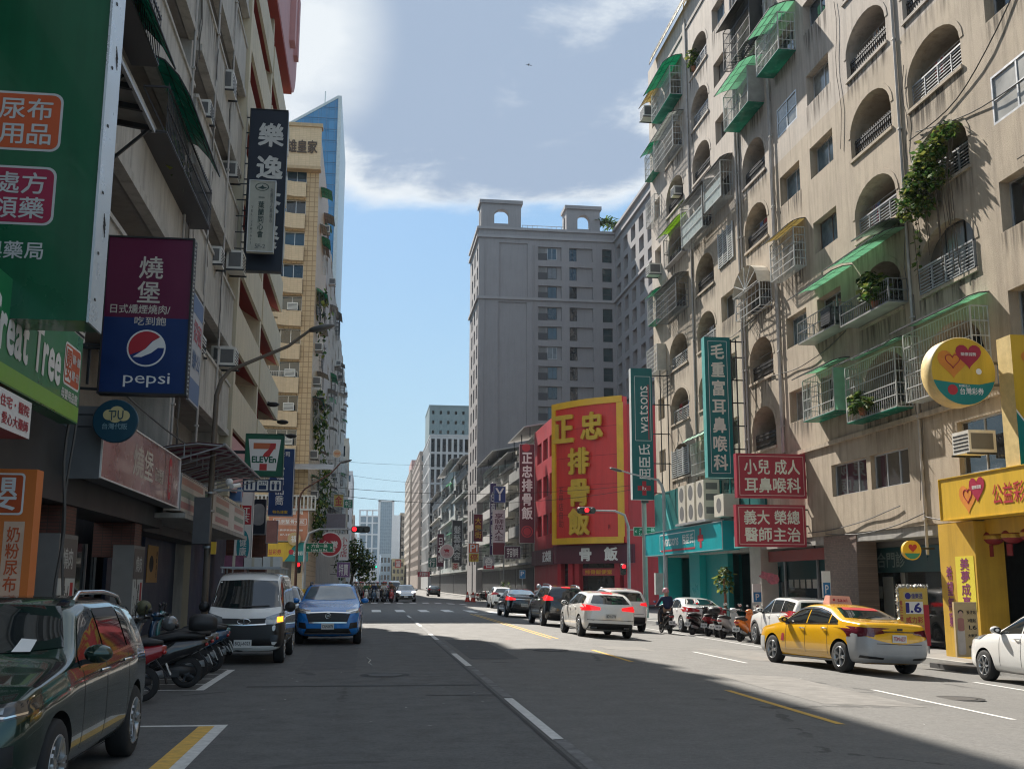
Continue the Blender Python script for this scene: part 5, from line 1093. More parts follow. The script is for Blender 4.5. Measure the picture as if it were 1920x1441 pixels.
BN.rect(0, 1.2, 1.86, .5, PM('banner_blue', (.10, .16, .30), .6), 'banner_head'); BN.rect(0, -1.15, 1.86, .6, PM('banner_blue', (.10, .16, .30)), 'banner_foot'); BN.texts([('招租', 0, .5, 1.3, .6)], SRED); BN.texts([('辦公', 0, -.3, 1.3, .5)], PM('banner_blue', (.10, .16, .30)))
for k, (lab, x0, y0, x1, y1, Y, m) in enumerate((('white upright sign with a red stamp and a teal disc, behind the left lamp post', 444, 918, 470, 1060, 44, SW), ('navy box sign with a pale arch, next to the white upright sign', 472, 935, 497, 1002, 48, PM('sign_navy', (.008, .014, .03))), ('pink tilted board just above the yellow lottery fascia', 500, 975, 520, 1018, 52, PM('board_pink', (.5, .25, .22), .5)), ('small blue board beside the awning of the convenience store', 430, 912, 452, 940, 42, PM('board_blue', (.08, .18, .4), .5)), ('small orange board beside the navy box sign', 436, 945, 452, 975, 43, SORG))):
    bd = pxY('shop_sign', lab, x0, y0, x1, y1, Y, .25, m, rim=.015)
    if k == 0: bd.rect(.0, .5, bd.w*.8, .75, SRED, 'red_stamp'); bd.text('紅茶', 0, .5, bd.w*.6, .6, SW, vertical=True, n=.01); bd.disc(0, -.75, bd.w*.36, PM('teal_disc', (.02, .25, .3), .5), 'teal_disc', .006, .65); bd.text('健康', 0, -.75, bd.w*.4, .7, SW, vertical=True, n=.01)
    if k == 1: bd.rect(0, .1, bd.w*.8, bd.h*.6, PM('arch_grey', (.3, .32, .35), .5), 'arch', .006, .2)
for k, (x, y) in enumerate(((512, 758), (530, 791), (546, 817))):
    p = onY(x, y, 52+3*k); t = thing('flood_lamp', ('dark flood lamp on a wall arm, uppermost of the three by the cream block', 'dark flood lamp on a wall arm, middle one of the three by the cream block', 'dark flood lamp on a wall arm, lowest of the three by the cream block')[k], 'lamp', p)
    b = B().mat(BLACK); b.ball(p, (.3, .2, .12), 10, 6); b.done('lamp_head', t); b = B().mat(DKMETAL); b.bar((p.x, p.y, p.z+.03), (-5, p.y, p.z+.12), .05); b.done('lamp_arm', t)
# on the yellow tiled tower
OB = pxY('billboard', 'salmon orange billboard on the foot of the yellow tiled tower', 500, 948, 577, 1014, 85.2, .2, PM('salmon', (.52, .21, .12), .5, .04, streak=.28, grime=.22), rim=.03)
OB.text('加入會員', .2, .9, 2.0, .42); OB.outline(.2, .15, 2.5, .45, SW); OB.text('健康整骨95起', .2, .15, 2.2, .3); OB.texts([('免費停車諮詢專線', .2, -.5, 2.0, .15), ('07-235-1688', .2, -.85, 1.4, .15)])
LF = pxY('lottery_fascia', 'yellow and green lottery shop fascia below the salmon billboard', 495, 1016, 577, 1052, 85.1, .25, SYEL)
LF.shape([(-.1, -LF.h/2), (LF.w/2, -LF.h/2), (LF.w/2, LF.h/2), (.9, LF.h/2), (.45, .3), (.2, -.3)], STEAL, 'green_field'); LF.text('公益彩券', -1.0, .0, 1.3, .4, SRED); LF.text('台灣彩券', 1.05, -.1, 1.0, .32, n=.012); LF.disc(.4, -.0, .2, SRED, 'emblem', .01)
GC = Board('round_sign', 'small round golden sign between the salmon billboard and the lottery fascia', (-5.7, 84.8, 4.95), (1, 0, 0), .05, .05, .05, DKMETAL); b = B(GC.T).mat(PM('gold_disc', (.5, .36, .18), .5)); b.lathe([(.5, -.1), (.5, 0)], n=24); b.done('disc', GC.root); GC.text('福', 0, 0, .5, .5, SW, n=.01)
# -- right: signs on the arched block
WS = Board('vertical_sign', 'tall teal drugstore sign with sideways white letters at the corner of the arched block', (14.4, 56, 9.6), (1, 0, 0), 1.18, 7.1, .42, PM('drugstore_teal', (.0, .135, .145), .35, .06, 1, streak=.28, grime=.22), edge=PM('pale_side', (.55, .57, .55), .5))
WS.outline(.05, 1.35, .86, 3.5, PM('thin_white_line', (.5, .55, .55), .5), .015); WS.text('watsons', .1, 1.3, 2.55, .48, SW, rot=pi/2, bold=.0); WS.rect(.36, 1.15, .05, 3.0, SRED, 'red_stripe', .009); WS.text('屈臣氏', .1, -1.55, 1.9, .62, SW, rot=pi/2)
WS.rect(.05, -2.95, .22, .75, SRED, 'cross', .008); WS.rect(.05, -2.95, .72, .26, SRED, 'cross', .0085); WS.text('Rx', .05, -2.95, .22, .2, SW, n=.012)
WS.brackets([((.59, v, -.2), (1.6, v, -.2)) for v in (-3.2, -1.6, 0, 1.6, 3.2)]+[((1.5, -3.4, -.2), (1.5, 3.5, -.2)), ((1.1, -3.4, -.2), (1.1, 3.5, -.2))], th=.05)
EN = pxY('vertical_sign', 'tall teal clinic sign with white characters, in the middle of the arched block', 1320, 631, 1377, 895, 44, .42, PM('clinic_teal', (.0, .15, .155), .35, .06, 1, streak=.28, grime=.22), edge=PM('clinic_side', (.12, .42, .40), .4))
EN.outline(0, 0, EN.w*.72, EN.h*.94, PM('thin_white_line', (.5, .55, .55)), .012); EN.text('毛重富耳鼻喉科', 0, 0, .6, 5.45, PM('cream_letter', (.66, .66, .58), .5), vertical=True, bold=.025, gap=1.14)
EN.brackets([((EN.w/2, v, -.2), (16-EN.c.x, v, -.2)) for v in (-2.8, -1.8, -.8, .2, 1.2, 2.2, 2.9)]+[((.9, -3, -.2), (.9, 3, -.2)), ((EN.w/2+.1, -3, -.2), (EN.w/2+.1, 3, -.2))], th=.05)
for k, (y0, y1, l1, l2, lab) in enumerate(((849, 934, '小兒 成人', '耳鼻喉科', 'upper of the two wide crimson clinic signs above the parked cars'), (945, 1025, '義大 榮總', '醫師主治', 'lower of the two wide crimson clinic signs, just above the shop entrance'))):
    cr = pxY('clinic_sign', lab, 1380, y0, 1513, y1, 38, .3, PM('crimson_sign', (.36, .03, .055), .4, .05, 1, streak=.28, grime=.22), rim=0)
    cr.outline(0, 0, cr.w*.93, cr.h*.88, PM('thin_pink_line', (.6, .4, .38), .5), .012); cr.texts([(l1, .03, cr.h*.2, cr.w*.8, cr.h*.33), (l2, .03, -cr.h*.21, cr.w*.8, cr.h*.33)], PM('cream_letter', (.66, .66, .58)), bold=.02)
    cr.brackets([((cr.w/2, v, -.15), (cr.w/2+.5, v, -.15)) for v in (-.6, 0, .6)]+[((cr.w/2+.35, -.8, -.15), (cr.w/2+.35, .9, -.15))], th=.05)
DF = Board('drugstore_fascia', 'bright teal drugstore fascia with a red cross, along the corner shop', (15.25, 52.4, 3.75), (0, -1, 0), 13.4, 1.25, .75, PM('fascia_teal', (.0, .33, .37), .35, .05, .6, streak=.28, grime=.22), rim=.03)
DF.outline(-.5, .0, 6.2, .8, SW, .025); DF.texts([('watsons', -1.6, .02, 2.9, .42), ('屈臣氏', 1.45, .04, 1.9, .46)], bold=.01); DF.rect(-.4, -.42, 6.0, .09, SRED, 'red_stripe', .009); DF.rect(3.5, 0, .28, .9, SRED, 'cross', .009); DF.rect(3.5, 0, .85, .28, SRED, 'cross', .0095)
D2 = Board('drugstore_fascia', 'pale turquoise strip fascia under the crimson clinic signs', (15.4, 41.6, 3.4), (0, -1, 0), 6.2, .5, .3, TEALL)
DB = Board('shop_fascia', 'dark red shop strip between the pale column and the tiled pillar', (16.3, 40.3, 2.75), (0, -1, 0), 5.6, .42, .1, PM('brick_red_strip', (.22, .035, .03), .6, .1))
cl = B(); rows = []
for k in range(7): y = 43.4-k*.34; rows.append([(16.0+.05*sin(k*2+j), y, 2.2-.03*k-j*.11*(1-abs(k-4)*.12)) for j in range(5)])
cl.mat(PM('faded_flag', (.45, .12, .15), .8, .3, 3)); cl.grid(rows); tag(cl.done('cloth_banner', loc=(16.0, 42.5, 2)), 'limp red and white cloth banner hanging by the pale column', 'banner')
act = thing('air_conditioner', 'bank of three tall cream air conditioning units on a shelf above the drugstore fascia', 'air conditioner', (15.4, 49.5, 4.6))
for k in range(3):
    b = B(TR).mat(PM('unit_cream', (.52, .49, .42), .55, .08, 2, grime=.3)); u = 47.6+k*1.5; b.box((u, 4.55, .2), (u+1.15, 6.35, .95)); b.mat(PM('ac_vent', (.12, .12, .12)))
    for v in (5.0, 5.9): b.lathe([(.34, 0), (.36, .02)], axis='z', n=16) if 0 else b.poly([(u+.57+.36*cos(2*pi*q/16), v+.36*sin(2*pi*q/16), .956) for q in range(16)])
    for v in (4.8, 5.4, 5.9): b.poly([(u-.002, v, .3), (u-.002, v, .85), (u-.002, v+.3, .85), (u-.002, v+.3, .3)])
    b.done('condenser_unit', act)
b = B(TR).mat(STEEL); b.box((47.3, 4.44, .14), (52.2, 4.54, 1.0)); b.done('shelf', act)
ac2 = thing('air_conditioner', 'single cream air conditioning unit beside the crimson clinic sign', 'air conditioner', (15.5, 45.6, 4.7)); b = B(TR).mat(PM('unit_cream', (.52, .49, .42))); b.box((45, 4.55, .2), (46.3, 5.5, .9)); b.mat(PM('ac_vent', (.12, .12, .12))); b.poly([(45.65+.33*cos(2*pi*q/16), 5.02+.33*sin(2*pi*q/16), .905) for q in range(16)]); b.done('casing', ac2)
# lottery shop
LR = Board('round_sign', 'large round yellow lottery sign with two hearts, on the right above the lottery shop', (14.42, 24.4, 6.83), (1, 0, 0), .06, .06, .1, DKMETAL)
b = B(LR.T).mat(PM('drum_side', (.60, .46, .2), .5, .15, 6)); b.lathe([(.82, -.5), (.86, -.48), (.86, -.02), (.84, 0)], n=48); b.mat(SYEL); b.poly([(.835*cos(2*pi*k/48), .835*sin(2*pi*k/48), .004) for k in range(48)]); b.done('disc', LR.root)
pts = [(.835*cos(radians(a)), .835*sin(radians(a))) for a in range(196, 345, 6)]; LR.shape([(-.8, -.23)]+pts+[(.8, -.24), (.4, -.33), (.0, -.32), (-.4, -.28)][0:], STEAL, 'green_field', .008)
HE1 = PM('heart_orange', (.62, .22, .03), .45); HE2 = PM('heart_red', (.34, .015, .05), .4)
def hearts(bd, u, v, s, m0=HE1):
    bd.shape(heart(u-.2*s, v, .42*s), m0, 'heart', .012); bd.shape(heart(u+.25*s, v+.2*s, .36*s), HE2, 'heart', .016); bd.text('關懷弱勢', u+.25*s, v+.22*s, .42*s, .09*s, SW, n=.02)
    b = B(bd.T).mat(HE2); c = heart(u-.2*s, v+.05*s, .2*s); 
    for p, q in zip(c, c[1:]+c[:1]): b.bar((*p, .014), (*q, .014), .018*s)
    b.done('heart_line', bd.root)
hearts(LR, -.08, .22, .95); LR.text('台灣彩券', .18, -.5, .62, .17, n=.014); LR.disc(-.32, -.47, .13, SRED, 'emblem', .012); LR.text('財團法人', .0, -.37, .3, .05, n=.014); LR.disc(.4, .0, .075, SW, 'badge', .012)
LR.brackets([((.8, .28, -.25), (1.15, .28, -.25)), ((.8, -.28, -.25), (1.15, -.28, -.25)), ((1.1, -.3, -.25), (1.1, .3, -.25))], th=.06)
LV = Board('vertical_sign', 'tall yellow and green lottery sign cut off by the right edge', (16.3, 23.8, 5.6), (1, 0, 0), 1.9, 4.1, .6, SYEL, edge=PM('drum_side', (.60, .46, .2)))
LV.shape([(-.95, -2.05), (.95, -2.05), (.95, -1.2), (.3, -.9), (-.5, -.45), (-.95, .15)], STEAL, 'green_field', .006); LV.shape([(-.95, .22), (-.5, -.40), (.3, -.85), (.95, -1.13), (.95, -1.2), (.3, -.91), (-.5, -.46), (-.95, .15)], SW, 'white_curve', .009)
hearts(LV, -.35, 1.45, .6); LV.text('公益彩券', -.1, .4, .42, 1.75, SRED, vertical=True, n=.012); LV.disc(-.2, -1.25, .28, SRED, 'emblem', .012); LV.text('台灣彩券', .1, -1.75, .9, .22, n=.014)
LFm = Board('lottery_fascia', 'long yellow lottery shop fascia with hearts, under the round lottery sign', (15.3, 24.2, 3.9), (0, -1, 0), 6.6, 1.12, .6, SYEL, rim=.02, rimm=SYEL)
LFm.shape([(1.5, -.56), (3.28, -.56), (3.28, .15), (2.5, .05), (2.0, -.2)], STEAL, 'green_field', .006); LFm.shape([(1.42, -.56), (1.5, -.56), (2.0, -.2), (2.5, .05), (3.28, .15), (3.28, .19), (2.45, .1), (1.95, -.14)], SW, 'white_curve', .009)
hearts(LFm, -1.7, -.02, 1.0); LFm.text('公益彩券', .1, -.05, 1.75, .5, SRED, n=.012)
SR2 = Board('round_sign', 'little round lottery sign on the drainpipe beside the yellow pillar', (15.35, 29.3, 2.62), (1, 0, 0), .05, .05, .05, DKMETAL); b = B(SR2.T).mat(SYEL); b.lathe([(.27, -.14), (.28, 0)], n=24); b.done('disc', SR2.root); SR2.shape(heart(.02, .07, .13), HE2, 'heart', .01); SR2.shape([(.25*cos(radians(a)), .25*sin(radians(a))) for a in range(200, 341, 10)], STEAL, 'green_field', .008); SR2.brackets([((.25, .05, -.05), (.7, .05, -.05))], th=.05)
YC = thing('shop_pillar', 'yellow painted pillar with purple couplet characters beside the lottery shop', 'pillar', (15.7, 27.4, -.24)); YP = PM('pillar_yellow', (.55, .34, .035), .5, .1, 1.5, streak=.28, grime=.22)
b = B(TR).mat(YP); b.box((26.6, -.25, -.5), (28.4, 3.3, .32)); b.done('shaft', YC)
b = B(TR).mat(PM('couplet_yellow', (.68, .58, .05), .5, .05)); b.box((28.401, .6, -.3), (28.41, 2.3, .25)); b.box((26.7, 1.0, .321), (27.6, 2.4, .33)); cp = b.done('couplet', YC)
b = B().mat(PM('couplet_purple', (.2, .03, .12), .5)); write(b, '美夢成真', (XR-.335, 27.15, 1.7), (0, -1, 0), (0, 0, 1), .42, 1.3, vertical=True, bold=.02); write(b, '希望無窮', (XR-.33, 27.95, 1.35), (0, -1, 0), (0, 0, 1), .3, 1.6, vertical=True, bold=.02); b.done('lettering', cp)
b = B(TR).mat(YP); b.box((8, 2.95, -3.5), (26.6, 3.34, .0)); b.mat(PM('shop_dark_glass', (.02, .028, .035), .2)); b.box((16, .9, -2.6), (26.2, 2.4, -2.5)); b.mat(PM('shelf_grey', (.22, .2, .2), .7)); b.box((18, -.2, -2.5), (26.3, .8, -2.0)); b.mat(PM('shelf_red', (.32, .03, .05), .6)); b.box((18, .8, -2.5), (26.3, 1.02, -1.98))
b.mat(PM('slip_paper', (.5, .45, .42), .8))
for k in range(9): b.box((18.2+k*.88, -.1, -2.0), (18.9+k*.88, .72, -1.98))
b.done('shop_counter', YC)
for k in range(4):
    p = onX(1827+k*36, 1010-3*k, 16.2); l = thing('paper_lantern', ('leftmost red and gold lantern hanging under the lottery fascia', 'second red and gold lantern from the left under the lottery fascia', 'third red and gold lantern from the left under the lottery fascia', 'red and gold lantern at the right edge under the lottery fascia')[k], 'lantern', p, 'lanterns under the lottery fascia')
    b = B().mat(PM('lantern_red', (.22, .012, .02), .6, .2, 6)); b.ball(p, (.28, .28, .2), 16, 8); b.mat(PM('lantern_gold', (.5, .32, .05), .5, .3, 8, metal=.3)); b.lathe([(.275, -.05), (.29, 0), (.275, .05)], p, 'z', 16, False, False); b.lathe([(.1, .18), (.1, .24)], p, 'z', 10); b.done('lantern_body', l)
    b = B().mat(PM('lantern_red', (.22, .012, .02))); b.box((p.x-.12, p.y-.12, p.z-.5), (p.x-.1, p.y+.12, p.z-.2)); b.done('tassel', l)
def standboard(name, lab, x0, y0, x1, y1, Y, m, **kw): return pxY(name, lab, x0, y0, x1, y1, Y, .08, m, **kw)
PB = standboard('price_board', 'standing lottery jackpot board with a big 1.6, wrapped in silver tinsel', 1683, 1100, 1745, 1205, 26.0, PM('jackpot_yellow', (.58, .40, .08), .5, .08), rim=.0)
PB.rect(.02, .18, .46, .3, SW, 'number_panel', .005); PB.texts([('1', -.165, .18, .06, .23), ('.', -.055, .085, .05, .04), ('6', .105, .18, .18, .23)], PM('deep_blue', (.02, .02, .2), .5), n=.01, bold=.03); PB.rect(.0, .47, .5, .2, PM('pale_panel', (.5, .42, .2), .5), 'logo_panel', .005); PB.text('億樂透', .1, .47, .3, .13, PM('deep_blue', (.02, .02, .2)), n=.01); PB.disc(-.14, .47, .08, PM('deep_blue', (.02, .02, .2)), 'emblem', .01)
PB.text('威力彩', 0, -.12, .45, .16, SRED, n=.01); PB.rect(.33, -.25, .14, 1.0, SRED, 'side_strip', .006); PB.text('單注二獎', -.33, .1, .08, .5, SRED, vertical=True, n=.01); PB.rect(-.02, -.45, .5, .4, PM('pink_panel_2', (.5, .2, .18), .5), 'lower_panel', .005)
b = B(PB.T).mat(PM('tinsel', (.5, .5, .48), .25, .4, 20, metal=.6)); R = random.Random(4)
for k in range(260):
    if k < 120: u, v = -PB.w/2-.02, R.uniform(-.1, PB.h/2)
    else: u, v = R.uniform(-PB.w/2, PB.w/2), PB.h/2+.02
    a = R.uniform(0, pi); d = .07; b.poly([(u-d*cos(a), v-d*sin(a), R.uniform(-.05, .06)), (u+.02*sin(a), v, .03), (u+d*cos(a), v+d*sin(a), R.uniform(-.05, .06))])
b.done('tinsel', PB.root); PB.brackets([((-.35, -PB.h/2, -.04), (-.35, -PB.h/2-.25, -.04)), ((.35, -PB.h/2, -.04), (.35, -PB.h/2-.25, -.04))], m=STEEL, th=.04)
SBd = standboard('standing_board', 'cream standing board with a woman in a pale dress, against the yellow pillar', 1788, 1128, 1838, 1231, 25.8, PM('board_cream', (.58, .44, .24), .5, .06))
SBd.rect(-.16, -.3, .2, .62, PM('dress_white', (.62, .56, .5), .6), 'painted_dress', .005, .06); SBd.rect(-.15, .12, .17, .32, PM('dress_pink', (.45, .2, .17), .6), 'painted_top', .006, .05); SBd.disc(-.14, .37, .06, PM('painted_skin', (.55, .36, .26), .6), 'painted_face', .007, .08); SBd.disc(-.14, .42, .075, SBLK, 'painted_hair', .006, .06)
SBd.texts([('投注站', .14, .42, .24, .09), ('3億起', .14, .22, .22, .09), ('1.6', .16, .05, .2, .1), ('大樂透', .14, -.15, .24, .08), ('威力彩', .14, -.42, .24, .08)], SBLK)
b = B().mat(PM('gutter_grate', (.05, .05, .052), .6, .2)); b.box((14.0, 24.4, -.40), (14.68, 26.2, -.26)); tag(b.done('gutter_cover', loc=(14.6, 25.4, -.22)), 'dark rubber ramp on the pavement edge before the standing board', 'ramp')
for lab, x, y0, y1, Y, X in (('white post with a blue parking sign, next to the brown tiled pillar', 1551, 1070, 1120, 34.4, 16), ('blue and white parking sign on the pale column', 1421, 1094, 1130, 43.1, 15.95)):
    bd = pxY('parking_sign', lab, x-10, y0, x+8, y1, Y, .06, SW); bd.rect(0, -bd.h*.18, bd.w*.85, bd.h*.5, PM('parking_blue', (.02, .18, .42), .45), 'blue_panel'); bd.text('P', 0, -bd.h*.18, bd.w*.4, bd.h*.32, SW, n=.009)
# -- right, beyond the crossing
MV = pxY('vertical_sign', 'tall maroon vertical sign with white characters beside the red restaurant', 974, 832, 1003, 1018, 100, .4, PM('maroon_sign', (.11, .012, .03), .45, .08, 1), rim=.03, rimm=PM('pale_side', (.55, .57, .55)))
MV.text('正忠排骨飯', 0, .7, .98, 6.2, SW, vertical=True, bold=.03, gap=1.06); MV.disc(0, -3.55, .55, SRED, 'emblem', .006, ri=.8); MV.disc(0, -3.55, .36, SRED, 'emblem', .007); MV.disc(-.1, 4.3, .4, SRED, 'emblem', .006)
for lab, x0, y0, x1, y1, Y, m, txt, tm, kw in (
    ('royal blue square sign with a white letter Y, above the white vertical sign', 926, 911, 948, 942, 108, PM('sign_blue', (.02, .05, .2), .45), 'Y', SW, {}),
    ('violet vertical sign with pale characters behind the blue Y sign', 919, 905, 930, 1040, 112, PM('sign_violet', (.05, .03, .12), .45), '住商不動產', SW, dict(vertical=True)),
    ('white vertical sign with a maroon foot, left of the tall maroon sign', 924, 955, 947, 1040, 106, PM('sign_pale', (.55, .5, .52), .45), '享聊話人生', PM('sign_maroon2', (.1, .02, .05), .5), dict(vertical=True)),
    ('maroon vertical sign next to the dark tower', 888, 963, 905, 1015, 120, PM('sign_wine', (.15, .015, .03), .45), '大樂街', PM('sign_gold', (.6, .36, .05)), dict(vertical=True)),
    ('orange square sign above a yellow one on the right pavement', 879, 1018, 898, 1036, 112, PM('sign_orange2', (.6, .1, .02), .45), 'PI', SW, {}),
    ('yellow square sign under the orange one on the right pavement', 879, 1036, 898, 1053, 112, PM('sign_yellow2', (.55, .42, .05), .45), '停', SRED, {}),
    ('plum coffee shop sign with bean shapes near the red restaurant', 946, 1023, 976, 1047, 102, PM('sign_plum', (.07, .02, .05), .45), '宇宙咖啡', SW, {}),
    ('grey and red square sign with a round mark, right pavement', 906, 1043, 927, 1067, 106, PM('sign_grey2', (.35, .35, .36), .45), '合', SW, {}),
    ('black vertical sign with pale marks in front of the sooty shophouses', 848, 975, 866, 1060, 150, PM('sign_black2', (.03, .03, .035), .45), '髮藝美容', PM('sign_grey3', (.45, .46, .47), .5), dict(vertical=True)),
    ('dark wine vertical sign behind the pink round sign', 820, 1000, 832, 1062, 165, PM('sign_wine2', (.09, .01, .03), .45), '日本燒', SW, dict(vertical=True)),
    ('small cream sign under the black vertical sign', 847, 1054, 861, 1068, 140, PM('sign_cream2', (.5, .47, .4), .45), '茶', SRED, {}),
    ('dark green square sign far down the right pavement', 803, 1045, 818, 1063, 190, PM('sign_green2', (.01, .10, .08), .45), '行', SW, {}),
    ('red and white shop sign far down the right side', 783, 1071, 806, 1081, 210, PM('sign_redwhite', (.4, .03, .05), .45), '大眾銀行', SW, {}),
    ('orange red sign cluster farthest down the right side', 741, 1048, 752, 1064, 300, PM('sign_red3', (.5, .08, .05), .45), '當', SW, {}),
    ('grey framed blank billboard over the side street corner on the left', 606, 962, 648, 992, 105, PM('billboard_grey', (.18, .17, .20), .6), '', SW, {}),
    ('white vertical sign with red figures behind the red round sign', 636, 1000, 653, 1050, 104, SW, '小吃店', SRED, dict(vertical=True)),
    ('yellow square sign on the cluttered flats to the left', 626, 926, 644, 950, 130, PM('sign_ochre', (.5, .36, .1), .5), '金', SRED, {}),
    ('green square sign next to the yellow one on the cluttered flats', 645, 936, 661, 952, 135, PM('sign_green3', (.02, .2, .1), .5), '中正', SW, {}),
    ('violet and pink poster stand at the far left crossing', 632, 1053, 656, 1082, 103, PM('poster_violet', (.2, .1, .25), .5), '特賣', SW, {})):
    bd = pxY('shop_sign', lab, x0, y0, x1, y1, Y, .3, m, rim=.03)
    if txt: bd.text(txt, 0, bd.h*(.12 if 'foot' in lab else 0), bd.w*.7, bd.h*(.6 if 'foot' in lab else .75), tm, **kw)
    if 'foot' in lab: bd.rect(0, -bd.h*.36, bd.w*.96, bd.h*.26, PM('sign_wine', (.15, .015, .03)), 'foot_panel')
    if 'round mark' in lab: bd.disc(0, .15, .35, SW, 'emblem', .006, ri=.75); bd.rect(0, -bd.h*.35, bd.w*.95, bd.h*.28, SRED, 'foot_panel')
    bd.brackets([((bd.w/2, v*bd.h, -.15), (bd.w/2+.8, v*bd.h, -.15)) for v in (-.3, .3)] if bd.c.x > 0 else [((-bd.w/2, v*bd.h, -.15), (-bd.w/2-.6, v*bd.h, -.15)) for v in (-.3, .3)])
def roundboard(name, lab, x, y, r, Y, m, rim, txt, tm, cat='sign'):
    c = onY(x, y, Y); R_ = r*Y/FPX; bd = Board(name, lab, c, (1, 0, 0), .05, .05, .05, DKMETAL, cat=cat)
    b = B(bd.T).mat(rim); b.lathe([(R_, -.3), (R_, 0)], n=36); b.done('rim', bd.root); bd.disc(0, 0, R_*.9, m, 'disc', .006); 
    if txt: bd.text(txt, 0, 0, R_*1.2, R_*.55, tm, n=.012)
    return bd, R_
bd, r_ = roundboard('round_sign', 'pale pink round sign with a dark cow on the right pavement', 838, 1033, 13.5, 135, PM('sign_pink', (.62, .42, .42), .5), SW, '', SW)
b = B(bd.T).mat(SRED); b.ball((0, .12, .02), (.3, .16, .02), 10, 6); b.ball((-.3, .18, .02), (.1, .1, .02), 8, 5)
for u in (-.2, -.1, .12, .2): b.box((u-.03, -.16, .012), (u+.03, .05, .03))
b.done('cow_emblem', bd.root); bd.text('MUMU', 0, -.42, .6, .14, SRED, n=.012); bd.brackets([((r_, 0, -.1), (r_+.8, 0, -.1))])
bd, r_ = roundboard('round_sign', 'big red round lottery sign on the left corner of the crossing', 619, 1020, 23, 100, SRED, SW, '台灣', SW); bd.text('彩券', .1, -.5, .8, .45, n=.012); bd.brackets([((-r_, 0, -.1), (-r_-1, 0, -.1))])
bd, r_ = roundboard('round_sign', 'small orange round sign high on the cluttered flats, left side', 632, 850, 8, 120, PM('disc_orange', (.6, .4, .25), .5), SW, '宮', SORG); bd.brackets([((-r_, 0, -.1), (-r_-.6, 0, -.1))])
bp = pxY('parking_sign', 'blue parking sign on the pavement before the red restaurant', 974, 1068, 985, 1084, 100, .05, PM('parking_blue', (.02, .18, .42)), rim=.02); bp.text('P', 0, .05, .3, .4); bp.brackets([((0, -bp.h/2, -.03), (0, -bp.c.z-.2, -.03))], m=STEEL, th=.07)
# ================================================================ street lamps, traffic lights
def lamp(lab, X, Y, arm, hz, tilt, col, base=.0, h0=6.7, r0=.09, flags=None):
    t = thing('street_lamp', lab, 'street lamp', (X, Y, base)); s = 1 if arm > 0 else -1
    b = B().mat(col); b.tube([(X, Y, base), (X, Y, base+h0*.5), (X+s*.02, Y, base+h0-.5), (X+s*.12, Y, base+h0-.1), (X+s*.35, Y, base+h0+.2)], [r0, r0*.85, r0*.7, r0*.62, r0*.55], 12); b.lathe([(.2, 0), (.2, .12), (r0*1.15, .18), (r0*1.15, .5)], (X, Y, base), 'z', 14); b.done('pole', t)
    b = B().mat(col); b.tube([(X+s*.3, Y, base+h0+.16), (X+arm*.6, Y, base+h0+.16+(hz-.2)*.55), (X+arm*.8, Y, base+h0+hz-.12)], [.05, .042, .036], 10); b.done('arm', t)
    e = Vector((X+arm*.78, Y, base+h0+hz-.16)); f = Vector((X+arm, Y, base+h0+hz)); d = (f-e).normalized(); n = Vector((0, 1, 0)); u = n.cross(d)
    b = B().mat(PM('lamp_housing', (.10, .10, .10), .45, .1)); rows = []
    for k, (q, wv, hv) in enumerate(((0, .06, .05), (.15, .13, .07), (.5, .16, .08), (.85, .13, .06), (1, .03, .02))):
        c = e+(f-e)*q; rows.append([c+n*(wv*cos(2*pi*a/12))+u*(hv*sin(2*pi*a/12)) for a in range(12)])
    b.smooth = True; b.loft(rows); b.done('lamp_head', t); return t
RUST = PM('rusty_grey_pole', (.15, .125, .10), .6, .2, 3, metal=.2, grime=.5)
L1 = lamp('brown grey street lamp on the left kerb with its arm reaching over the road', -4.0, 28, 2.95, 1.45, 0, RUST, .12, 6.75)
b = B().mat(PM('post_wrap', (.10, .105, .115), .7)); b.box((-4.35, 27.75, 2.6), (-3.95, 28.1, 3.75)); b.mat(SYEL); b.box((-3.9, 27.85, 2.35), (-3.78, 27.95, 2.65)); b.mat(STEEL)
for z in (2.5, 3.4, 3.85): b.lathe([(.13, z), (.13, z+.05)], (-4.0, 28, 0), 'z', 14)
b.done('junction_box', L1)
cc = thing('security_camera', 'white security cameras on a bracket of the left lamp post', 'camera', (-3.6, 27.9, 3.95)); b = B().mat(STEEL); b.bar((-4, 28, 3.95), (-3.2, 28, 3.95), .05); b.done('bracket', cc); b = B().mat(SW); b.tube([(-3.45, 27.7, 4.02), (-3.3, 28.0, 4.08)], .06, 10); b.ball((-3.55, 27.95, 4.15), .1); b.done('camera_body', cc)
lamp('rust brown street lamp at the left corner of the crossing', -4.0, 62, 2.9, 1.85, 0, PM('rust_pole', (.10, .04, .025), .6, .2, 3), .0, 6.7)
lamp('pale grey street lamp in front of the drugstore corner on the right', 15.3, 55.2, -2.9, .75, 0, PM('pale_pole', (.42, .44, .45), .45, .1), -.24, 7.1, .13)
b = B().mat(PM('meter_box', (.42, .42, .40), .6)); b.box((14.7, 55, 1.1), (15.1, 55.3, 2.2)); tag(b.done('meter_box', loc=(14.9, 55.1, 1.6)), 'grey meter box on the pale lamp post at the drugstore corner', 'meter box')
lamp('slim grey street lamp on the far right pavement past the crossing', 14.2, 150, -3, .8, 0, STEEL, -.24, 7.2); lamp('grey street lamp on the right pavement by the signs', 14.6, 118, -3, .7, 0, STEEL, -.24, 7.0)
TLB = PM('traffic_light_black', (.015, .016, .016), .5, .15)
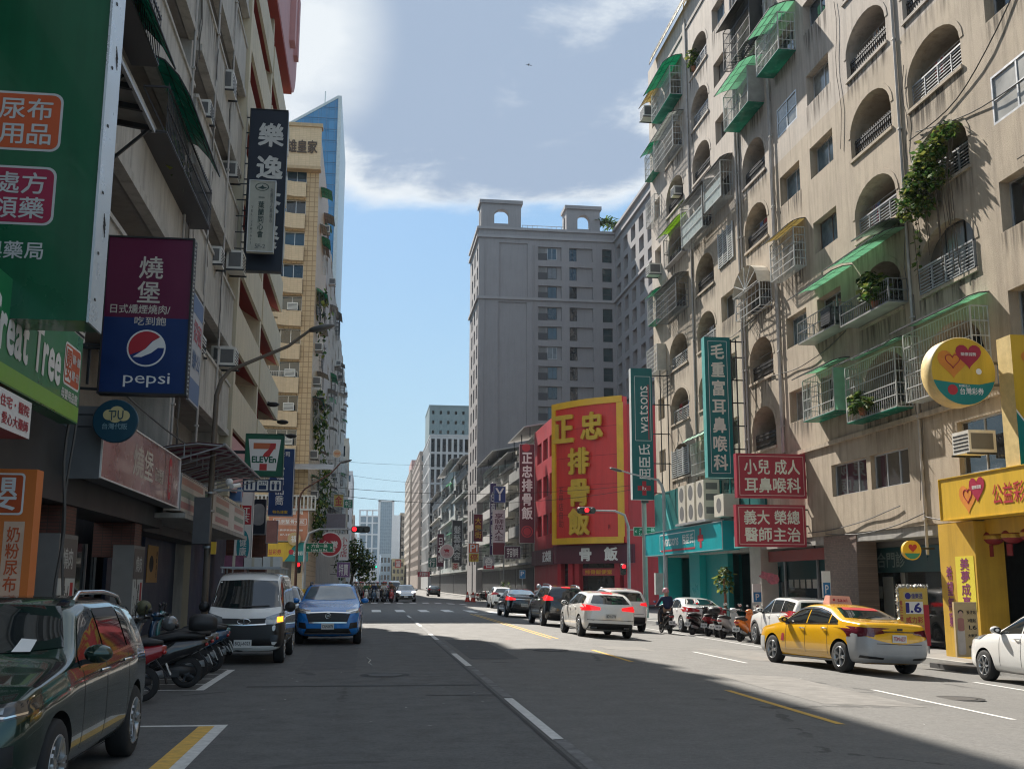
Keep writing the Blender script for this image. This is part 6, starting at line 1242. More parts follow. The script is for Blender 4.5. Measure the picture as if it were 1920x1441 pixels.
def tlight(par, c, U, lit, vertical=False, n=3, s=.17):
    b = B().mat(TLB); c = Vector(c); U = Vector(U); N = U.cross(Vector((0, 0, 1))); D = Vector((0, 0, -1)) if vertical else U
    rows = []
    L_ = n*s*1.05
    for q, f in ((-1, .5), (-.92, .85), (-.75, 1), (.75, 1), (.92, .85), (1, .5)):
        o = D*(q*L_+.0); X_ = Vector((0, 0, 1)) if not vertical else U
        rows.append([c+o+X_*(s*1.12*f*cos(2*pi*k/14))+N*(s*.9*f*sin(2*pi*k/14)-.02) for k in range(14)])
    b.smooth = True; b.loft(rows); b.smooth = False; hd = b.done('signal_head', par)
    for k in range(n):
        o = c+D*((k-(n-1)/2)*s*2.08); on = k == lit[0]; col = lit[1] if on else None
        b = B().mat(PM('lamp_'+col, {'red': (.6, .02, .02), 'green': (.02, .5, .25)}[col], .4, .05, emit={'red': (1, .012, .02, 1.3), 'green': (.02, 1, .42, 1.3)}[col]) if on else PM('lamp_off', (.05, .055, .05), .3))
        b.poly([o+N*(s*.9)+U*(s*.78*cos(2*pi*q/20))+Vector((0, 0, s*.78*sin(2*pi*q/20))) for q in range(20)]); b.mat(TLB)
        b.grid([[o+N*(s*.75)+U*(s*.9*cos(a))+Vector((0, 0, s*.9*sin(a))) for a in [radians(-10+20*q) for q in range(11)]], [o+N*(s*1.5)+U*(s*.86*cos(a))+Vector((0, 0, s*.86*sin(a))) for a in [radians(-10+20*q) for q in range(11)]]])
        b.done('signal_lamp', hd)
def mast(lab, X, Y, arm, z, lit, m=STEEL, base=0., low=None, sg=None):
    t = thing('traffic_light', lab, 'traffic light', (X, Y, base)); s = 1 if arm > 0 else -1
    b = B().mat(m); b.tube([(X, Y, base), (X, Y, z-.9), (X+s*.2, Y, z-.25), (X+s*.8, Y, z)], [.10, .09, .075, .06], 12); b.tube([(X+s*.7, Y, z-.02), (X+arm, Y, z)], .05, 8); b.done('mast', t)
    tlight(t, (X+arm+s*.55, Y-.05, z), (1, 0, 0), lit)
    if low: tlight(t, (X-.35, Y-.1, base+low), (1, 0, 0), (0, 'red'), True, 2, .15)
    return t
t = mast('red traffic light on a long mast arm in front of the gold lettered billboard', 14.75, 61, -1.9, 5.78, (1, 'red'), base=-.24, low=2.7)
t2 = mast('red traffic light on a mast arm at the left corner of the crossing', -3.6, 63, 2.55, 4.68, (0, 'red'), base=0, low=2.5)
for o, X, Y in ((t, 14.75, 61), (t2, -3.6, 63)):
    b = B()
    for k in range(6): b.mat(SYEL if k % 2 else SBLK); b.lathe([(.14, k*.25), (.14, k*.25+.25)], (X, Y, -.2), 'z', 14)
    b.done('hazard_band', o)
mast('green traffic light on a far mast, left of the far tree', -1.5, 185, 1.9, 4.3, (2, 'green'), DKMETAL)
mast('green traffic light on a dark arm before the white office block', 14.0, 215, -1.4, 5.4, (2, 'green'), DKMETAL, -.24)
for lab, x, y, Y, X in (('green street name plate on the right traffic light mast', 1213, 996, 60.6, 14.6), ('green street name plate on the left traffic light mast', 599, 1026, 62.6, -3.6)):
    c = onY(x, y, Y); bd = Board('street_sign', lab, c, (1, 0, 0), 1.55, .5, .06, PM('street_green', (.005, .16, .08), .4), rim=.015, rimm=SW); bd.text('六合一路', 0, .1, .9, .2); bd.text('Liuhe 1st Rd.', 0, -.13, .9, .14); bd.texts([('<', -.65, 0, .1, .14), ('>', .65, 0, .1, .14)])
    bd.brackets([((X-c.x, .1, -.1), (0, .1, -.05))], m=STEEL)
up = thing('utility_pole', 'grey utility pole beside the right traffic light mast', 'utility pole', (15.6, 60.6, -.24)); b = B().mat(CONC); b.tube([(15.6, 60.6, -.24), (15.6, 60.6, 8)], [.16, .13], 12); b.done('pole', up); b = B().mat(DKMETAL); b.bar((15.1, 60.6, 7.2), (16.1, 60.6, 7.2), .08); b.box((15.4, 60.3, 6.2), (15.8, 60.5, 6.8)); b.done('crossarm', up)
b = B().mat(PM('cable_black', (.03, .03, .03), .6)); W_ = ((-4.4, 62, 7.2, 15.6, 60.6, 7.3, .6), (-4.4, 62, 6.9, 15.6, 60.6, 7.1, .9), (-5, 120, 15, 16, 112, 14.5, .6), (-5, 118, 13.6, 16, 112, 12.2, .8))
for n, (x0, y0, z0, x1, y1, z1, sg) in enumerate(W_):
    b = B().mat(PM('cable_black', (.03, .03, .03), .6)); b.tube([(x0+(x1-x0)*k/16, y0+(y1-y0)*k/16, z0+(z1-z0)*k/16-sg*4*(k/16)*(1-k/16)) for k in range(17)], .013, 5)
    tag(b.done('overhead_cable', loc=((x0+x1)/2, (y0+y1)/2, z0)), ('upper overhead cable across the near crossing', 'lower overhead cable across the near crossing', 'upper overhead cable strung far beyond the crossing', 'lower overhead cable strung far beyond the crossing')[n], 'cable', 'cables across the street')
# tree on the left past the crossing
tr = thing('street_tree', 'leafy street tree behind the red round sign, left past the crossing', 'tree', (-1.8, 112, 0)); b = B().mat(PM('bark', (.10, .075, .05), .9, .3, 6, .4)); b.tube([(-1.80, 112, 0), (-1.70, 112, 1.6), (-1.50, 112, 2.8)], [.2, .16, .1], 8)
for dx, dy, dz in ((-1, .4, 4.4), (1.2, -.3, 4.2), (.2, .8, 5.0), (1.9, .5, 3.6)): b.tube([(-1.60, 112, 2.4), (-1.6+dx*.5, 112+dy*.5, 3+dz*.2), (-1.6+dx, 112+dy, dz)], [.09, .06, .03], 6)
b.done('trunk', tr); b = B(); leaf_cloud(b, 1, [((-1.80, 112, 4.6), (1.5, 1.4, 1.2)), ((-0.70, 112, 4.0), (1.5, 1.4, 1.3)), ((-.9, 112.3, 3.4), (1.2, 1.2, 1.0)), ((-1.30, 112, 5.5), (1.0, 1, .7)), ((-2.50, 112, 3.2), (1, 1, 1.2)), ((-0.30, 111.8, 2.6), (1.3, 1, .9))], 2300, .32, LEAF, 2); b.done('crown', tr)
# plants on the arched block
hp = thing('hanging_plant', 'thick leafy vine spilling out of one arched balcony on the right', 'plant', (15.8, 28, 12.6)); b = B(lambda x, y, z: (x, y, z)); A0 = onX(1755, 300, 15.9)
leaf_cloud(b, 1, [((15.75, 28.3, 13.35), (.35, .65, .5)), ((15.7, 27.5, 13.85), (.35, .75, .45)), ((15.65, 28.75, 12.75), (.35, .45, .5)), ((15.8, 26.7, 14.25), (.3, .5, .25)), ((15.9, 28.9, 11.6), (.08, .15, .9)), ((15.75, 27.3, 13.1), (.3, .5, .35)), ((15.75, 28.0, 12.5), (.25, .5, .25))], 1500, .19, LEAF, 6); b.done('foliage', hp)
b = B().mat(PM('bark', (.10, .075, .05)))
R = random.Random(8)
for k in range(14): y = 26.5+R.random()*2.4; b.tube([(15.9, y, 14), (15.75, y+.1*R.random(), 13), (15.85, y+.2*R.random(), 12-R.random()*2)], .012, 4)
b.done('vine_stem', hp)
for lab, u, v, rr_, n in (('potted shrub on the railed ledge beneath the mint awnings', 30.9, 10.75, (.35, .75, .5), 420), ('row of small green plants inside the big window cage over the clinic shops', 32.2, 7.3, (.25, .9, .2), 300), ('small shrub in the topmost arch at the far end of the arched block', 50.5, 28.6, (.3, .5, .6), 160)):
    p = Vector((XR-.5 if v < 20 else XR+.1, u, v)); t = thing('potted_plant', lab, 'plant', p); b = B(); leaf_cloud(b, 1, [(p, rr_), (p+Vector((0, .4, .35)), tuple(x*.7 for x in rr_))], n, .24, LEAF, int(u)); b.done('foliage', t); b = B().mat(PM('plant_pot', (.3, .12, .06), .8)); b.lathe([(.1, -.1), (.15, .15)], p-Vector((0, 0, rr_[2]+.05)), 'z', 12); b.done('pot', t)
pl = thing('aeroplane', 'tiny aeroplane high up in the grey cloud', 'aeroplane', onY(991, 122, 700)); p = onY(991, 122, 700); b = B().mat(PM('aeroplane_grey', (.12, .12, .13), .5)); b.tube([p+Vector((-2, 0, .4)), p+Vector((2.2, 0, -.3))], [.15, .3], 8); b.hexa([p+Vector(v) for v in ((-.5, -2, -.05), (.4, -2, -.1), (.6, 2, .4), (-.3, 2, .4), (-.5, -2, 0), (.4, -2, 0), (.6, 2, .5), (-.3, 2, .5))]); b.done('airframe', pl)

for lab, x, y in (('round iron manhole cover in the near left lane', .35, 20.5), ('round iron manhole cover by the yellow centre line', 4.6, 27.5), ('round iron manhole cover in the sunlit right lane', 9.6, 17.2)):
    t = thing('manhole_cover', lab, 'manhole cover', (x, y, gz(x))); b = B().mat(PM('cast_iron', (.05, .047, .045), .6, .3, 14, .4, 60)); b.lathe([(.33, gz(x)+.0), (.33, gz(x)+.009), (.31, gz(x)+.011), (.28, gz(x)+.009)], (x, y, 0), 'z', 28); b.done('lid', t); b = B().mat(TAR); b.lathe([(.34, gz(x)+.006), (.46, gz(x)+.005)], (x, y, 0), 'z', 24, False, False); b.done('tar_ring', t)
# ================================================================ vehicles (local: x right, y forward, z up)
def paint(name, rgb, metal=.0, rough=.22, coat=1.): return PM(name, rgb, rough=rough, var=.03, scale=2, metal=metal, coat=coat)
CGL = PM('car_glass', (.012, .016, .018), rough=.03, var=.3, scale=1.5, spec=.9, coat=.6); CGLL = PM('car_glass_bright', (.09, .13, .16), rough=.03, var=.3, scale=1.5, spec=1., coat=1.)
TRIM = PM('black_trim', (.014, .014, .015), .45, .15); CHROME = PM('chrome', (.7, .7, .7), .12, .03, metal=1.); RIMS = PM('alloy_rim', (.42, .43, .44), .3, .06, metal=.8); RIMD = PM('dark_alloy', (.05, .05, .055), .35, .1, metal=.7)
TAIL = PM('tail_lens', (.35, .008, .012), .15, .1, coat=.6); TAILON = PM('tail_lens_lit', (.5, .01, .015), .15, .05, coat=.6, emit=(1, .015, .02, .55)); HEADL = PM('head_lens', (.30, .32, .33), .08, .3, 12, coat=1., metal=.5); HEADON = PM('head_lens_lit', (.6, .6, .6), .1, .05, emit=(1, .96, .9, 2.5)); AMBER = PM('amber_lens_lit', (.6, .2, .02), .2, .1, emit=(1, .30, .02, 1.6))
PLATE = PM('plate_white', (.62, .62, .60), .5, .04); PLTX = PM('plate_ink', (.03, .03, .035), .6)
def interp(pts, y):
    if y <= pts[0][0]: return pts[0][1]
    for (a, p), (c, q) in zip(pts, pts[1:]):
        if y <= c: return p+(q-p)*(y-a)/max(1e-9, c-a)
    return pts[-1][1]
TPL = {
 'sedan': dict(top=[(-1,.70),(-.985,.98),(-.94,1.07),(-.74,1.11),(-.62,1.14),(-.34,1.38),(-.16,1.435),(.06,1.43),(.2,1.35),(.46,1.01),(.6,.95),(.82,.86),(.94,.76),(.985,.66),(1,.5)],
   belt=[(-1,.66),(-.93,.94),(-.6,.98),(.1,.93),(.5,.89),(.8,.80),(.95,.70),(1,.46)], bot=[(-1,.40),(-.95,.28),(-.85,.2),(.85,.17),(.95,.2),(1,.28)], w=[(-1,.70),(-.97,.84),(-.88,.95),(-.6,1),(.5,1),(.78,.97),(.9,.90),(.97,.76),(1,.58)],
   H=1.435, tum=.215, ws=(1.02, 1.37, .80, .60), rw=(1.13, 1.37, .76, .58), dlo=(-.58, .36, [-.03, -.42]), base=(-.62, .60)),
 'suv': dict(top=[(-1,.72),(-.988,1.0),(-.965,1.1),(-.88,1.42),(-.82,1.53),(-.45,1.6),(0,1.6),(.14,1.53),(.40,1.14),(.55,1.07),(.8,.98),(.93,.88),(.985,.76),(1,.6)],
   belt=[(-1,.68),(-.95,1.04),(-.6,1.08),(.1,1.03),(.45,1.0),(.8,.90),(.95,.8),(1,.56)], bot=[(-1,.44),(-.95,.30),(-.85,.22),(.85,.2),(.95,.24),(1,.34)], w=[(-1,.76),(-.97,.87),(-.9,.95),(-.6,1),(.5,1),(.78,.97),(.9,.92),(.97,.8),(1,.64)],
   H=1.6, tum=.19, ws=(1.16, 1.53, .80, .62), rw=(1.12, 1.45, .72, .60), dlo=(-.84, .34, [-.04, -.44]), base=(-.62, .62)),
 'hatch': dict(top=[(-1,.72),(-.985,.98),(-.95,1.06),(-.8,1.34),(-.7,1.43),(-.35,1.5),(-.05,1.5),(.1,1.43),(.42,1.03),(.6,.98),(.82,.89),(.94,.78),(.985,.68),(1,.52)],
   belt=[(-1,.68),(-.94,1.0),(-.6,1.04),(.1,.97),(.5,.92),(.8,.83),(.95,.72),(1,.48)], bot=[(-1,.42),(-.95,.28),(-.85,.2),(.85,.18),(.95,.22),(1,.3)], w=[(-1,.72),(-.97,.85),(-.9,.95),(-.6,1),(.5,1),(.78,.97),(.9,.9),(.97,.76),(1,.6)],
   H=1.5, tum=.22, ws=(1.06, 1.43, .8, .60), rw=(1.08, 1.37, .74, .56), dlo=(-.76, .36, [-.02, -.40]), base=(-.6, .61)),
 'van': dict(top=[(-1,.9),(-.99,1.3),(-.975,1.72),(-.93,1.85),(-.6,1.9),(.3,1.9),(.5,1.85),(.62,1.72),(.86,1.16),(.92,1.06),(.965,.95),(.99,.8),(1,.6)],
   belt=[(-1,.8),(-.97,1.08),(0,1.08),(.6,1.06),(.86,1.02),(.95,.88),(1,.55)], bot=[(-1,.4),(-.95,.3),(.9,.25),(.97,.27),(1,.36)], w=[(-1,.9),(-.97,.97),(-.85,1),(.7,1),(.86,.98),(.95,.93),(.985,.86),(1,.74)],
   H=1.9, tum=.13, ws=(1.14, 1.72, .88, .74), rw=(1.2, 1.7, .8, .7), dlo=(-.9, .74, [.34, -.2]), base=(-.62, .68)),
}
CARN = [0]
def wheel_mesh(r, wd, style=0):
    b = B().mat(RUBBER); w2 = wd/2; b.lathe([(r*.64, -w2), (r*.90, -w2), (r*.985, -w2*.8), (r, -w2*.4), (r, w2*.4), (r*.985, w2*.8), (r*.90, w2), (r*.64, w2*.98)], axis='x', n=32, capA=False, capB=False)
    t = B().mat(RIMS if style != 2 else RIMD); t.lathe([(r*.66, w2*.96), (r*.655, w2*1.02), (r*.60, w2*1.0), (r*.59, w2*.5), (r*.58, -w2*.4)], axis='x', n=28, capA=False, capB=False)
    n = (5, 7, 5, 10)[style]
    for k in range(n):
        a = 2*pi*k/n
        for da in ((-.09, .09) if style in (0, 2) else (0,)):
            p = Vector((w2*.72, .14*r*cos(a), .14*r*sin(a))); q = Vector((w2*.93, .61*r*cos(a+da*1.6), .61*r*sin(a+da*1.6))); t.bar(p, q, .045 if style != 3 else .03, .03)
    t.mat(RIMD); t.lathe([(.001, w2*.2), (r*.6, w2*.2)], axis='x', n=24, capA=False, capB=False); t.mat(RIMS); t.lathe([(r*.17, w2*.5), (r*.17, w2*.8), (r*.12, w2*.9), (.002, w2*.92)], axis='x', n=16, capA=False, capB=False)
    return b, t
def make_car(name, label, cat, tpl, L, Wd, H, body, x, y, rot, wr=.33, rims=0, glassm=None, lit=False, group=None, plate=None, platec=PLTX, face='both', cladding=None, roof=None, opts=()):
    t = TPL[tpl]; hl = L/2; hw = Wd/2; kz = H/t['H']; glassm = glassm or CGL
    f = lambda key, yn: interp(t[key], yn)
    root = thing(name, label, cat, (0, 0, 0), group); LOCAL.append(root)
    ys = sorted({*[p[0] for p in t['top']], *[p[0] for p in t['w']], *[k/10 for k in range(-9, 10)]}); b = B().mat(body); b.smooth = True; rows = []
    for yn in ys:
        zb, w, zs, zt = f('bot', yn)*kz, f('w', yn)*hw, f('belt', yn)*kz, f('top', yn)*kz; zs = min(zs, zt-.02); g = zt-zs; wr_ = w*(.955-t['tum']*min(1, max(0, g-.06)/.42)); q = min(1, g/.3)
        h = [(w*.80, zb), (w*.955, zb+.08*kz), (w*.995, zb+(zs-zb)*.34), (w*1.0, zb+(zs-zb)*.62), (w*.99, zs-.07*kz), (w*.955, zs), (w*.955+(wr_-w*.955)*.52, zs+g*.5), (wr_, zt-.075*q*kz), (wr_*.88, zt-.022*q), (wr_*.5, zt+.004)]
        rows.append([(0, yn*hl, zb)]+[(a, yn*hl, z) for a, z in h]+[(0, yn*hl, zt+.012)]+[(-a, yn*hl, z) for a, z in h[::-1]])
    b.loft(rows); o = b.done('body', root); m = o.modifiers.new('s', 'SUBSURF'); m.levels = 2; m.render_levels = 2
    dg = bpy.context.evaluated_depsgraph_get(); me = bpy.data.meshes.new_from_object(o.evaluated_get(dg)); o.modifiers.clear(); o.data = me
    bm = bmesh.new(); bm.from_mesh(me); bvh = BVHTree.FromBMesh(bm); bm.free()
    def hit(p, d):
        p, d = Vector(p), Vector(d); r = bvh.ray_cast(p, d)
        if r[0] is None: r = bvh.find_nearest(p+d*(6-.0))
        if r[0] is None: return p, -d
        n = r[1]; return r[0], (n if n.dot(d) < 0 else -n)
    def decal(nm, bot, top, axis, mt, par=None, nu=14, nv=6, off=.006, mir=False):
        """patch ruled between two polylines, laid on the body along an axis"""
        def at(pl, s):
            if len(pl) == 1: return pl[0]
            k = s*(len(pl)-1); i = min(int(k), len(pl)-2); return tuple(pl[i][j]+(pl[i+1][j]-pl[i][j])*(k-i) for j in range(2))
        bb = B().mat(mt); bb.smooth = True; rws = []
        for j in range(nv+1):
            rw = []
            for i in range(nu+1):
                p, q = at(bot, i/nu), at(top, i/nu); a, c = p[0]+(q[0]-p[0])*j/nv, p[1]+(q[1]-p[1])*j/nv
                if mir: a = -a if axis in ('f', 'r', 't') else a
                src = {'L': ((-6, a, c), (1, 0, 0)), 'R': ((6, a, c), (-1, 0, 0)), 'f': ((a, 6, c), (0, -1, 0)), 'r': ((a, -6, c), (0, 1, 0)), 't': ((a, c, 6), (0, 0, -1)), 'q': ((-hw+.7071*(a-6), -hl-.7071*(a+6), c), (.7071, .7071, 0)), 'p': ((hw-.7071*(a-6), -hl-.7071*(a+6), c), (-.7071, .7071, 0))}[axis]
                h, n = hit(*src); rw.append(h+n*off)
            rws.append(rw)
        bb.grid(rws); return bb.done(nm, par or root)
    fbz = lambda yn: f('belt', yn)*kz+.05*kz
    ftz = lambda yn: max(fbz(yn)+.005, f('top', yn)*kz-.105*kz)
    y0, y1, pil = t['dlo']; edges = [y1]+pil+[y0]
    sides = 'LR'
    for sd in sides:
        for k in range(len(edges)-1):
            a, c = edges[k]-(.012 if k else 0), edges[k+1]+.012
            if tpl == 'van' and k == 2 and 'panel' in opts: continue
            n = 10; ysn = [a+(c-a)*q/n for q in range(n+1)]
            decal('side_window', [(q*hl, fbz(q)) for q in ysn], [((q+.0)*hl, max(fbz(q)+.004, min(ftz(q), ftz(ysn[0]+(ysn[-1]-ysn[0])*.5)+.2))) for q in ysn], sd, glassm, nu=12, nv=5)
        if 'chrome' in opts or tpl == 'suv': decal('window_trim', [((y0+(y1-y0)*q/16)*hl, fbz(y0+(y1-y0)*q/16)-.03) for q in range(17)], [((y0+(y1-y0)*q/16)*hl, fbz(y0+(y1-y0)*q/16)-.008) for q in range(17)], sd, CHROME if 'chrome' in opts else TRIM, nu=16, nv=1, off=.008)
        for q in (y1-.03, *pil):       # door gaps
            decal('door_gap', [(q*hl, f('bot', q)*kz+.16), (q*hl-.006, fbz(q)-.05)], [(q*hl+.011, f('bot', q)*kz+.16), (q*hl+.005, fbz(q)-.05)], sd, TRIM, nu=8, nv=1, off=.003)
        if cladding:
            decal('sill_cladding', [(-.86*hl, .22*kz), (.86*hl, .20*kz)], [(-.86*hl, .38*kz), (.86*hl, .36*kz)], sd, cladding, nu=20, nv=3, off=.012)
        s_ = -1 if sd == 'L' else 1
        for q in pil[:2] if tpl != 'van' else pil[:1]:
            p, n = hit((s_*6, (q+.055)*hl, fbz(q)-.12), (-s_, 0, 0)); hb = B().mat(CHROME if 'chrome' in opts else body); hb.tube([p+Vector((0, .09, 0)), p+n*.035+Vector((0, .06, 0)), p+n*.035+Vector((0, -.06, 0)), p+Vector((0, -.09, 0))], .014, 6); hb.done('door_handle', root)
        yy = (y1-.045)*hl; p, n = hit((s_*6, yy, fbz(y1)+.01), (-s_, 0, 0)); mb = B().mat(TRIM if 'blackmirror' in opts else body); c = p+Vector((s_*.13, .02, .07*kz)); big = 1.5 if tpl == 'van' else 1
        mb.ball(c, (.115, .085, .075*big), 12, 8); mb.mat(TRIM); mb.bar(p, c-Vector((0, 0, .05)), .05, .04); mb.poly([c+Vector((.09*cos(2*pi*k/12), -.075, .058*big*sin(2*pi*k/12))) for k in range(12)]); mb.done('mirror', root)
    wz0, wz1, wx0, wx1 = t['ws']; wz0 *= kz; wz1 *= kz
    decal('windshield', [(-wx0*hw, wz0+.035), (-wx0*hw*.5, wz0), (0, wz0-.01), (wx0*hw*.5, wz0), (wx0*hw, wz0+.035)], [(-wx1*hw, wz1-.01), (0, wz1+.012), (wx1*hw, wz1-.01)], 'f', glassm if face != 'f' else CGL if glassm is CGL else glassm, nu=18, nv=8)
    rz0, rz1, rx0, rx1 = t['rw']; rz0 *= kz; rz1 *= kz
    decal('rear_window', [(-rx0*hw, rz0+.02), (0, rz0), (rx0*hw, rz0+.02)], [(-rx1*hw, rz1-.012), (0, rz1+.01), (rx1*hw, rz1-.012)], 'r', glassm, nu=16, nv=6)
    if roof: decal('roof_panel', [(-.62*hw, -.78*hl), (-.62*hw, .05*hl)], [(.62*hw, -.78*hl), (.62*hw, .05*hl)], 't', roof, nu=12, nv=10)
    if 'rails' in opts:
        for s_ in (-1, 1):
            rb_ = B().mat(opts_rail(opts)); pts = []
            for k in range(13): q = -.78+.82*k/12; p, n = hit((s_*.66*hw, q*hl, 6), (0, 0, -1)); pts.append(p+Vector((0, 0, .015+.055*min(1, 4*sin(pi*k/12)))))
            rb_.tube(pts, .022, 8); rb_.done('roof_rail', root)
    # wheel arches cut into the body, dark inside
    bpts = [(t['base'][0]*hl, wr), (t['base'][1]*hl, wr)]; wbx = []
    cut = B().mat(TRIM)
    for yy, r in bpts:
        for s_ in (-1, 1): cut.lathe([(r+.055, s_*(hw-.30)), (r+.055, s_*(hw+.2))], (0, yy, r*1.0), 'x', 28)
    co_ = cut.done('cut'); co_.data.validate()
    bmc = bmesh.new(); bmc.from_mesh(co_.data); bmesh.ops.recalc_face_normals(bmc, faces=bmc.faces); bmc.to_mesh(co_.data); bmc.free()
    bmo = bmesh.new(); bmo.from_mesh(o.data); bmesh.ops.recalc_face_normals(bmo, faces=bmo.faces); bmo.to_mesh(o.data); bmo.free()
    m = o.modifiers.new('b', 'BOOLEAN'); m.operation = 'DIFFERENCE'; m.solver = 'EXACT'; m.object = co_
    try: m.material_mode = 'TRANSFER'
    except Exception: pass
    dg = bpy.context.evaluated_depsgraph_get(); dg.update(); me = bpy.data.meshes.new_from_object(o.evaluated_get(dg)); o.modifiers.clear(); o.data = me; bpy.data.objects.remove(co_)
    if TRIM.name not in [mm.name for mm in me.materials if mm]: me.materials.append(TRIM)
    ti = [mm.name if mm else '' for mm in me.materials].index(TRIM.name)
    for p in me.polygons:
        c = p.center
        for yy, r in bpts:
            if abs(c.x) > hw-.32 and (Vector((c.y-yy, c.z-r)).length < r+.058) and abs(p.normal.x) < .99 and p.normal.dot(Vector((0, c.y-yy, c.z-r))) < 0: p.material_index = ti
            if abs(abs(c.x)-(hw-.30)) < .01 and Vector((c.y-yy, c.z-r)).length < r+.06: p.material_index = ti
    me.set_sharp_from_angle(angle=radians(38))
    wb, wt = wheel_mesh(wr, .215, rims); m1 = None
    for yy, r in bpts:
        for s_ in (-1, 1):
            if m1 is None: w = wb.done('wheel', root); rm = wt.done('rim', w); m1, m2 = w.data, rm.data
            else: w = bpy.data.objects.new('wheel', m1); COL.objects.link(w); w.parent = root; rm = bpy.data.objects.new('rim', m2); COL.objects.link(rm); rm.parent = w
            w.location = (s_*(hw-.115), yy, r); w.rotation_euler = (0, 0, 0 if s_ > 0 else pi)
            if cladding:
                pr = [(yy+(r+.06)*cos(pi*k/14), r+(r+.06)*sin(pi*k/14)) for k in range(15)]; pr2 = [(yy+(r+.125)*cos(pi*k/14), r+(r+.125)*sin(pi*k/14)) for k in range(15)]
                decal('arch_cladding', pr, pr2, 'R' if s_ > 0 else 'L', cladding, nu=14, nv=1, off=.012)
    # ends: kit is a list of (name, bottom, top, axis, material, mirrored twin)
    def kit(items):
        for it in items:
            nm, bt, tp, ax, mt = it[:5]; off = it[6] if len(it) > 6 else .008
            decal(nm, bt, tp, ax, mt, off=off, nu=12, nv=4)
            if len(it) > 5 and it[5]: decal(nm, [(-a, c) for a, c in bt], [(-a, c) for a, c in tp], ax, mt, off=off, nu=12, nv=4)
    def number(z, ax, s=1., tilt=0):
        if not plate: return
        d = 1 if ax == 'f' else -1; p, n = hit((0, d*6, z), (0, -d, 0)); pb = B().mat(PLATE); yy = p.y+d*.012; pb.box((-.17*s, min(yy, yy+d*.012), z-.078*s), (.17*s, max(yy, yy+d*.012), z+.078*s)); pl_ = pb.done('number_plate', root)
        tb_ = B().mat(platec); write(tb_, plate, (0, yy+d*.016, z), (-d, 0, 0), (0, 0, 1), .29*s, .085*s, bold=.01); tb_.done('lettering', pl_)
    root.location = (x, y, gz(x)); root.rotation_euler = (atan2(-(gz(x+.8)-gz(x-.8)), 1.6)*0, atan2(gz(x-.7*cos(rot))-gz(x+.7*cos(rot)), 1.4), rot)
    return root, decal, kit, number, hit, hw, hl, kz
def opts_rail(o): return CHROME if 'chromerails' in o else TRIM
S2 = lambda a, x: [(a[k][0]*x, a[k][1]) for k in range(len(a))]
def front_suv(c, lampm=HEADL, grille=TRIM, wide=.62, hz=.80, gl=(.55, .78), low=TRIM, chrome=True):
    root, decal, kit, number, hit, hw, hl, kz = c; h = hw
    kit([('headlight', [(.55*h, hz*kz), (.94*h, (hz+.05)*kz)], [(.52*h, (hz+.10)*kz), (.93*h, (hz+.16)*kz)], 'f', lampm, 1, .01),
         ('grille', [(-wide*.85*h, gl[0]*kz), (wide*.85*h, gl[0]*kz)], [(-wide*h, gl[1]*kz), (0, (gl[1]+.02)*kz), (wide*h, gl[1]*kz)], 'f', grille, 0, .008),
         ('lower_intake', [(-.7*h, .30*kz), (.7*h, .30*kz)], [(-.62*h, .44*kz), (.62*h, .44*kz)], 'f', low, 0, .008),
         ('fog_lamp', [(.62*h, .42*kz), (.86*h, .46*kz)], [(.66*h, .58*kz), (.86*h, .60*kz)], 'f', TRIM, 1, .008)])
    if chrome: kit([('grille_trim', [(-wide*h, gl[1]*kz), (0, (gl[1]+.02)*kz), (wide*h, gl[1]*kz)], [(-wide*h, (gl[1]+.03)*kz), (0, (gl[1]+.05)*kz), (wide*h, (gl[1]+.03)*kz)], 'f', CHROME, 0, .012)])
def rear_kit(c, tz=.86, lit=False, w0=.42, w1=.97, lh=.16, low=TRIM, lowz=(.30, .50), hi=None, strip=False):
    root, decal, kit, number, hit, hw, hl, kz = c; h = hw; tm = TAILON if lit else TAIL
    kit([('tail_light', [(w0*h, (tz+.01)*kz), (w1*h, (tz-.02)*kz)], [(w0*h, (tz+lh*.6)*kz), (w1*h, (tz+lh*1.15)*kz)], 'r', tm, 1, .012),
         ('rear_bumper', [(-.84*h, lowz[0]*kz), (.84*h, lowz[0]*kz)], [(-.80*h, lowz[1]*kz), (.80*h, lowz[1]*kz)], 'r', low, 0, .012),
         ('boot_gap', [(-.74*h, (lowz[1]+.10)*kz), (.74*h, (lowz[1]+.10)*kz)], [(-.74*h, (lowz[1]+.115)*kz), (.74*h, (lowz[1]+.115)*kz)], 'r', TRIM, 0, .006)])
    if strip: kit([('chrome_strip', [(-w0*h, (tz+.04)*kz), (w0*h, (tz+.04)*kz)], [(-w0*h, (tz+.075)*kz), (w0*h, (tz+.075)*kz)], 'r', CHROME, 0, .014)])
    if hi: kit([('high_brake_light', [(-.2*h, hi*kz), (.2*h, hi*kz)], [(-.2*h, (hi+.035)*kz), (.2*h, (hi+.035)*kz)], 'r', tm, 0, .014)])
WHT = paint('car_white', (.78, .78, .76)); BLK = paint('car_black', (.012, .014, .017)); DGREEN = paint('car_dark_green', (.018, .045, .035), metal=.55, rough=.2); BLUE = paint('car_blue', (.012, .20, .60), metal=.0, rough=.25, coat=.7); TAXI = paint('taxi_yellow', (.78, .42, .01)); SILV = paint('car_silver', (.45, .46, .47), metal=.6)
GREYB = PM('grey_bumper', (.34, .35, .36), .4, .06, coat=.3)
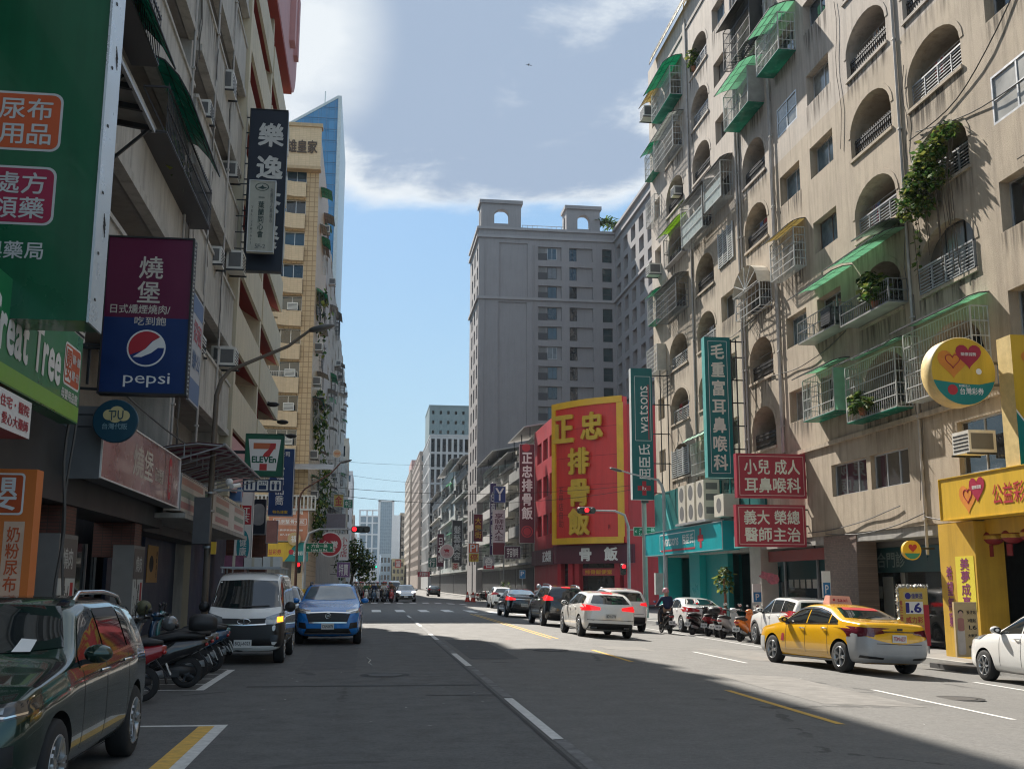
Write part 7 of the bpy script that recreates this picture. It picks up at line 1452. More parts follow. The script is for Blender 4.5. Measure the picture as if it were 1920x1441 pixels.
# dark green crossover, nearest on the left, nose towards us
c = make_car('parked_car', 'dark green glossy crossover parked nearest on the left, nose towards the viewer', 'car', 'suv', 4.36, 1.80, 1.53, DGREEN, -3.12, 10.0, pi, wr=.335, rims=0, opts=('chrome', 'rails', 'chromerails', 'blackm'), glassm=CGL)
front_suv(c, hz=.74, lampm=PM('dark_head_lens', (.03, .032, .035), .06, .2, coat=1.)); root, decal, kit, number, hit, hw, hl, kz = c
kit([('headlight_unit', [(.58*hw, .755*kz), (.9*hw, .80*kz)], [(.58*hw, .765*kz), (.9*hw, .815*kz)], 'f', CHROME, 1, .014), ('headlight_unit', [(.68*hw, .80*kz), (.78*hw, .81*kz)], [(.69*hw, .84*kz), (.78*hw, .85*kz)], 'f', HEADL, 1, .014), ('bumper_chrome', [(.3*hw, .26*kz), (.9*hw, .36*kz)], [(.3*hw, .28*kz), (.9*hw, .385*kz)], 'f', CHROME, 1, .012)])
decal('door_chrome', [(-.42*hl, .27), (.42*hl, .25)], [(-.42*hl, .292), (.42*hl, .272)], 'L', CHROME, nv=1, off=.012); decal('parking_slip', [(-.36, 1.16*kz), (-.5, 1.16*kz)], [(-.38, 1.26*kz), (-.5, 1.25*kz)], 'f', SW, off=.012, nu=2, nv=2)
# white and black delivery van
c = make_car('delivery_van', 'white minivan with a dark lower face and boxes on its roof, on the left', 'van', 'van', 4.0, 1.62, 1.88, WHT, -2.52, 25.25, pi, wr=.29, rims=1, opts=('blackmirror',), plate='BQJ-6023')
root, decal, kit, number, hit, hw, hl, kz = c
kit([('lower_face', [(-.99*hw, .245), (.99*hw, .245)], [(-.99*hw, .82), (-.5*hw, .80), (0, .79), (.5*hw, .80), (.99*hw, .82)], 'f', TRIM, 0, .010), ('grille', [(-.62*hw, .80), (0, .79), (.62*hw, .80)], [(-.55*hw, .93), (0, .92), (.55*hw, .93)], 'f', TRIM, 0, .010), ('grille_trim', [(-.56*hw, .80), (0, .78), (.56*hw, .80)], [(-.56*hw, .825), (0, .805), (.56*hw, .825)], 'f', CHROME, 0, .014),
     ('headlight', [(.52*hw, .80), (.97*hw, .84)], [(.55*hw, .95), (.94*hw, 1.05)], 'f', HEADL, 1, .012), ('turn_signal', [(.82*hw, .85), (.95*hw, .86)], [(.82*hw, .95), (.94*hw, .97)], 'f', AMBER, 1, .016), ('fog_lamp', [(.68*hw, .46), (.86*hw, .46)], [(.68*hw, .60), (.86*hw, .60)], 'f', RIMD, 1, .014), ('wiper', [(-.6*hw, 1.16), (.1*hw, 1.14)], [(-.6*hw, 1.18), (.1*hw, 1.16)], 'f', TRIM, 0, .02)])
p, n = hit((0, 6, .865), (0, -1, 0)); b = B().mat(CHROME); pts = [(0+.13*cos(2*pi*k/20), p.y+.03, .865+.055*sin(2*pi*k/20)) for k in range(20)]; b.tube(pts+pts[:1], .012, 6); b.bar((0, p.y+.03, .81), (0, p.y+.03, .92), .03); b.done('badge', root); number(.42, 'f', 1.05)
decal('lower_side', [(-.95*hl, .27), (.6*hl, .27)], [(-.95*hl, .36), (.6*hl, .36)], 'L', TRIM, off=.01)
for sd in 'LR': decal('bumper_corner', [(.80*hl, .62), (.86*hl, .3), (.985*hl, .27)], [(.83*hl, .86), (.9*hl, .86), (.985*hl, .84)], sd, TRIM, off=.010)
b = B().mat(STEEL)
for yy in (-.9, .1, .9): b.bar((-.62, yy, 1.98), (.62, yy, 1.98), .035)
for s_ in (-.62, .62): b.bar((s_, -1.2, 1.98), (s_, 1.1, 1.98), .035); [b.bar((s_, yy, 1.86), (s_, yy, 1.98), .03) for yy in (-.9, .1, .9)]
b.done('roof_rack', root)
def onroof(nm, lab, cat, a, q, m, grp=None):
    v = root.matrix_basis if 0 else None; cc_ = Vector((-2.52-(a[0]+q[0])/2, 25.25-(a[1]+q[1])/2, a[2])); t = thing(nm, lab, cat, cc_, grp); b = B().mat(m); b.box((cc_.x-(q[0]-a[0])/2, cc_.y-(q[1]-a[1])/2, a[2]), (cc_.x+(q[0]-a[0])/2, cc_.y+(q[1]-a[1])/2, q[2])); b.done('box_side', t); b = B().mat(PM('packing_tape', (.4, .36, .28), .5)); b.box((cc_.x-.03, cc_.y-(q[1]-a[1])/2-.003, a[2]), (cc_.x+.03, cc_.y+(q[1]-a[1])/2+.003, q[2]+.003)); b.done('tape', t)
onroof('box', 'purple patterned box at the left end of the van roof rack', 'box', (.2, .2, 2.0), (.60, .8, 2.24), PM('purple_box', (.16, .05, .09), .7, .3, 9)); onroof('box', 'pale grey box in the middle of the van roof rack', 'box', (-.2, .2, 2.0), (.18, .8, 2.2), PM('pale_box', (.45, .45, .43), .7)); onroof('box', 'whitish box at the right end of the van roof rack', 'box', (-.6, .2, 2.0), (-.22, .8, 2.22), PM('white_box', (.55, .55, .53), .7))
# blue crossover
c = make_car('car', 'bright blue crossover driving towards us beside the white van', 'car', 'suv', 4.32, 1.81, 1.63, BLUE, -1.05, 32.4, pi, wr=.34, opts=('rails', 'chrome'), plate='CAM-0076', glassm=CGLL, cladding=TRIM)
front_suv(c, wide=.66, gl=(.58, .82), hz=.80); root, decal, kit, number, hit, hw, hl, kz = c; number(.50, 'f', 1.0)
kit([('skid_plate', [(-.68*hw, .30), (.68*hw, .30)], [(-.68*hw, .335), (.68*hw, .335)], 'f', CHROME, 0, .014), ('drl', [(.60*hw, .84*kz), (.9*hw, .90*kz)], [(.60*hw, .86*kz), (.9*hw, .925*kz)], 'f', CHROME, 1, .016), ('grille_edge', [(-.56*hw, .575*kz), (.56*hw, .575*kz)], [(-.56*hw, .60*kz), (.56*hw, .60*kz)], 'f', CHROME, 0, .013)])
p, n = hit((0, 6, .76*kz), (0, -1, 0)); b = B().mat(CHROME); pts = [(.075*cos(2*pi*(k+.5)/8), p.y+.025, .76*kz+.075*sin(2*pi*(k+.5)/8)) for k in range(8)]; b.tube(pts+pts[:1], .01, 6); write(b, 'MG', (0, p.y+.03, .76*kz), (-1, 0, 0), (0, 0, 1), .08, .06); b.done('badge', root)
c = make_car('parked_car', 'black car with a white roof edge half hidden behind the white van', 'car', 'hatch', 4.2, 1.75, 1.55, BLK, -3.1, 40, pi, roof=WHT); front_suv(c)
# taxi
c = make_car('taxi', 'yellow and grey taxi saloon seen from behind on the right', 'taxi', 'sedan', 4.64, 1.78, 1.435, TAXI, 10.75, 24.35, radians(9), wr=.325, plate='TDM-6237', platec=PM('plate_red', (.45, .03, .06), .6), opts=('chrome',), rims=0)
root, decal, kit, number, hit, hw, hl, kz = c
for ax_ in 'qp': decal('corner_bumper', [(-.33, .26), (-.2, .235), (.1, .25), (.62, .26)], [(-.43, .74), (-.28, .84), (-.02, .80), (.3, .70), (.62, .63)], ax_, GREYB, off=.009, nu=26, nv=10)
decal('front_bumper', [(.77*hl, .24), (.98*hl, .30)], [(.76*hl, .62), (.98*hl, .62)], 'L', PM('pale_bumper', (.42, .43, .43), .4, .05), off=.007)
kit([('rear_bumper', [(-.78*hw, .26), (.78*hw, .26)], [(-.80*hw, .68), (-.6*hw, .66), (-.5*hw, .63), (.5*hw, .63), (.6*hw, .66), (.80*hw, .68)], 'r', GREYB, 0, .011), ('bumper_slot', [(.4*hw, .33), (.9*hw, .35)], [(.4*hw, .37), (.9*hw, .40)], 'r', TRIM, 1, .016), ('tail_light', [(.40*hw, .86), (.70*hw, .82), (.97*hw, .76)], [(.42*hw, .92), (.70*hw, .95), (.97*hw, .98)], 'r', PM('taxi_tail', (.10, .008, .02), .12, .2, coat=1.), 1, .014), ('chrome_strip', [(-.42*hw, .885), (.42*hw, .885)], [(-.42*hw, .91), (.42*hw, .91)], 'r', CHROME, 0, .016), ('boot_gap', [(-.62*hw, .64), (.62*hw, .64)], [(-.62*hw, .653), (.62*hw, .653)], 'r', TRIM, 0, .014)])
decal('tail_light', [(-.99*hl, .78), (-.86*hl, .84)], [(-.99*hl, .97), (-.86*hl, .95)], 'L', PM('taxi_tail', (.10, .008, .02)), off=.014); decal('sun_strip', [(-.5*hw, 1.31), (.5*hw, 1.31)], [(-.48*hw, 1.365), (.48*hw, 1.365)], 'r', PM('sticker_red', (.5, .05, .05), .5), off=.012); decal('sill_cladding', [(-.5*hl, .19), (.5*hl, .17)], [(-.5*hl, .26), (.5*hl, .24)], 'L', PM('pale_bumper', (.42, .43, .43)), off=.012)
for sd in 'LR': decal('rain_guard', [((y_)*hl, interp(TPL['sedan']['top'], y_)-.125) for y_ in (.30, .2, .1, 0, -.2, -.4)], [((y_)*hl, interp(TPL['sedan']['top'], y_)-.085) for y_ in (.30, .2, .1, 0, -.2, -.4)], sd, PM('smoke_trim', (.06, .065, .07), .15), off=.02, nv=1)
b = B().mat(TRIM); b.bar((-.05, -2.345, .95), (.05, -2.345, .95), .05); b.done('badge', root)
number(.76, 'r', 1.0)
b = B().mat(PM('taxi_lamp_pink', (.68, .36, .30), .4, .04)); b.hexa([(-.30, -.18, 1.44), (.30, -.18, 1.44), (.30, .1, 1.44), (-.30, .1, 1.44), (-.26, -.13, 1.63), (.26, -.13, 1.63), (.26, .05, 1.63), (-.26, .05, 1.63)]); rl = b.done('roof_light', root); b = B().mat(SRED); write(b, 'taxi', (.05, -.162, 1.535), (1, 0, 0), (0, .25, 1), .26, .08); b.ball((-.17, -.16, 1.535), .03, 8, 5); b.done('lettering', rl)
decal('side_sticker', [(.42*hl, .55), (.36*hl, .55)], [(.40*hl, .72), (.36*hl, .72)], 'L', SRED, nu=3, nv=3)
# queue in the right lanes
c = make_car('car', 'white hatchback with lit brake lights and rounded tail, waiting nearest in the right lane', 'car', 'hatch', 4.43, 1.80, 1.50, WHT, 7.82, 37.5, radians(1.5), wr=.34, plate='BDV-5778', rims=1)
rear_kit(c, .88, True, w0=.40, hi=1.42, low=TRIM, lowz=(.28, .47)); c[3](.70, 'r', 1.05)
c[2]([('exhaust_tip', [(.5*c[5], .31), (.7*c[5], .31)], [(.5*c[5], .37), (.7*c[5], .37)], 'r', CHROME, 1, .02), ('reflector', [(.62*c[5], .56), (.86*c[5], .57)], [(.62*c[5], .575), (.86*c[5], .585)], 'r', TRIM, 1, .01)])
c = make_car('car', 'black sport utility car with roof rails, second in the queue behind a saloon', 'car', 'suv', 4.6, 1.84, 1.68, BLK, 8.05, 46.8, radians(1), wr=.36, plate='BQX-2210', opts=('rails', 'chromerails', 'chrome'), cladding=TRIM)
rear_kit(c, 1.0, True, w0=.62, lh=.2, hi=1.50); c[3](.80, 'r')
c = make_car('car', 'black saloon with lit tail lights, first in the queue at the stop line', 'car', 'sedan', 4.8, 1.82, 1.48, BLK, 8.0, 58.6, 0, wr=.33, plate='ATG-3355', glassm=CGLL, opts=('chrome',)); rear_kit(c, .86, True, w0=.5, strip=True); c[3](.66, 'r')
c = make_car('car', 'white sport utility car with dark lower bumper, in the lane next to the kerb', 'car', 'suv', 4.55, 1.85, 1.68, WHT, 10.15, 44.8, 0, wr=.36, plate='BGW-6631', cladding=TRIM); rear_kit(c, .98, True, w0=.58, lh=.13, lowz=(.30, .56)); c[3](.74, 'r')
c = make_car('parked_car', 'white saloon parked by the kerb before the drugstore', 'car', 'sedan', 4.9, 1.85, 1.45, WHT, 13.95, 46.6, radians(1), wr=.33, plate='BHK-8812', rims=0, opts=('chrome',)); rear_kit(c, .86, False, w0=.42)
c = make_car('parked_car', 'white crossover with a grey roof parked behind the taxi', 'car', 'suv', 4.3, 1.80, 1.60, WHT, 13.9, 34.7, 0, wr=.345, cladding=PM('grey_cladding', (.05, .05, .055), .6), roof=PM('roof_grey', (.2, .21, .22), .3, coat=1.), rims=1); rear_kit(c, 1.0, False, w0=.55)
c = make_car('parked_car', 'white compact car cut off by the right edge of the picture', 'car', 'hatch', 4.3, 1.74, 1.50, WHT, 13.85, 20.75, 0, wr=.315, rims=1); front_suv(c)
c = make_car('car', 'silver hatchback waiting beyond the far crosswalk, facing us', 'car', 'hatch', 4.1, 1.75, 1.50, SILV, 3.35, 98.5, pi, plate='AXR-5120', glassm=CGLL); front_suv(c, lampm=HEADON, gl=(.36, .56), low=TRIM); c[3](.48, 'f')
c = make_car('parked_car', 'small white people carrier half hidden by the black saloon past the crossing', 'car', 'hatch', 4.1, 1.7, 1.6, WHT, 9.85, 82, 0); rear_kit(c, .95)
c = make_car('car', 'small black car far down the right side of the street', 'car', 'hatch', 4.1, 1.75, 1.5, BLK, 9.0, 152, 0, glassm=CGLL); rear_kit(c)
c = make_car('car', 'white van far away behind the silver hatchback', 'van', 'van', 4.2, 1.7, 1.9, WHT, 3.2, 135, pi); front_suv(c)
# ================================================================ scooters and people (local: y forward)
def loft_rows(b, rows, n=14, px=2.4):
    """superellipse sections: (y, z, half width, half height)"""
    out = []
    for y, z, w, h in rows:
        r = []
        for k in range(n):
            a = 2*pi*k/n; ca, sa = cos(a), sin(a); r.append((w*math.copysign(abs(ca)**(2/px), ca), y, z+h*math.copysign(abs(sa)**(2/px), sa)))
        out.append(r)
    o = b.smooth; b.smooth = True; b.loft(out); b.smooth = o
SEATM = PM('scooter_seat', (.02, .02, .021), .55, .2, 8); SCTRIM = PM('scooter_trim', (.022, .022, .024), .5, .2)
def make_scooter(body, label, group, style=0):
    t = thing('scooter', label, 'scooter', (0, 0, 0), group); LOCAL.append(t)
    b = B().mat(body)
    loft_rows(b, [(-.93, .74, .05, .03), (-.86, .70, .11, .09), (-.66, .64, .16, .14), (-.42, .58, .18, .19), (-.2, .50, .17, .22), (-.08, .40, .15, .16), (-.04, .34, .12, .08)])
    b.done('rear_body', t)
    b = B().mat(body); rows = []
    for z, y, w, d in ((.22, .44, .12, .05), (.34, .42, .17, .06), (.55, .44, .20, .07), (.75, .47, .19, .07), (.90, .44, .15, .07), (.99, .40, .10, .06)):
        rows.append([(w*cos(2*pi*k/14), y+d*sin(2*pi*k/14)+(.05*cos(2*pi*k/14)**2 if 0 else 0), z) for k in range(14)])
    b.smooth = True; b.loft(rows); b.smooth = False; b.done('leg_shield', t)
    b = B().mat(SCTRIM); b.box((-.14, -.1, .26), (.14, .42, .32)); b.box((-.1, -.5, .18), (.1, .2, .27)); b.done('floorboard', t)
    b = B().mat(SEATM); loft_rows(b, [(-.88, .81, .07, .03), (-.7, .82, .13, .06), (-.45, .82, .14, .06), (-.3, .79, .13, .06), (-.05, .76, .10, .05), (0, .74, .05, .03)]); b.done('seat', t)
    b = B().mat(body); b.ball((0, .40, 1.03), (.15, .11, .09), 12, 8); b.mat(SCTRIM); b.tube([(-.34, .27, 1.05), (-.12, .37, 1.04), (.12, .37, 1.04), (.34, .27, 1.05)], .017, 8)
    for s in (-1, 1): b.tube([(s*.23, .33, 1.05), (s*.35, .26, 1.05)], .024, 8); b.tube([(s*.2, .37, 1.05), (s*.28, .45, 1.05), (s*.33, .40, 1.04)], .008, 5)
    b.done('handlebar', t)
    for s in (-1, 1):
        b = B().mat(SCTRIM); b.tube([(s*.19, .36, 1.05), (s*.26, .36, 1.17), (s*.30, .35, 1.21)], .008, 6); b.ball((s*.33, .35, 1.23), (.065, .02, .045), 10, 6); b.mat(CHROME); b.poly([(s*.33+.055*cos(2*pi*k/12), .329, 1.23+.036*sin(2*pi*k/12)) for k in range(12)]); b.done('mirror', t)
    b = B().mat(HEADL); b.ball((0, .475, .98 if style else .80), (.10, .05, .06), 12, 6); b.done('headlight', t)
    b = B().mat(TAIL); b.ball((0, -.90, .68), (.11, .04, .04), 10, 6); b.done('tail_light', t)
    b = B().mat(SCTRIM); b.hexa([(-.05, -.80, .58), (.05, -.80, .58), (.05, -.98, .34), (-.05, -.98, .34), (-.05, -.78, .58), (.05, -.78, .58), (.05, -.96, .34), (-.05, -.96, .34)]); b.done('mudguard', t)
    b = B().mat(SCTRIM); b.bar((-.09, .47, .62), (.09, .47, .62), .05); b.tube([(-.09, .62, .24), (-.085, .50, .55), (-.03, .42, .9)], .022, 6); b.tube([(.09, .62, .24), (.085, .50, .55), (.03, .42, .9)], .022, 6); b.done('fork', t)
    b = B().mat(PLATE); b.hexa([(-.13, -.93, .52), (.13, -.93, .52), (.13, -1.0, .37), (-.13, -1.0, .37), (-.13, -.945, .52), (.13, -.945, .52), (.13, -1.012, .37), (-.13, -1.012, .37)]); pl_ = b.done('number_plate', t)
    b = B().mat(PLTX); write(b, 'MBK-286', (0, -.982, .445), (1, 0, 0), (0, .42, .9), .2, .07); b.done('lettering', pl_)
    b = B().mat(body)
    b.smooth = True; pr = [(.62+.27*cos(a), .24+.27*sin(a)) for a in [radians(25+15*k) for k in range(9)]]; b.grid([[(x, y, z) for y, z in pr] for x in (-.06, -.03, .03, .06)]); b.smooth = False; b.done('front_fender', t)
    b = B().mat(SCTRIM); b.tube([(.11, -.2, .25), (.15, -.35, .26), (.16, -.55, .30)], .03, 8); b.mat(STEEL); b.tube([(.16, -.5, .29), (.165, -.9, .37)], [.05, .055], 10); b.done('exhaust', t)
    b = B().mat(SCTRIM); loft_rows(b, [(-.75, .28, .05, .05), (-.5, .28, .09, .1), (-.2, .25, .09, .09)]); b.bar((-.15, -.15, .2), (-.26, -.2, .01), .03); b.done('engine', t)
    for y in (.62, -.62):
        b = B().mat(RUBBER); b.lathe([(.155, -.045), (.22, -.05), (.242, -.025), (.245, 0), (.242, .025), (.22, .05), (.155, .045)], (0, y, .245), 'x', 24, False, False); w = b.done('wheel', t)
        b = B().mat(RIMD)
        b.lathe([(.158, -.04), (.15, 0), (.158, .04)], (0, y, .245), 'x', 20, False, False); b.lathe([(.05, -.06), (.05, .06)], (0, y, .245), 'x', 10)
        for k in range(5): a = 2*pi*k/5; b.bar((0, y, .245), (0, y+.155*cos(a), .245+.155*sin(a)), .04, .03)
        b.done('rim', w)
    if style == 2:
        b = B().mat(SCTRIM); loft_rows(b, [(-1.05, 1.0, .14, .1), (-.95, 1.02, .19, .14), (-.7, 1.02, .19, .14), (-.62, 1.0, .15, .1)]); b.done('top_box', t)
    return t
SCC = {n: paint('scooter_'+n.replace(' ', '_'), c) for n, c in (('black', (.012, .012, .014)), ('red', (.28, .012, .018)), ('dark blue', (.012, .05, .11)), ('white', (.55, .55, .54)), ('orange', (.62, .16, .02)), ('grey', (.12, .125, .13)), ('teal', (.02, .15, .16)), ('silver', (.38, .39, .4)))}
def recolour(t, m, names=('rear_body', 'leg_shield', 'front_fender', 'handlebar')):
    for ch in t.children:
        if ch.name.split('.')[0] in names and ch.material_slots: ch.material_slots[0].link = 'OBJECT'; ch.material_slots[0].material = m
PROTO = {}
def scooter(col, label, x, y, rot, group, style=0, lean=.0, z=None):
    if style not in PROTO: t = PROTO[style] = make_scooter(SCC['black'], label, group, style); LOCAL.append(t)
    else: t = copy_tree(PROTO[style])
    t['label'] = label; t['group'] = group; t['category'] = 'scooter'
    t.location = (x, y, gz(x) if z is None else z); t.rotation_euler = (0, lean, rot); recolour(t, SCC[col]); return t
# -- people
SKIN = PM('skin', (.42, .27, .19), .55, .08, 8); DENIM = PM('dark_trousers', (.03, .035, .05), .85, .2, 9); SHOE = PM('shoe', (.03, .03, .03), .6, .2)
JACK = {n: PM('jacket_'+n.replace(' ', '_'), c, .85, .15, 9) for n, c in (('black', (.016, .016, .018)), ('navy', (.015, .025, .07)), ('dark red', (.14, .02, .02)), ('orange', (.5, .16, .03)), ('olive', (.10, .11, .05)), ('grey', (.2, .2, .21)), ('white', (.55, .55, .54)), ('blue', (.03, .10, .3)), ('beige', (.38, .32, .24)), ('pink', (.45, .2, .25)), ('green', (.04, .14, .07)), ('brown', (.12, .07, .04)), ('violet', (.12, .06, .18)), ('yellow', (.5, .38, .06)))}
HELM = {n: paint('helmet_'+n, c) for n, c in (('black', (.015, .015, .016)), ('white', (.6, .6, .6)), ('red', (.35, .03, .03)), ('pink', (.55, .25, .28)), ('silver', (.35, .36, .37)))}
def skin(name, vs, es, mt, parent=None, sub=1):
    me = bpy.data.meshes.new(name); me.from_pydata([v[:3] for v in vs], es, []); me.update(); o = bpy.data.objects.new(name, me); COL.objects.link(o)
    m = o.modifiers.new('skin', 'SKIN'); m.use_smooth_shade = True; sv = me.skin_vertices[0].data
    for k, v in enumerate(vs): r = v[3]; sv[k].radius = (r, r) if not isinstance(r, tuple) else r
    sv[0].use_root = True; s = o.modifiers.new('sub', 'SUBSURF'); s.levels = sub; s.render_levels = sub
    dg = bpy.context.evaluated_depsgraph_get(); me2 = bpy.data.meshes.new_from_object(o.evaluated_get(dg)); o.modifiers.clear(); o.data = me2
    me2.materials.clear(); me2.materials.append(mt)
    for p in me2.polygons: p.use_smooth = True
    if parent: o.parent = parent
    return o
def make_rider(label):
    # one continuous body: pelvis, spine, neck, head, arms to the grips with curled fingers, bent legs
    V = [(0, -.32, .90, (.15, .12)), (0, -.30, 1.06, (.14, .11)), (0, -.25, 1.22, (.16, .12)), (0, -.20, 1.36, (.13, .10)), (0, -.17, 1.46, .055), (0, -.14, 1.55, .085), (0, -.13, 1.64, .10), (0, -.14, 1.71, .07)]
    E = [(0, 1), (1, 2), (2, 3), (3, 4), (4, 5), (5, 6), (6, 7)]
    def chain(root, pts):
        k = root
        for p in pts: V.append(p); E.append((k, len(V)-1)); k = len(V)-1
        return k
    for s in (-1, 1):
        h = chain(3, [(s*.17, -.19, 1.37, .068), (s*.24, -.08, 1.24, .052), (s*.29, .04, 1.12, .045), (s*.295, .16, 1.08, .038), (s*.295, .235, 1.07, .028), (s*.295, .268, 1.075, (.036, .02))])
        for q, dx in enumerate((-.03, -.01, .01, .03)): chain(h, [(s*.295+dx, .305, 1.078-.004*abs(q-1.5), .0095), (s*.295+dx, .312, 1.045, .0085), (s*.295+dx, .285, 1.028+.003*q, .008)])
        chain(h-1, [(s*.262, .262, 1.05, .010), (s*.258, .29, 1.032, .009)])
        chain(0, [(s*.11, -.22, .88, .088), (s*.17, .10, .80, .066), (s*.165, .11, .62, .052), (s*.155, .10, .42, .036), (s*.15, .15, .345, .034), (s*.15, .26, .335, .026)])
    o = skin('person', V, E, SKIN); tag(o, label, 'person')
    J = [(0, -.33, .93, (.17, .135)), (0, -.30, 1.08, (.165, .13)), (0, -.25, 1.22, (.18, .135)), (0, -.2, 1.36, (.145, .11)), (0, -.175, 1.435, .07)]; JE = [(0, 1), (1, 2), (2, 3), (3, 4)]
    for s in (-1, 1):
        k = 3
        for p in ((s*.18, -.19, 1.375, .08), (s*.245, -.08, 1.245, .066), (s*.292, .04, 1.125, .058), (s*.295, .20, 1.075, .046)): J.append(p); JE.append((k, len(J)-1)); k = len(J)-1
    skin('jacket', J, JE, JACK['black'], o)
    T_ = [(0, -.33, .88, (.165, .12))]; TE = []
    for s in (-1, 1):
        k = 0
        for p in ((s*.11, -.2, .885, .1), (s*.17, .11, .80, .077), (s*.166, .115, .62, .062), (s*.156, .10, .41, .05)): T_.append(p); TE.append((k, len(T_)-1)); k = len(T_)-1
    skin('trousers', T_, TE, DENIM, o)
    for s in (-1, 1): skin('shoe', [(s*.152, .08, .37, .045), (s*.15, .16, .345, .043), (s*.15, .29, .335, .032)], [(0, 1), (1, 2)], SHOE, o)
    b = B().mat(HELM['black']); b.smooth = True; rows = []
    for j in range(9):
        th = pi*(.02+.6*j/8); rows.append([(.135*sin(th)*cos(a), -.14+.155*sin(th)*sin(a), 1.64+.15*cos(th)) for a in [2*pi*k/18 for k in range(18)]])
    b.loft(rows, False); b.smooth = False; h = b.done('helmet', None); h.parent = o
    b = B().mat(PM('visor', (.05, .055, .06), .1, coat=.5)); b.grid([[(.138*cos(a), -.13+.16*sin(a), z) for a in [radians(30+10*k) for k in range(13)]] for z in (1.60, 1.68)]); v = b.done('visor', None); v.parent = h
    b = B().mat(SKIN); b.ball((0, -.035, 1.615), (.014, .022, .022), 8, 6); n_ = b.done('nose', None); n_.parent = o
    return o
RP = [None]
def rider(jack, helm, label, x, y, rot, group=None, z=None):
    if RP[0] is None: o = RP[0] = make_rider(label)
    else: o = copy_tree(RP[0])
    o['label'] = label; o['category'] = 'person'
    if group: o['group'] = group
    elif 'group' in o: del o['group']
    o.location = (x, y, gz(x) if z is None else z); o.rotation_euler = (0, 0, rot)
    for ch in o.children:
        nm = ch.name.split('.')[0]
        if nm in ('jacket', 'helmet'): ch.material_slots[0].link = 'OBJECT'; ch.material_slots[0].material = JACK[jack] if nm == 'jacket' else HELM[helm]
    return o
GL_ = 'scooters parked along the left kerb'
for col, lab, x, y, rot, st in (
    ('red', 'red scooter parked right behind the green crossover', -3.75, 16.2, pi/2+.15, 0), ('black', 'black maxi scooter with a hard top box, first dark one after the red scooter', -3.45, 18.2, pi/2+.22, 2), ('black', 'plain black scooter between the one with a top box and the grey one', -3.5, 19.2, pi/2+.2, 0), ('grey', 'grey scooter parked in the middle of the left row', -3.55, 20.2, pi/2+.25, 1), ('dark blue', 'dark blue scooter parked near the white minivan', -3.5, 21.3, pi/2+.2, 0), ('teal', 'teal scooter parked last in the left row, touching the minivan', -3.6, 22.3, pi/2+.25, 1)):
    scooter(col, lab, x, y, rot+pi*0, GL_, st, .12 if 0 else 0.0, 0.0)
scooter('red', 'red and black scooter whose mirror just enters the lower left corner', -2.98, 7.2, pi+.5, GL_, 1, 0, 0)
GR_ = 'scooters parked along the right kerb'
for col, lab, x, y, st in (
    ('black', 'black scooter with a red tail, nearest to the white parked saloon', 13.3, 43.0, 0), ('red', 'red and black scooter, second from the white parked saloon', 13.6, 42.0, 1), ('black', 'black scooter with a top box among the right kerb row', 13.8, 41.2, 2), ('white', 'scooter with a pale side panel in the right kerb row', 13.5, 40.0, 0), ('grey', 'grey scooter between the pale and the orange one', 14.1, 39.4, 1), ('orange', 'orange scooter parked just ahead of the white crossover', 13.5, 38.2, 1)):
    scooter(col, lab, x, y, -pi/2+.75+.12*sin(y*3), GR_, st)
h = thing('helmet', 'olive camouflage helmet resting on a scooter mirror in the left row', 'helmet', (-3.9, 20.0, 1.22)); b = B().mat(PM('camouflage', (.10, .10, .05), .6, .5, 14)); b.ball((-3.9, 20.0, 1.22), (.14, .16, .13), 14, 8); b.done('shell', h); b = B().mat(SCTRIM); b.ball((-3.78, 20, 1.17), (.04, .1, .05), 8, 6); b.done('visor', h)
h = thing('helmet', 'grey helmet resting on the seat of the scooter with the top box, left row', 'helmet', (-3.3, 19.2, .98)); b = B().mat(SCC['grey']); b.ball((-3.3, 19.2, .98), (.14, .16, .13), 14, 8); b.done('shell', h); b = B().mat(SCTRIM); b.ball((-3.18, 19.2, .94), (.04, .1, .05), 8, 6); b.done('visor', h)
# rider in the kerb lane
scooter('black', 'black scooter ridden by the person in a blue jacket beside the white sport utility car', 11.75, 42.6, .0, 'scooters in traffic', 0); rider('navy', 'pink', 'person in a navy jacket and pink helmet riding beside the white sport utility car', 11.75, 42.6, 0)
for n, (x, y, j, hh, lab) in enumerate(((9.4, 60.2, 'grey', 'silver', 'person in grey whose helmet shows above the black sport utility car'), (11.4, 59.3, 'olive', 'white', 'person in olive with a white helmet, ahead of the white sport utility car'), (12.6, 58.5, 'white', 'silver', 'person in white waiting at the stop line by the right kerb'))):
    scooter(('black', 'silver', 'grey')[n], ('scooter under the person in grey ahead of the black cars', 'scooter under the person in olive at the near stop line', 'scooter under the person in white at the near stop line')[n], x, y, 0, 'scooters in traffic', n % 2); rider(j, hh, lab, x, y, 0)
R = random.Random(21); jk = list(JACK); hk = list(HELM); n = 0; used_ = set()
for row, y in ((0, 96.3), (1, 98.4), (2, 100.6)):
    for k in range(6 if row == 0 else 5):
        x = -1.75+k*.78+row*.3+R.uniform(-.12, .12); j = jk[(n*5+row) % len(jk)]; hc = hk[(n*3+n//5) % len(hk)]; yy = y+R.uniform(-.4, .4); rt = pi+R.uniform(-.1, .1)
        if x > 2.35: continue
        rw = ('front', 'middle', 'back')[row]
        while (j, hc, rw) in used_: hc = hk[(hk.index(hc)+1) % len(hk)]
        used_.add((j, hc, rw)); sc_ = ('black', 'grey', 'white', 'dark blue', 'black', 'red', 'silver')[n % 7]
        s = scooter(sc_, f'{sc_} scooter under the person in {j} with a {hc} helmet, {rw} row', x, yy, rt, 'scooters waiting at the far crosswalk', 1)
        rider(j, hc, f'person in {j} with a {hc} helmet in the {rw} row of scooters', x, yy, rt, 'riders waiting at the far crosswalk'); n += 1
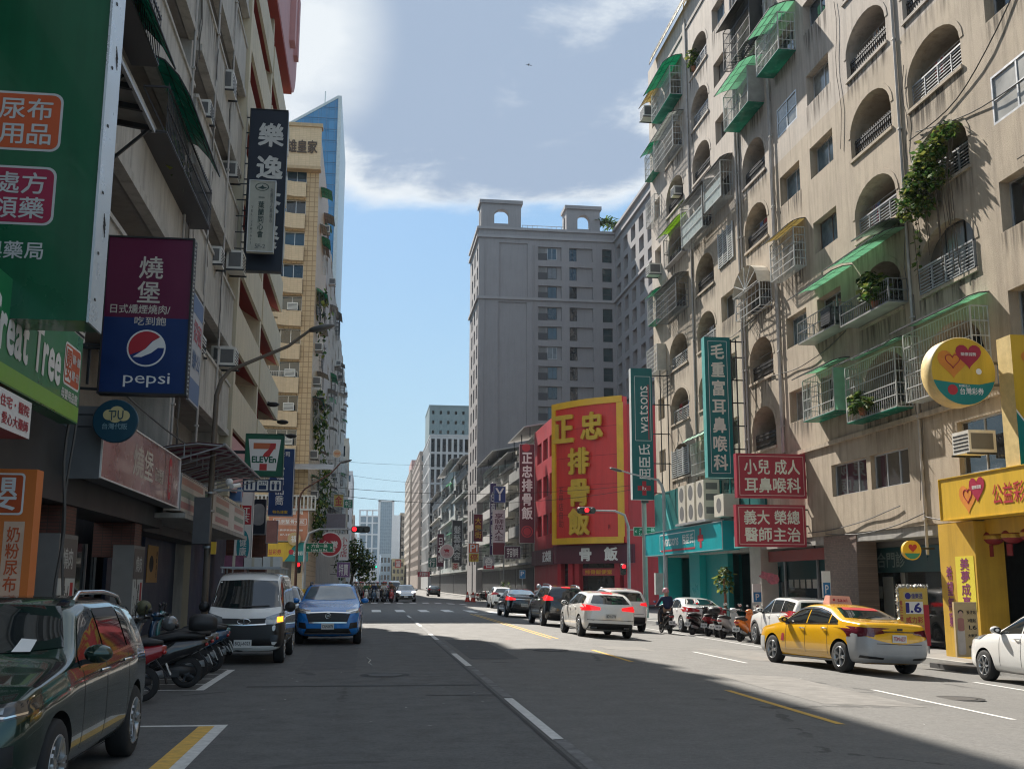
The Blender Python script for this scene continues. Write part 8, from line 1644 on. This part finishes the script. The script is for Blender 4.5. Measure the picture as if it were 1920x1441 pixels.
for n, (x, y) in enumerate(((13.2, 108), (13.4, 109.2), (13.3, 112.5), (13.5, 126), (13.3, 127.4), (13.5, 129), (13.4, 131), (13.2, 133))):
    scooter(('black', 'grey', 'white', 'black', 'red', 'black', 'silver', 'grey')[n], f'{("first", "second", "third", "fourth", "fifth", "sixth", "seventh", "eighth")[n]} scooter past the crossing along the far right kerb', x, y, -1.1+.1*sin(n*2), 'scooters parked far down the right kerb', n % 2)
for n, (px_, py_) in enumerate(((873, 1117), (885, 1118))):
    x = (px_-690)/FPX*112*.99; t = thing('traffic_cone', ('left one of two red traffic cones on the far right', 'right one of two red traffic cones on the far right')[n], 'traffic cone', (x, 111+n, gz(x)), 'red cones by the far right kerb'); b = B().mat(PM('cone_red', (.5, .05, .03), .5, .1)); b.lathe([(.26, .03), (.05, 1.0)], (x, 111+n, gz(x)), 'z', 14); b.box((x-.32, 111+n-.32, gz(x)), (x+.32, 111+n+.32, gz(x)+.04)); b.done('cone_body', t); b = B().mat(SW); b.lathe([(.176, .45), (.12, .7)], (x, 111+n, gz(x)), 'z', 14, False, False); b.done('reflective_band', t)
# planting along the pavements
for lab, p, r, nn in (('green bush in a pot before the dark shops on the left pavement', (-4.9, 16.4, .75), (.35, .4, .45), 260), ('tall dry palm plant beside the drugstore entrance', (15.4, 46.2, 1.9), (.4, .45, .6), 170), ('bright green shrub on the far right pavement', (14.6, 116, .9), (.8, .8, 1.1), 200)):
    t = thing('potted_plant', lab, 'plant', p); b = B(); leaf_cloud(b, 1, [(p, r)], nn, .26, LEAF, int(p[1])); b.done('foliage', t); b = B().mat(PM('plant_pot', (.3, .12, .06), .8)); b.lathe([(.16, -.3), (.24, .05)], (p[0], p[1], p[2]-r[2]), 'z', 14) if 'palm' not in lab else b.tube([(p[0], p[1], -.2), (p[0]+.05, p[1], 1.0), (p[0], p[1], 1.9)], [.07, .06, .05], 8); b.done('pot', t)
b = B(); b.box((-950, -120, -1.5), (950, 1650, 84)); HZ = bpy.data.materials.new('haze'); HZ.use_nodes = True; g = NG(HZ.node_tree); g.n.clear(); ho = g.new('ShaderNodeOutputMaterial'); pv = g.new('ShaderNodeVolumePrincipled'); pv.inputs['Color'].default_value = (.85, .92, 1, 1); pv.inputs['Density'].default_value = .00015; g.link(pv.outputs[0], ho.inputs['Volume'])
kind(b.done('haze', None, HZ), 'stuff')
